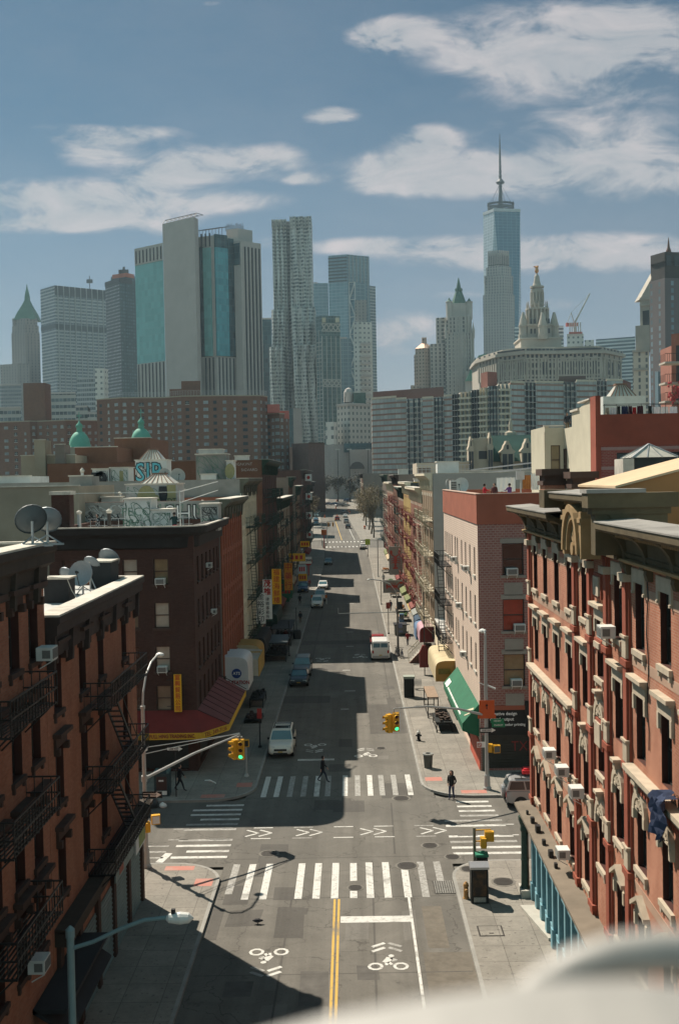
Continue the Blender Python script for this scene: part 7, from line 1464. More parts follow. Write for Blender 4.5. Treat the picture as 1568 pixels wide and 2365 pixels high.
FAR=[(433,515,'r',N,'small red car alone in the middle of the far street'),(500,432,'g',N,'grey car farthest of the kerbside line up the hill on the right'),(522,480,'w',N,'white car second from the top of the kerbside line up the hill'),(533,540,'s',N,'silver car third from the top of the kerbside line up the hill'),(552,598,'b',N,'dark car nearest of the kerbside line up the hill, beside orange work signs'),(222,430,'s',S,'silver car highest of the left line beyond the far crossing'),(205,470,'w',S,'white car in the left line beyond the far crossing, above a blue one'),(198,520,'u',S,'blue car in the left line beyond the far crossing, below a white one'),(200,562,'g',S,'grey car lowest of the left line beyond the far crossing'),(240,335,'b',1.5,'dark car at the left end of the shaded row across the end of the street'),(330,338,'u',1.5,'blue car in the middle left of the shaded row across the end of the street'),(395,338,'u',1.6,'second blue car along the shaded row across the end of the street'),(460,358,'s',1.4,'silver car in the sun right of the shaded row'),(525,356,'w',1.6,'white car farther right in the sun beside the shaded row'),(505,310,'b',.6,'dark car heaped behind the sunny silver car'),(540,280,'u',.7,'blue car highest behind the sunny silver car'),(300,240,'b',1.2,'black car at the left of the upper cluster on the hilltop'),(360,235,'w',1.2,'white car in the upper cluster on the hilltop'),(425,240,'r',1.4,'red car in the upper cluster on the hilltop'),(548,235,'g',.2,'grey car by itself right of the upper cluster'),(340,195,'u',1.0,'blue car in the topmost row on the hilltop'),(400,190,'g',1.0,'grey car in the topmost row on the hilltop'),(520,170,'r',1.5,'red car in the topmost row at the very end of the street'),(470,172,'s',1.5,'silver car in the topmost row at the very end of the street')]
PC=dict(r=P_red,g=P_grey,w=P_white,s=P_silver,b=P_black,u=P_blue)
for i,(x,y,c,rz,lab)in enumerate(FAR):
 p=hill(*k8(x,y));s_=CU if i%3==0 else CS;dup(s_,p,rz,lab,'distant cars beyond the far crossing',{(P_grey if s_ is CU else P_black):PC[c]})
skin=mat('skin',(.42,.24,.17),.6,.08,4)
def person(lab,loc,rz,top,legs,pose='stand',hair=(.02,.015,.012),h=1.72,hat=None,skirt=None,sleeves=True,pattern=None):
 """one continuous skinned body; clothing is the colour of its regions"""
 k=h/1.75;st=.26 if pose=='walk' else .06;J={}
 def add(n,p,r,par):J[n]=(V(p)*k,r*k,par)
 add('pelvis',(0,0,.93),.135,None);add('waist',(0,.01,1.08),.125,'pelvis');add('chest',(0,.01,1.28),.155,'waist');add('neck0',(0,0,1.43),.085,'chest');add('neck',(0,.015,1.49),.055,'neck0');add('head0',(0,.03,1.57),.088,'neck');add('head1',(0,.025,1.66),.095,'head0');add('crown',(0,.015,1.72),.06,'head1');add('nose',(0,.125,1.585),.016,'head0')
 for s,n in((1,'l'),(-1,'r')):
  f=st*s;add('hip'+n,(.095*s,0,.88),.10,'pelvis');add('knee'+n,(.1*s,f*.55+.05,.5),.068,'hip'+n);add('ank'+n,(.1*s,f*1.15-(.06 if f<0 else 0),.09+(.05 if f<-.1 else 0)),.045,'knee'+n);add('toe'+n,(.11*s,f*1.15+.17-(.03 if f<0 else 0),.035),.035,'ank'+n)
  if pose=='pocket':el,wr=(.27*s,-.06,1.1),(.2*s,.1,.93)
  elif pose=='reach':el,wr=(.26*s,.15,1.2),(.2*s,.38,1.22)
  else:el,wr=(.25*s,-f*.35,1.13),(.26*s,-f*.75+.08,.88)
  add('sho'+n,(.19*s,0,1.4),.068,'chest');add('elb'+n,el,.05,'sho'+n);add('wri'+n,wr,.032,'elb'+n);d=(V(wr)-V(el)).normalized();pm=V(wr)+d*.07;add('palm'+n,pm,.032,'wri'+n)
  for q in range(4):a=V((0,(q-1.5)*.021,0));m_=pm+d*(.045+.008*(1-abs(q-1.4)/2))+a;add('f%d%s'%(q,n),m_,.0095,'palm'+n);add('g%d%s'%(q,n),m_+d*.035+V((-.012*s,.008,0)),.008,'f%d%s'%(q,n))
  add('th'+n,V(wr)+d*.045+V((-.01*s,.045,0)),.011,'palm'+n)
 names=list(J);me=bpy.data.meshes.new('body');me.from_pydata([tuple(J[n][0])for n in names],[(names.index(J[n][2]),i)for i,n in enumerate(names)if J[n][2]],[]);o=bpy.data.objects.new('tmp',me);COL.objects.link(o);m=o.modifiers.new('s','SKIN');m.use_smooth_shade=True
 for i,n in enumerate(names):sv=me.skin_vertices[0].data[i];sv.radius=(J[n][1],J[n][1])if n not in('chest','waist','pelvis')else(J[n][1]*1.25,J[n][1]*.8);sv.use_root=i==0
 u=o.modifiers.new('u','SUBSURF');u.levels=1;u.render_levels=1;dg=bpy.context.evaluated_depsgraph_get();b=bpy.data.meshes.new_from_object(o.evaluated_get(dg));bpy.data.objects.remove(o)
 b.materials.clear();sh=mat('dark shoes',(.02,.018,.016),.6)
 for q in(mat('top %s'%lab[:14],top,.9,.2,8),mat('legs %s'%lab[:14],legs,.9,.2,8),skin,sh):b.materials.append(q)
 for p in b.polygons:
  c=p.center/k;arm=abs(c.x)>.215 and c.z<1.2 or(pose in('reach','pocket')and c.y>.14 and 1<c.z<1.3)
  p.material_index=2 if c.z>1.47 else(2 if(c-J['palml'][0]/k).length<.12 or(c-J['palmr'][0]/k).length<.12 else(0 if c.z>.86 or(abs(c.x)>.2 and c.z>.8)else(1 if c.z>.1 else 3)))
 t=thing('person',lab,'person',loc,None,rz);link('body',b,t)
 hm=mat('hair %.3f'%hair[0],hair,.8,.3,12);q=MB().lathe((0,.005*k,1.6*k),[(.105*k,-.03),(.112*k,.03),(.1*k,.1*k),(.06*k,.145*k),(.01,.16*k)],12);
 q.v=[(x,(y if y<.06 else .06+(y-.06)*.4),z+(.03 if y>.07 and z<1.6*k else 0))for x,y,z in q.v];q.build('hair',hm,t,True,local=True)
 q=MB()
 for s in(-1,1):q.obox((.034*s*k,.118*k,1.618*k),(.013,0,0),(0,.006,0),(0,0,.006));q.obox((.098*s*k,.02*k,1.6*k),(.008,0,0),(0,.02,0),(0,0,.028))
 q.build('face_details',mat('dark eyes',(.03,.02,.02)),t,local=True)
 if hat:MB().lathe((0,.01*k,1.6*k),[(.125*k,-.16),(.13*k,-.02),(.125*k,.08*k),(.08*k,.15*k),(.01,.175*k)],12).build('hood',mat('hood %s'%lab[:12],hat,.9),t,True,local=True)if 0 else None
 jk=MB();n=14;pr=[(.93,.17,.125),(1.02,.175,.13),(1.2,.19,.14),(1.38,.18,.125),(1.46,.085,.085)]
 rings=[[V((a*cos(2*pi*i/n)*k,(.005+c*sin(2*pi*i/n))*k,z*k))for i in range(n)]for z,a,c in pr];rings[0]=[V((v_.x,v_.y,v_.z-.05))for v_ in rings[0]]
 for A,B in zip(rings,rings[1:]):
  for i in range(n):jk.poly([A[i],A[(i+1)%n],B[(i+1)%n],B[i]])
 jk.build('jacket',pattern or mat('top %s'%lab[:14]),t,True,local=True)
 if hat:
  b=MB().lathe((0,.0,1.61*k),[(.12*k,-.15*k),(.13*k,-.02),(.125*k,.07*k),(.07*k,.14*k),(.01,.155*k)],12);b.v=[(x,y if y<.05 else .05+(y-.05)*.3,z)for x,y,z in b.v];b.build('hood',mat('top %s'%lab[:14]),t,True,local=True)
 return t
G=lambda x,y,z=0.:gnd(x,y,z)
blkc,dnm=(.015,.015,.018),(.03,.035,.05)
person('man in black jacket and dark jeans striding over the farther zebra crossing',G(746,1806),-pi/2,blkc,dnm,'walk',h=1.74)
person('hooded man in black jacket and blue jeans, hands in pockets, by the right kerb',G(1043,1846),pi-.5,(.018,.018,.016),(.03,.04,.09),'pocket',h=1.8,hat=1)
person('figure in black walking in deep shade before the shutters at the left corner',G(416,1826,.15),-pi/2,(.012,.012,.014),(.02,.02,.025),'walk')
person('person in dark top and brown trousers walking away near the left kerb',G(694,1440,.15),0,(.03,.035,.045),(.14,.10,.06),'walk',h=1.7)
person('person in a dark red top among the shaded stalls on the left pavement',G(660,1484,.15),.4,(.09,.03,.03),(.02,.025,.03),'walk',h=1.68)
person('person in black walking beyond the thin pole on the left pavement',G(693,1398,.15),0,(.02,.02,.025),(.02,.02,.022),'walk',h=1.75)
person('person in pale clothes under the shaded signs on the left pavement',G(667,1393,.15),.8,(.42,.43,.42),(.4,.4,.38),'stand',h=1.65)
person('person in red and dark trousers by the red octagon sign on the left pavement',G(715,1358,.15),0,(.16,.03,.03),(.02,.02,.025),'walk',h=1.7)
chk=NT('checked cloth');p_=chk.pos();v_=chk.n.new('ShaderNodeTexChecker');v_.inputs['Scale'].default_value=9;v_.inputs[1].default_value=(.5,.48,.46,1);v_.inputs[2].default_value=(.02,.02,.025,1);chk.l(p_,v_.inputs[0]);chk.fin(v_.outputs[0],.9)
person('person in a black and white checked shirt looking down on the white roof',at(226,1190,75.3)*1+V((0,0,16.1-at(226,1190,75.3).z)),2.6,(.03,.03,.035),(.03,.03,.035),'reach',h=1.72,pattern=chk.m)
person('woman with long dark hair, dark green top and crimson trousers on the white roof',at(403,1190,75.4)+V((0,0,16.1-at(403,1190,75.4).z)),.5,(.02,.05,.05),(.35,.03,.05),'reach',h=1.75)
RZ=17.65
for x,yy,Y,rz,c,lab,ps in((1118,1117,84,-1.4,(.45,.02,.03),'person in a bright red shirt on the corner block roof beside the white sheet','reach'),(1141,1115,85,2.6,(.03,.035,.045),'person in a dark jacket between the red and purple shirts on the roof','stand'),(1176,1116,83,.6,(.11,.04,.16),'person in a purple shirt turned to the hanging white sheet','reach')):
 p=at(x,yy,Y);person(lab,(p.x,Y,RZ),rz,c,(.03,.03,.04),ps,h=min(1.75,max(1.5,p.z-RZ)))
for x,yy,lab in((1309,968,'person in dark clothes looking over the edge of the cream rear wing'),(1353,966,'person whose head just shows over the step of the cream wall')):
 p=at(x,yy,88.5);person(lab,(p.x,88.5,23.4),pi,(.03,.035,.03),(.03,.03,.03),'stand',h=1.6)
pole_m=mat('silver painted pole',(.38,.38,.36),.5,.15,3,.3);sy=mat('signal yellow',(.62,.33,.02),.5,.12,4);lens_d=mat('unlit lens',(.06,.02,.015),.3);lens_g=lamp_mat('lit green lens',(.05,.8,.3),1.2);lens_r=lamp_mat('lit red lens',(.9,.08,.04),1.0);whl=mat('white lamp head',(.66,.66,.62),.4)
def signal_head(par,p,rz,lit='g'):
 o=link('signal_head',MB().box(-.17,.17,-.12,.14,-.55,.55).box(-.2,.2,.14,.17,-.58,.58).mesh('signal_head',sy),par,loc=V(p)-wl(par),rz=rz)
 for i,z in enumerate((.36,0,-.36)):
  MB().lathe((0,-.125,z),[(.12,0),(.12,-.02)],12,'y').build('lens',lens_g if(lit=='g' and i==2)else lens_r if(lit=='r' and i==0)else lens_d,o,local=True);b=MB()
  for k in range(7):a0,a1=R(-20+220*k/7),R(-20+220*(k+1)/7);b.poly([(.14*cos(a0),-.12,z+.14*sin(a0)),(.14*cos(a1),-.12,z+.14*sin(a1)),(.14*cos(a1),-.36,z+.14*sin(a1)),(.14*cos(a0),-.36,z+.14*sin(a0))])
  b.build('visor',sy,o,local=True)
def ped_signal(par,p,rz,m=None):
 o=link('pedestrian_signal',MB().box(-.22,.22,-.12,.14,-.24,.24).mesh('pedestrian_signal',sy),par,loc=V(p)-wl(par),rz=rz);MB().box(-.18,.18,-.14,-.12,-.19,.19).build('face',m or blk_p,o,local=True)
def base(b,x,y,z,r=.12):b.lathe((x,y,z),[(r*2,0),(r*2,.12),(r*1.55,.2),(r*1.4,.9),(r*1.05,1.0),(r,1.1)],10)
def oneway(par,x,y,z,w=.95,side=1,word='ONE WAY'):
 MB().box(x-w/2,x+w/2,y-.03,y-.01,z-.17,z+.17).build('sign_plate',bk_,par);h=.11;b=MB().extr([(x-w*.46,y-.036,z-h*.75),(x+w*.2,y-.036,z-h*.75),(x+w*.2,y-.036,z-h*1.35),(x+w*.46,y-.036,z),(x+w*.2,y-.036,z+h*1.35),(x+w*.2,y-.036,z+h*.75),(x-w*.46,y-.036,z+h*.75)],(0,.004,0));b.build('arrow',ws_,par);text(word,.13,mt=bk_,parent=par,loc=(x-.08,y-.042,z),rot=S_,bold=.004)
x,y=-10.85,55.15;t=thing('traffic_light','tall pole with curved lamp and guyed mast arm of signals, near left corner','traffic light',(x,y,.15));b=MB();base(b,x,y,.15);b.tube([(x,y,1),(x,y,8.4)],[.12,.09],10);b.lathe((x,y,8.35),[(.13,0),(.13,.15)],10);b.build('pole',pole_m,t)
b=MB().tube([(x,y,8.4),(x+.02,y+.15,9.2),(x+.08,y+.7,10.0),(x+.2,y+1.6,10.5),(x+.3,y+2.6,10.65),(x+.35,y+3.0,10.65)],.055,8);b.build('lamp_arm',pole_m,t);MB().lathe((x+.36,y+3.25,10.62),[(.05,.12),(.2,.05),(.24,-.03),(.12,-.12)],10).build('lamp_head',whl,t)
e=V((-6.45,60.2,5.75));MB().tube([(x,y,4.74),V((x,y,4.74)).lerp(e,.5)+V((0,0,.12)),e],[.085,.07,.05],8).lathe((x,y,4.6),[(.16,0),(.16,.3)],10).build('mast_arm',pole_m,t);b=MB()
for dz in(0,.22):b.tube([(x,y,6.35-dz*1.5),e+V((0,0,.06+dz*.2))],.022,5)
b.lathe((x,y,6.2),[(.2,0),(.2,.18)],10);b.build('guy_wires',whl,t);b=MB();b.bar(e,e+V((0,0,-.4)),.08);b.bar(e+V((-.3,0,-.15)),e+V((.15,0,-.15)),.08);b.build('hanger',pole_m,t)
signal_head(t,e+V((.05,0,-.85)),.0);signal_head(t,e+V((-.3,.1,-.85)),-1.1,'x')
ped_signal(t,(x+.55,y-.1,2.65),.3,whl);ped_signal(t,(x+.12,y-.2,2.3),-1.2);oneway(t,x+.42,y-.16,3.95,1.0)
t=thing('street_sign','one way sign with a white arrow on its own post in the shaded left corner','sign',(-11.3,67.5,.15));MB().tube([(-11.3,67.5,.15),(-11.3,67.5,3.5)],.035,6).build('post',m_black,t);oneway(t,-11.3,67.45,3.2,1.05)
x,y=-7.42,27.5;t=thing('street_lamp','blue grey street lamp reaching a long bent arm over the lower left pavement','street lamp',(x,y,.15));b=MB();base(b,x,y,.15,.11);b.tube([(x,y,1),(x,y,8.35)],.1,10);b.lathe((x,y,8.3),[(.12,0),(.12,.2),(.03,.3)],10);lpm=mat('blue grey pole paint',(.16,.23,.24),.5,.15,3);b.build('pole',lpm,t)
MB().tube([(x,y,8.0),(x+.6,y,8.18),(x+1.3,y,8.5),(x+1.9,y,8.72),(x+2.5,y,8.78)],.055,8).build('lamp_arm',lpm,t);b=MB().lathe((x+2.85,y,8.76),[(.02,-.4),(.12,-.3),(.16,0),(.13,.22),(.02,.34)],12,'x');b.build('lamp_head',whl,t);MB().box(x+2.62,x+2.72,y-.05,y+.05,8.88,9.0).build('photocell',bk_,t);b=MB();b.bar((x,y,4.9),(x-1.1,y,5.8),.05);b.bar((x,y,5.4),(x-.7,y,4.6),.07);b.build('bracket',lpm,t)
x,y=5.68,52.0;t=thing('traffic_light','short post with yellow pedestrian signals seen from behind at the near right corner','traffic light',(x,y,.15));MB().tube([(x,y,.15),(x,y,2.98)],.075,10).lathe((x,y,.15),[(.17,0),(.15,.3),(.08,.4)],10).build('post',mat('olive grey post',(.2,.19,.14),.6),t);ped_signal(t,(x+.72,y,2.55),pi);ped_signal(t,(x+.42,y-.15,2.3),pi/2);b=MB()
for z in(2.85,2.3):b.bar((x,y,z),(x+.8,y,z+.02),.05)
b.build('bracket',sy,t)
t=thing('utility_cabinet','dark cabinet with a bright green top behind the kiosk at the near right corner','cabinet',(5.98,51.7,.15));MB().box(5.72,6.25,51.45,52.0-.1,.15,1.72).build('body',blk,t);MB().box(5.68,6.29,51.41,51.94,1.72,1.84).lathe((6.05,51.65,1.84),[(.13,0),(.1,.1),(.02,.13)],10).build('top',mat('green enamel',(.03,.2,.12),.5),t)
t=thing('phone_kiosk','black street kiosk with silver domed top and advert panel, near right kerb','kiosk',(5.66,50.1,.15));x0,x1=5.27,6.05;MB().box(x0,x1,49.75,50.5,.15,1.75).build('body',blk,t);b=MB();n=6
b.extr([(x0-.05,49.7,1.75),(x0-.05,49.7,1.86),(x0-.05,50.1,2.0),(x0-.05,50.55,1.86),(x0-.05,50.55,1.75)],(x1-x0+.1,0,0));b.build('roof',mat('brushed steel',(.42,.42,.42),.35,.1,4,.6),t)
adm=NT('dim advert');p_=adm.pos();adm.fin(adm.mix(adm.ramp(adm.noise(p_,3,3),.4,.65),(.012,.01,.009),(.09,.045,.018)),.3);MB().box(x0+.08,x1-.08,49.73,49.75,.5,1.68).build('advert',adm.m,t);MB().box(x0+.1,x1-.12,49.72,49.75,.22,.44).build('label_strip',mat('grey label',(.3,.29,.26),.6,.5,12),t);MB().box(x1,x1+.03,49.9,50.4,.3,1.6).build('side_trim',pole_m,t)
t=thing('fire_hydrant','squat ochre hydrant half hidden left of the black kiosk','hydrant',(5.1,50.5,.15));MB().lathe((5.08,50.4,.15),[(.16,0),(.12,.1),(.11,.55),(.14,.58),(.12,.7),(.03,.8)],10).lathe((5.08,50.2,.6),[(.07,-.06),(.07,.06)],8,'y').build('body',mat('rusty ochre',(.4,.22,.08),.7,.3,6),t)
x,y=8.3,68.1;t=thing('traffic_light','tall grey pole with an orange sign and a long unguyed mast arm of signals','traffic light',(x,y,.15));b=MB();base(b,x,y,.15,.13);b.tube([(x,y,1),(x,y,8.2),(x+.02,y,10.1)],[.13,.10,.06],10);b.build('pole',pole_m,t);MB().lathe((x-.1,y+.5,10.15),[(.05,.14),(.22,.06),(.26,-.02),(.12,-.12)],10).tube([(x,y,9.9),(x,y+.2,10.2),(x-.1,y+.5,10.2)],.045,6).build('lamp_head',whl,t)
e=V((2.4,65.4,5.95));MB().tube([(x,y,4.85),V((x,y,4.85)).lerp(e,.3)+V((0,0,.28)),V((x,y,4.85)).lerp(e,.65)+V((0,0,.3)),e],[.09,.075,.06,.045],8).lathe((x,y,4.65),[(.17,0),(.17,.4)],10).build('mast_arm',pole_m,t);MB().bar(e,e+V((0,0,-.3)),.07).build('hanger',pole_m,t)
signal_head(t,e+V((.12,.0,-.82)),.1);signal_head(t,e+V((-.35,.05,-.9)),-1.0,'x');MB().tube([(x,y,6.75),(x-.45,y,6.95)],.03,6).tube([(x,y,6.8),(x+.6,y-.1,6.55)],.06,8).build('camera',whl,t)
MB().box(x-.45,x+.5,y-.2,y-.17,4.95,5.85).box(x-.55,x+.58,y-.2,y-.17,4.7,4.95).build('sign_plate',mat('orange red sign',(.52,.09,.02),.6,.1,2),t);MB().bar((x+.02,y-.215,5.3),(x+.02,y-.215,5.55),.05).extr([(x-.07,y-.215,5.5),(x+.11,y-.215,5.5),(x+.02,y-.215,5.65)],(0,.01,0)).build('arrow',bk_,t)
oneway(t,x+.08,y-.15,3.95,1.05);gsn=mat('street name green',(.01,.17,.075),.5)
for dx,z,s_ in((.68,4.52,'HENRY'),(.75,4.25,'MARKET')):MB().box(x+dx-.42,x+dx+.42,y-.14,y-.12,z-.13,z+.13).build('street_name',gsn,t);text(s_,.15,mt=ws_,parent=t,loc=(x+dx,y-.146,z),rot=S_)
MB().box(x-.62,x-.14,y-.14,y-.12,2.85,3.2).build('no_turn_sign',ws_,t);b=MB()
for k in range(14):a0,a1=2*pi*k/14,2*pi*(k+1)/14;b.bar((x-.46+.12*cos(a0),y-.15,3.02+.12*sin(a0)),(x-.46+.12*cos(a1),y-.15,3.02+.12*sin(a1)),.03)
b.bar((x-.54,y-.15,3.1),(x-.38,y-.15,2.94),.03);b.build('no_turn_mark',rs_,t);ped_signal(t,(x+.62,y-.05,2.72),.15,mat('grey walking symbol face',(.12,.13,.13),.4));ped_signal(t,(x+.25,y+.1,2.75),1.4);b=MB();b.bar((x,y,3.0),(x+.7,y-.05,2.98),.05);b.build('bracket',sy,t)
x,y=4.78,81;t=thing('fire_hydrant','black hydrant with a silver cap on the sunny right pavement','hydrant',(x,y,.15));MB().lathe((x,y,.15),[(.18,0),(.18,.06),(.12,.1),(.12,.55),(.15,.6)],12).lathe((x,y,.55),[(.07,-.22),(.07,.22)],8,'x').build('body',blk,t);MB().lathe((x,y,.72),[(.15,0),(.12,.12),(.04,.2),(.03,.26)],12).build('cap',whl,t)
x,y=4.95,73.4;t=thing('litter_bin','round mesh litter bin on the far right corner pavement','litter bin',(x,y,.15));b=MB().lathe((x,y,.15),[(.27,0),(.33,.95)],16);b.build('basket',mat('dark mesh',(.10,.10,.085),.7,.4,20),t);b=MB().lathe((x,y,1.1),[(.37,-.06),(.37,.03),(.2,.05),(.19,0)],16);b.build('rim',mat('grey rim',(.25,.25,.23),.5),t)
t=thing('phone_kiosk','tall dark street box with a pale greenish top on the sunny right pavement','kiosk',(4.95,97.3,.15));MB().box(4.5,5.4,97,97.8,.15,1.85).build('body',blk,t);MB().box(4.44,5.46,96.94,97.86,1.85,2.05).build('top',mat('grey green top',(.3,.33,.28),.6),t)
def post(lab,cat,x,y,h,r=.04,plate=None,m=m_black,z=.15,name='sign_post'):
 z+=gz(y);t=thing(name,lab,cat,(x,y,z));MB().tube([(x,y,z),(x,y,z+h)],r,6).lathe((x,y,z),[(r*3,0),(r*2,.15)],8).build('post',m,t)
 if plate:w,hh,pm=plate;MB().box(x-w/2,x+w/2,y-.05,y-.03,z+h-hh,z+h).build('sign_plate',pm,t)
 return t
post('thin pole with a red sign on the sunny right pavement before the grey dumpster','sign',4.5,137,4.0,.05,(.55,.8,mat('faded red sign',(.3,.06,.04),.6)));post('slim bare pole farther along the sunny kerb','pole',4.5,169,3.6,.05);post('thin pole with a yellow green sign near the far crossing on the right','sign',3.9,262,4.2,.07,(1.2,1.4,mat('fluorescent sign',(.45,.55,.03),.6)))
t=post('tall slim lamp post farthest up the sunny kerb','street lamp',5.2,216,7.4,.09,None,pole_m,name='street_lamp')
x,y=4.95,119.7;t=thing('street_lamp','dark street lamp with a long thin mast arm, bicycles at its foot','street lamp',(x,y,.15));b=MB();base(b,x,y,.15,.1);b.tube([(x,y,1),(x,y,6.6)],[.12,.1],8);b.build('pole',mat('brown grey pole',(.12,.11,.1),.6),t);MB().tube([(x,y,6.4),(x-.2,y,7.4),(x-.8,y,8.2),(x-1.8,y,8.6),(x-2.9,y,8.75)],.06,8).build('lamp_arm',pole_m,t);MB().lathe((x-3.1,y,8.7),[(.12,.1),(.2,0),(.08,-.1)],8).build('lamp_head',whl,t);MB().tube([(x,y,5.05),(-1.6,y,5.0)],.05,6).bar((-1.6,y,5),(-1.6,y,5.6),.06).build('mast_arm',pole_m,t);MB().box(x+.1,x+.55,y-.2,y+.2,5.4,6.2).build('signal_box',blk,t);MB().box(x+.02,x+.5,y-.08,y-.04,3.3,3.8).box(x+.1,x+.55,y-.08,y-.04,2.8,3.0).build('sign_plate',mat('blue grey sign',(.15,.17,.25),.6),t)
def bicycle(lab,x,y,rz,m):
 t=thing('bicycle',lab,'bicycle',(x,y,.15),'bicycles chained to the dark pole',rz);ws=[]
 for yy in(-.52,.52):
  o=MB().tube([(0,yy+.33*cos(2*pi*i/16),.34+.33*sin(2*pi*i/16))for i in range(17)],.022,5).build('wheel',rub,t,local=True);b=MB()
  for i in range(6):a=pi*i/6;b.bar((0,yy+.32*cos(a),.34+.32*sin(a)),(0,yy-.32*cos(a),.34-.32*sin(a)),.008)
  b.build('spokes',galv,o,local=True)
 A,B_,C_,D,E=(0,-.52,.34),(0,-.05,.3),(0,-.2,.85),(0,.38,.88),(0,.52,.34);b=MB()
 for p,q in((A,B_),(A,C_),(B_,C_),(B_,D),(C_,D),(D,E)):b.tube([p,q],.02,6)
 b.build('frame',m,t,local=True);MB().box(-.07,.07,-.34,-.1,.9,.95).build('saddle',rub,t,local=True);MB().tube([(-.27,.36,1.02),(0,.4,.98),(.27,.36,1.02)],.018,6).tube([D,(0,.4,.98)],.018,6).build('handlebar',rub,t,local=True)
bicycle('nearest bicycle leaning at the foot of the dark pole',5.0,118.6,.3,blk_p);bicycle('second bicycle leaning behind the nearest one at the dark pole',5.35,119.0,.1,P_blue);bicycle('third bicycle farthest behind the dark pole',4.75,120.3,-.2,P_grey)
t=thing('stoop','brick sided stoop with a slanting railing on the sunny pavement','stairs',(7.4,116,.15));b=MB();b.extr([(5.9,115,.15),(8.4,115,.15),(8.4,115,2.0),(7.7,115,2.0)],(0,.3,0));b.build('side_wall',brick('dark stoop brick',(.16,.06,.04),(.2,.08,.05),(.14,.09,.07)),t);b=MB()
for k in range(8):b.box(6.1+k*.22,8.4,115.3,117,.15+k*.23,.38+k*.23)
b.build('steps',stone2,t);b=MB()
for y in(115.1,117):
 b.bar((5.9,y,1.15),(7.7,y,3.0),.06)
 for k in range(9):b.bar((5.9+k*.225,y,.15+k*.231),(5.9+k*.225,y,1.15+k*.231),.03)
b.build('railing',m_fe_cream,t)
t=thing('hanging_banner','dark red banner hung from a pole beside the cream awning','banner',(7.1,108,1));MB().extr([(6.6,108,.9),(7.5,108,.9),(7.5,108,2.4),(7.2,108,3.1),(6.9,108,3.1),(6.6,108,2.4)],(0,.5,0)).build('cloth',mcan,t);MB().tube([(7.1,108.2,.15),(7.1,108.2,8.5)],.05,6).build('pole',m_black,t)
t=thing('dumpster','grey ribbed dumpster on the sunny pavement','dumpster',(6,136,.15));b=MB().extr([(5.2,135.2,.3),(6.7,135.2,.3),(6.7,135.2,1.45),(5.2,135.2,1.45)],(0,2.2,0));b.build('body',mat('grey dumpster steel',(.24,.23,.2),.7,.3,3),t);b=MB()
for k in range(6):b.box(5.3+k*.25,5.36+k*.25,135.14,135.2,.3,1.4)
b.box(5.1,6.8,135.1,137.4,1.45,1.55);b.build('lid',blk_p,t)
def table(lab,x0,x1,y0,y1,h,m,name='market_stall',cat='stall',goods=None,cover=None):
 t=thing(name,lab,cat,((x0+x1)/2,(y0+y1)/2,.15));b=MB()
 for xx in(x0,x1-.08):
  for yy in(y0,y1-.08):b.box(xx,xx+.08,yy,yy+.08,.15,h+(1.2 if cover else 0))
 for zz in(.3,h-.2):b.box(x0,x1,y0+.02,y0+.06,zz,zz+.05).box(x0,x1,y1-.06,y1-.02,zz,zz+.05).box(x0+.02,x0+.06,y0,y1,zz-.05,zz).box(x1-.06,x1-.02,y0,y1,zz-.05,zz)
 b.build('frame',m_black,t);MB().box(x0,x1,y0,y1,h-.12,h).build('table_top',m,t);b=MB()
 if goods:
  for i in range(26):xx,yy=ru(x0+.1,x1-.3),ru(y0+.1,y1-.4);s=ru(.12,.26);b.box(xx,xx+s,yy,yy+s*1.4,h,h+ru(.1,.3))
  b.build('goods',goods,t)
 if cover:MB().box(x0-.15,x1+.15,y0-.15,y1+.15,h+1.2,h+1.3).build('cover',cover,t)
 return t
wd=mat('worn board',(.28,.2,.14),.85,.3,4)
table('display table on dark legs in front of the green awning',6.0,6.9,88.5,93.2,1.9,wd);table('dark produce rack under the green awning',6.3,7.6,83.5,87,.95,blk,goods=mat('dark produce',(.05,.03,.02),.8,.6,5));table('dark crate stand beyond the red awning on the left pavement',-9.1,-7.9,93.5,97,1.0,blk,goods=blk);table('heap of dark goods by the edge of the red awning',-9.0,-7.6,87.6,90,.5,blk,goods=mat('dark fruit boxes',(.05,.03,.025),.7,.7,5));table('covered stall with a dark roof under the white Chinese signs',-9.6,-7.3,117,123,1.0,blk,goods=mat('mixed dark wares',(.05,.05,.045),.8,.6,4),cover=mat('dark tarpaulin',(.06,.075,.08),.5,.3,1));table('second covered stall beyond the white signs on the left pavement',-9.6,-7.4,128,136,1.0,blk,goods=mat('mixed dark wares'),cover=blk)
t=thing('shopping_cart','empty wire shopping cart on the sunny pavement','cart',(5.9,101,.15));b=MB()
for k in range(8):
 z=.5+.07*k;b.bar((5.5,100.6,z),(6.3,100.6,z),.02);b.bar((5.5,101.4,z),(6.3,101.4,z),.02);b.bar((5.5,100.6,z),(5.5,101.4,z),.02);xx=5.5+.114*k;b.bar((xx,100.6,.5),(xx,100.6,1.0),.02);b.bar((xx,101.4,.5),(xx,101.4,1.0),.02)
for xx in(5.6,6.2):b.bar((xx,100.7,.2),(xx,100.8,.5),.03)
b.build('basket',galv,t);t.scale=(1,1,1)
t=thing('newspaper_box','blue newspaper box near the cream fire escapes','newspaper box',(6.6,146,.15));MB().box(6.3,6.9,146,146.6,.3,1.5).build('body',bcan,t);MB().box(6.36,6.84,145.98,146,.8,1.35).build('window',cgl,t)
post('bus stop pole with a red flag sign on the shaded left pavement','sign',-7.05,79.8,2.9,.05,(.35,.75,mat('red flag sign',(.33,.03,.025),.6)));post('thin dark pole in the middle of the shaded left pavement','pole',-7.2,121,4.0,.045);post('second thin dark pole farther along the shaded left pavement','pole',-7.2,137.5,3.5,.045)
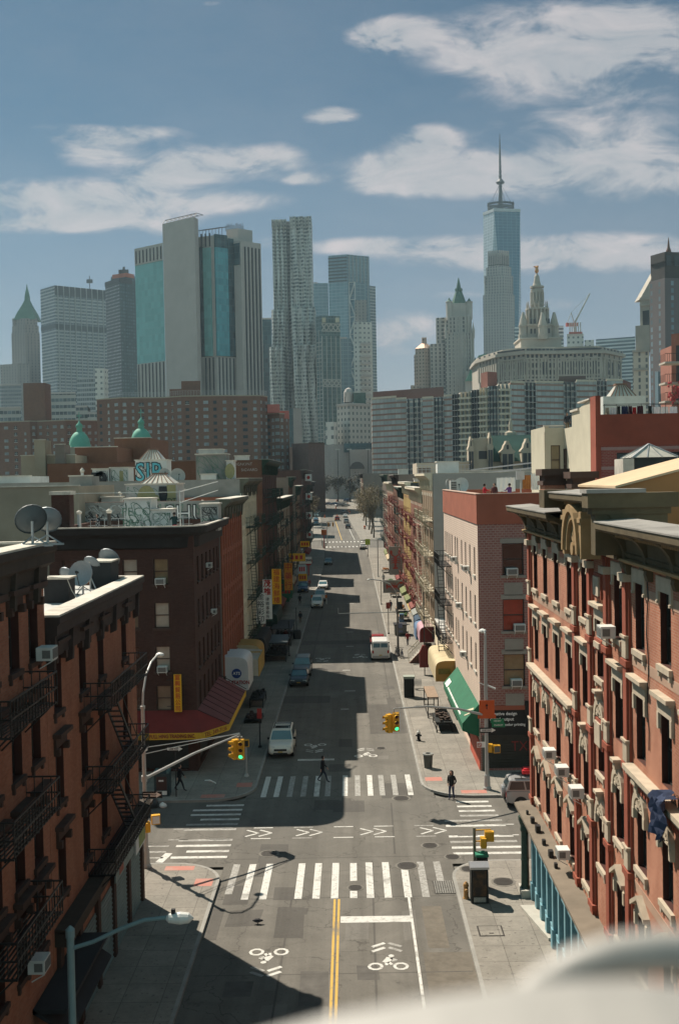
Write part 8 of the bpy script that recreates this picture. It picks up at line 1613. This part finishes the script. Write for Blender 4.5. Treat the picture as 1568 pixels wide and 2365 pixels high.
x,y=-7.3,72;t=post('short grey signal post at the far left corner kerb','signal post',x,y,2.3,.06,None,pole_m,name='signal_post');ped_signal(t,(x,y-.1,2.4),0)
t=thing('litter_bin','round dark litter bin at the shaded left kerb','litter bin',(-6.95,134,.15));MB().lathe((-6.95,134,.15),[(.45,0),(.5,.3),(.5,.9),(.4,1.1),(.1,1.15)],14).build('bin',blk_p,t);MB().lathe((-6.95,134,1.0),[(.52,0),(.52,.06)],14).build('rim',m_black,t)
t=thing('mail_box','dark street box with a pale label strip at the shaded left corner','street box',(-12.2,67.8,.15));MB().box(-12.7,-11.75,67.6,68.4,.15,1.6).build('body',mat('dark blue enamel',(.03,.05,.055),.5),t);b=MB()
for s in(-12.7,-11.93):b.box(s,s+.18,67.6,68.4,1.6,1.75)
b.build('top_rails',mat('teal enamel',(.08,.15,.15),.5),t);MB().box(-12.55,-11.9,67.57,67.6,.25,.5).box(-12.4,-12.1,67.57,67.6,1.1,1.2).build('label_strip',ws_,t);MB().box(-12.55,-11.9,67.58,67.6,.55,1.4).build('panel',mat('dim red panel',(.06,.03,.025),.6),t)
def bag(lab,x,y,s,m):
 b=MB();b.lathe((x,y,.01),[(s*.7,0),(s,s*.35),(s*.85,s*.8),(s*.3,s*1.1),(s*.12,s*1.3)],10);b.v=[(a+.08*sin(c*9+e*7)*s,c+.08*cos(a*11)*s,e)for a,c,e in b.v];tag(b.build('rubbish_bag',m,None,True),lab,'rubbish bag')
bag('black rubbish bag at the kerb left of the dark street box',-13.4,66.0,.55,mat('black plastic bag',(.03,.04,.042),.35));bag('second black rubbish bag beside the first at the shaded kerb',-12.6,65.9,.5,mat('black plastic bag'));bag('small white bag on the road edge by the black rubbish bags',-11.85,65.8,.25,whl)
o=MB().extr([(-9.7,68.9,.75),(-9.35,68.8,.8),(-9.0,68.8,.62),(-8.95,68.85,.55),(-9.3,68.85,.7)],(0,.1,.02)).build('paper_scrap',whl);tag(o,'white scrap of paper blowing over the shaded left corner pavement','paper')
b=MB().lathe((0,0,0),[(.02,-.3),(.09,-.12),(.1,.05),(.06,.16),(.05,.24),(.01,.3)],8,'x');p=G(596,2134);b.v=[(p.x+a*.8,p.y+c,p.z+.16+e)for a,c,e in b.v];b.bar((p.x,p.y-.03,0),(p.x,p.y-.03,.12),.02);b.bar((p.x,p.y+.03,0),(p.x,p.y+.03,.12),.02);tag(b.build('pigeon',mat('dark feathers',(.03,.03,.035),.8)),'dark pigeon put for a cast shadow on the road before the nearer zebra','bird')  # bird shape added where a cast shadow lies on the road
x,y=-8.9,222;t=thing('stop_sign','red octagonal sign on a red post on the shaded left pavement','sign',(x,y,.15));MB().bar((x,y,.15),(x,y,2.6),.22).build('post',rs_,t);MB().extr([(x+.85*cos(R(22.5+45*i)),y-.12,3.0+.85*sin(R(22.5+45*i)))for i in range(8)],(0,.08,0)).build('sign_plate',rs_,t)
for i,(cx_,cy_,lab)in enumerate(((262,735,'left'),(325,610,'middle'))):
 p=hill(*k8(cx_,790));t=thing('traffic_light','small %s traffic light standing at the far crossing'%lab,'traffic light',p);MB().tube([p,p+V((0,0,6.5))],.09,6).tube([p+V((0,0,6.4)),p+V((3.5,0,6.8))],.06,6).build('pole',pole_m,t);signal_head(t,p+V((3.2 if i==0 else .4,-.2,5.8)),0,'x')
p=hill(*k8(290,820));t=thing('street_sign','orange red work sign on a post at the far crossing','sign',p);MB().bar(p,p+V((0,0,4)),.2).build('post',rs_,t);MB().box(p.x-.7,p.x+.7,p.y-.1,p.y-.05,p.z+3.6,p.z+5).build('sign_plate',mat('work sign orange',(.5,.12,.02),.6),t)
con=mat('cone orange',(.55,.12,.03),.6)
for x,y,lab in((303,385,'farthest left cone on the empty sunny patch'),(418,380,'cone beside the shaded row of cars'),(295,480,'slim cone left of the centre line up the hill'),(433,478,'cone just behind the small red car'),(300,300,'cone by the left end of the shaded row'),(427,282,'cone among the shaded cars')):
 p=hill(*k8(x,y));t=thing('traffic_cone','orange %s'%lab,'traffic cone',p,'work cones beyond the far crossing');MB().lathe(p,[(.34,.03),(.3,.06),(.06,1.3),(.02,1.32)],8).build('cone',con,t);MB().box(p.x-.4,p.x+.4,p.y-.4,p.y+.4,p.z,p.z+.05).build('base',con,t)
for x,y,lab in((735,610,'orange work panel under the bare trees on the right'),(555,420,'orange work barrel at the right kerb up the hill'),(570,440,'second orange work barrel at the right kerb up the hill'),(545,345,'orange work barrel beside the sunny parked cars')):
 p=hill(*k8(x,y));t=thing('work_barrel',lab,'work barrel',p);MB().lathe(p,[(.4,0),(.36,1.2),(.1,1.25)],10).build('barrel',con,t);MB().lathe(p,[(.41,.4),(.4,.6)],10).build('band',ws_,t)
bark=mat('grey brown bark',(.13,.10,.075),.9,.3,5);leaf=mat('olive buds',(.15,.115,.06),.9,.5,.8);leaf2=mat('dull brown green leaves',(.07,.065,.045),.9,.5,.5)
def plant_tree(lab,x,y,h,r,m,nl=900,s=.22,z=None):
 z=gz(y)if z is None else z;t=thing('street_tree',lab,'tree',(x,y,z));b=MB();ends=[]
 def limb(p,d,L,rad,lv):
  q=p+d*L*.5+V((ru(-.1,.1),ru(-.1,.1),0))*L;e=p+d*L;b.tube([p,q,e],[rad,rad*.8,rad*.55],6 if lv<2 else 4,False);ends.append((e,lv));ends.append((q,lv))
  if lv<4:
   for _ in range(3 if lv else 5):n=(d+V((ru(-1,1),ru(-1,1),ru(-.2,.7)))*(.75 if lv else .6)).normalized();limb(e if rnd()<.6 else q,n,L*ru(.55,.8),rad*.55,lv+1)
 limb(V((x,y,z)),V((0,0,1)),h*.32,h*.017,0);b.build('trunk',bark,t);c=MB();E_=[e for e,l in ends if l>=2]
 for _ in range(nl):
  e=random.choice(E_)+V((random.gauss(0,r),random.gauss(0,r),random.gauss(0,r*.8)));a=V((ru(-1,1),ru(-1,1),ru(-1,1))).normalized();w_=a.cross(V((0,0,1))if abs(a.z)<.9 else V((1,0,0))).normalized();k=s*ru(.6,1.5);c.poly([e-a*k-w_*k*.5,e+a*k-w_*k*.4,e+a*k*.8+w_*k*.5,e-a*k*.7+w_*k*.6])
 c.build('crown',m,t)
for x,y,h,lab in((6.6,320,15,'nearest bare budding tree on the right beyond the far crossing'),(6.2,336,18,'tallest bare budding tree on the right beyond the far crossing'),(5.8,354,17,'third bare budding tree up the right side'),(5.2,376,16,'fourth bare budding tree up the right side'),(4.6,402,14,'farthest bare budding tree up the right side')):plant_tree(lab,x,y,h,.8,leaf,1900,.17)
for x,y,h,lab in((-14.2,372,11,'bare pale tree on the left beyond the far crossing'),(-15,398,12,'second bare pale tree on the left beyond the far crossing')):plant_tree(lab,x,y,h,.7,leaf,1200,.18)
for i,(x,y,h)in enumerate(((-30,560,17),(-22,568,19),(-14,562,16),(-7,572,18),(0,566,15),(7,575,17),(-37,570,20))):plant_tree('dark tree in the hilltop row closing the street, %s from the left'%('second','third','fourth','fifth','sixth','last','first')[i],x,y,h,.9,leaf2,900,.4)
for i,(y,lab)in enumerate(((148,'crate stand below the olive awning of the red tenement'),(157,'crate stand before the yellow fronted tenement'),(178,'crate stand before the weathered red tenement'),(198,'crate stand before the taupe end wall'),(224,'crate stand farthest up the sunny pavement'))):table(lab,6.3,7.7,y,y+3.2,.9,wd,goods=(mat('green produce',(.08,.16,.05),.8,.5,5),mat('orange produce',(.4,.16,.04),.8,.4,5),mat('dark produce'))[i%3])
for x,y,rz,c,l,lab in((6.4,127,.1,(.3,.05,.05),dnm,'walker in a red jacket beyond the grey dumpster on the sunny pavement'),(5.6,160,pi,(.05,.06,.1),dnm,'walker in navy by the crate stands on the sunny pavement'),(5.9,204,0,(.4,.4,.38),blkc,'walker in white farther up the sunny pavement')):person(lab,(x,y,.15),rz,c,l,'walk')
t=thing('bridge_railing','blurred pale metal railing in the lower right foreground','railing',(0.15,.5,19.7));railm=mat('pale painted rail',(.34,.32,.295),.45,.12,30,0,.4)
def rp(x,y,Y):return at(x,y,Y)
b=MB()
lip=[rp(x,y,.62)for x,y in((330,2480),(560,2400),(760,2345),(1000,2300),(1180,2275),(1330,2262),(1480,2262),(1700,2290))]
for a,c in zip(lip,lip[1:]):
 dn=V((0,.02,-.25));b.poly([a,c,c+V((0,-.10,-.012)),a+V((0,-.10,-.012))]);b.poly([a,c,c+dn,a+dn]);b.poly([a+V((0,-.10,-.012)),c+V((0,-.10,-.012)),c+V((0,-.1,-.26)),a+V((0,-.1,-.26))])
b.build('cap_plate',railm,t,True)
b=MB().tube([rp(x,y,.7)for x,y in((1190,2340),(1260,2280),(1340,2235),(1430,2208),(1520,2198),(1640,2200),(1800,2225))],.0145,10);b.build('bent_tube',railm,t,True)
cam=bpy.data.cameras.new('camera');co=bpy.data.objects.new('camera',cam);COL.objects.link(co);SC.camera=co
cam.sensor_fit='VERTICAL';cam.sensor_height=36;cam.sensor_width=24;cam.lens=36*F/2365.;cam.clip_start=.05;cam.clip_end=9000
co.matrix_world=Matrix.Translation(EYE)@Matrix((_rt,_vp,_up)).to_4x4()
cam.dof.use_dof=True;cam.dof.focus_distance=160;cam.dof.aperture_fstop=2.4
SV=V((-.54,.64,1.0)).normalized()
sl=bpy.data.lights.new('sun','SUN');sl.energy=SUN_E;sl.angle=R(.53);sl.color=(1,.905,.77);so=bpy.data.objects.new('sun',sl);COL.objects.link(so)
so.rotation_euler=SV.to_track_quat('Z','Y').to_euler()
w=bpy.data.worlds.new('World');SC.world=w;w.use_nodes=True;t=NT.__new__(NT);t.t=w.node_tree;t.n=t.t.nodes;t.n.clear()
out=t.n.new('ShaderNodeOutputWorld');bg=t.n.new('ShaderNodeBackground');t.l(bg.outputs[0],out.inputs[0])
sk=t.n.new('ShaderNodeTexSky');sk.sky_type='NISHITA';sk.sun_disc=False;sk.sun_elevation=math.asin(SV.z);sk.sun_rotation=math.atan2(SV.x,SV.y)
sk.air_density=1.0;sk.dust_density=.6;sk.ozone_density=2.0;sk.altitude=30
tc=t.n.new('ShaderNodeTexCoord');s=t.n.new('ShaderNodeSeparateXYZ');t.l(tc.outputs['Generated'],s.inputs[0])
dy=t.math('MAXIMUM',s.outputs[1],.15);u=t.math('DIVIDE',s.outputs[0],dy);v=t.math('DIVIDE',s.outputs[2],dy);uv=t.comb(u,v)
CL=[(905,82,85,34,1.9),(1290,75,290,75,.8),(1180,140,190,38,.8),(1440,130,220,60,.85),(1330,215,240,42,.6),(1400,290,260,34,.65),(1500,40,130,50,.5),(765,268,55,20,1.4),(985,328,66,34,1.4),(900,392,100,42,.9),(1080,395,210,48,1.0),(1010,430,180,28,.6),(1280,375,150,40,.6),(1440,345,180,30,.75),(1400,425,190,52,.8),(1560,400,90,40,.6),(265,312,135,20,1.3),(130,292,70,8,.4),(215,352,80,28,1.0),(470,372,150,36,1.0),(400,405,120,30,.9),(640,370,80,34,.75),(712,412,55,15,.7),(560,465,130,24,.55),(100,440,190,28,.85),(170,485,260,40,.95),(330,465,160,32,.5),(150,520,240,16,.7),(330,540,90,14,.55),(620,560,80,18,.6),(830,568,120,20,.75),(1060,578,190,34,.85),(1380,575,260,36,.9),(1300,610,260,26,.6),(930,770,100,50,.9),(1070,682,90,12,.5),(1290,702,90,18,.5),(480,8,40,8,.5),(680,415,60,10,.4)]
tot=None
for x,y,rx,ry,wt in CL:
 d=ray(x,y);a=t.n.new('ShaderNodeVectorMath');a.operation='SUBTRACT';t.l(uv,a.inputs[0]);a.inputs[1].default_value=(d.x/d.y,d.z/d.y,0)
 m=t.n.new('ShaderNodeVectorMath');m.operation='MULTIPLY';t.l(a.outputs[0],m.inputs[0]);m.inputs[1].default_value=(F/rx*.92,F/ry*.92,0)
 q=t.n.new('ShaderNodeVectorMath');q.operation='DOT_PRODUCT';t.l(m.outputs[0],q.inputs[0]);t.l(m.outputs[0],q.inputs[1])
 e=t.math('MULTIPLY',t.math('POWER',.3679,t.math('POWER',q.outputs['Value'],1.3)),wt);tot=e if tot is None else t.math('ADD',tot,e)
nv=t.comb(t.math('MULTIPLY',u,13),t.math('MULTIPLY',v,30),3.1);n1=t.noise(nv,1.0,9,.62,.5);nv2=t.comb(t.math('MULTIPLY',u,30),t.math('MULTIPLY',v,55),1.7);n2=t.noise(nv2,1.0,6,.6,.4)
fb=t.math('ADD',t.math('MULTIPLY',n1,.72),t.math('MULTIPLY',n2,.28))
dens=t.math('MULTIPLY',t.math('MINIMUM',tot,1.6),t.math('ADD',t.math('MULTIPLY',t.ramp(fb,.33,.66),1.35),.14))
mr=t.n.new('ShaderNodeMapRange');mr.interpolation_type='SMOOTHSTEP';t.l(dens,mr.inputs[0]);mr.inputs[1].default_value=.14;mr.inputs[2].default_value=.95
shade=t.mix(t.ramp(n1,.35,.75),CLD[0],CLD[1]);veil=t.math('MULTIPLY',t.ramp(t.noise(t.comb(t.math('MULTIPLY',u,3),t.math('MULTIPLY',v,8),8),1,5),.42,.8),.16)
tint=t.mix(t.math('MULTIPLY',t.math('POWER',.3679,t.math('DIVIDE',t.math('MAXIMUM',v,0.),.17)),.8),t.mix(1.0,sk.outputs[0],SKYT,'MULTIPLY'),HZN)
rear=t.math('MULTIPLY',t.ramp(s.outputs[1],.30,-.25),t.ramp(t.noise(tc.outputs['Generated'],3.2,5,.6,.6),.36,.56));front=t.mix(t.math('MAXIMUM',t.math('MULTIPLY',mr.outputs[0],.9),veil),tint,shade)  # rear: unseen bright cloud added behind the camera to fill facing walls
t.l(t.mix(t.math('MULTIPLY',rear,.9),front,CLB),bg.inputs[0]);bg.inputs[1].default_value=SKY_E
w.cycles.sampling_method='MANUAL';w.cycles.sample_map_resolution=512
if HAZE:
 b=MB().box(-2300,2300,-400,2400,-2,640);hm=bpy.data.materials.new('haze');hm.use_nodes=True;n=hm.node_tree.nodes;n.clear();o=n.new('ShaderNodeOutputMaterial');pv=n.new('ShaderNodeVolumePrincipled')
 pv.inputs['Color'].default_value=(.62,.84,.97,1);pv.inputs['Density'].default_value=HAZE;pv.inputs['Anisotropy'].default_value=.25;hm.node_tree.links.new(pv.outputs[0],o.inputs['Volume'])
 hb=b.build('haze',hm);hb['kind']='stuff'
SC.render.engine='CYCLES';SC.view_settings.view_transform='Standard';SC.view_settings.look='None';SC.view_settings.exposure=EXPO
c=SC.cycles;c.use_denoising=True;c.max_bounces=6;c.diffuse_bounces=3;c.glossy_bounces=3;c.transmission_bounces=2;c.volume_bounces=0;c.caustics_reflective=False;c.caustics_refractive=False;c.volume_step_rate=5;c.sample_clamp_indirect=4
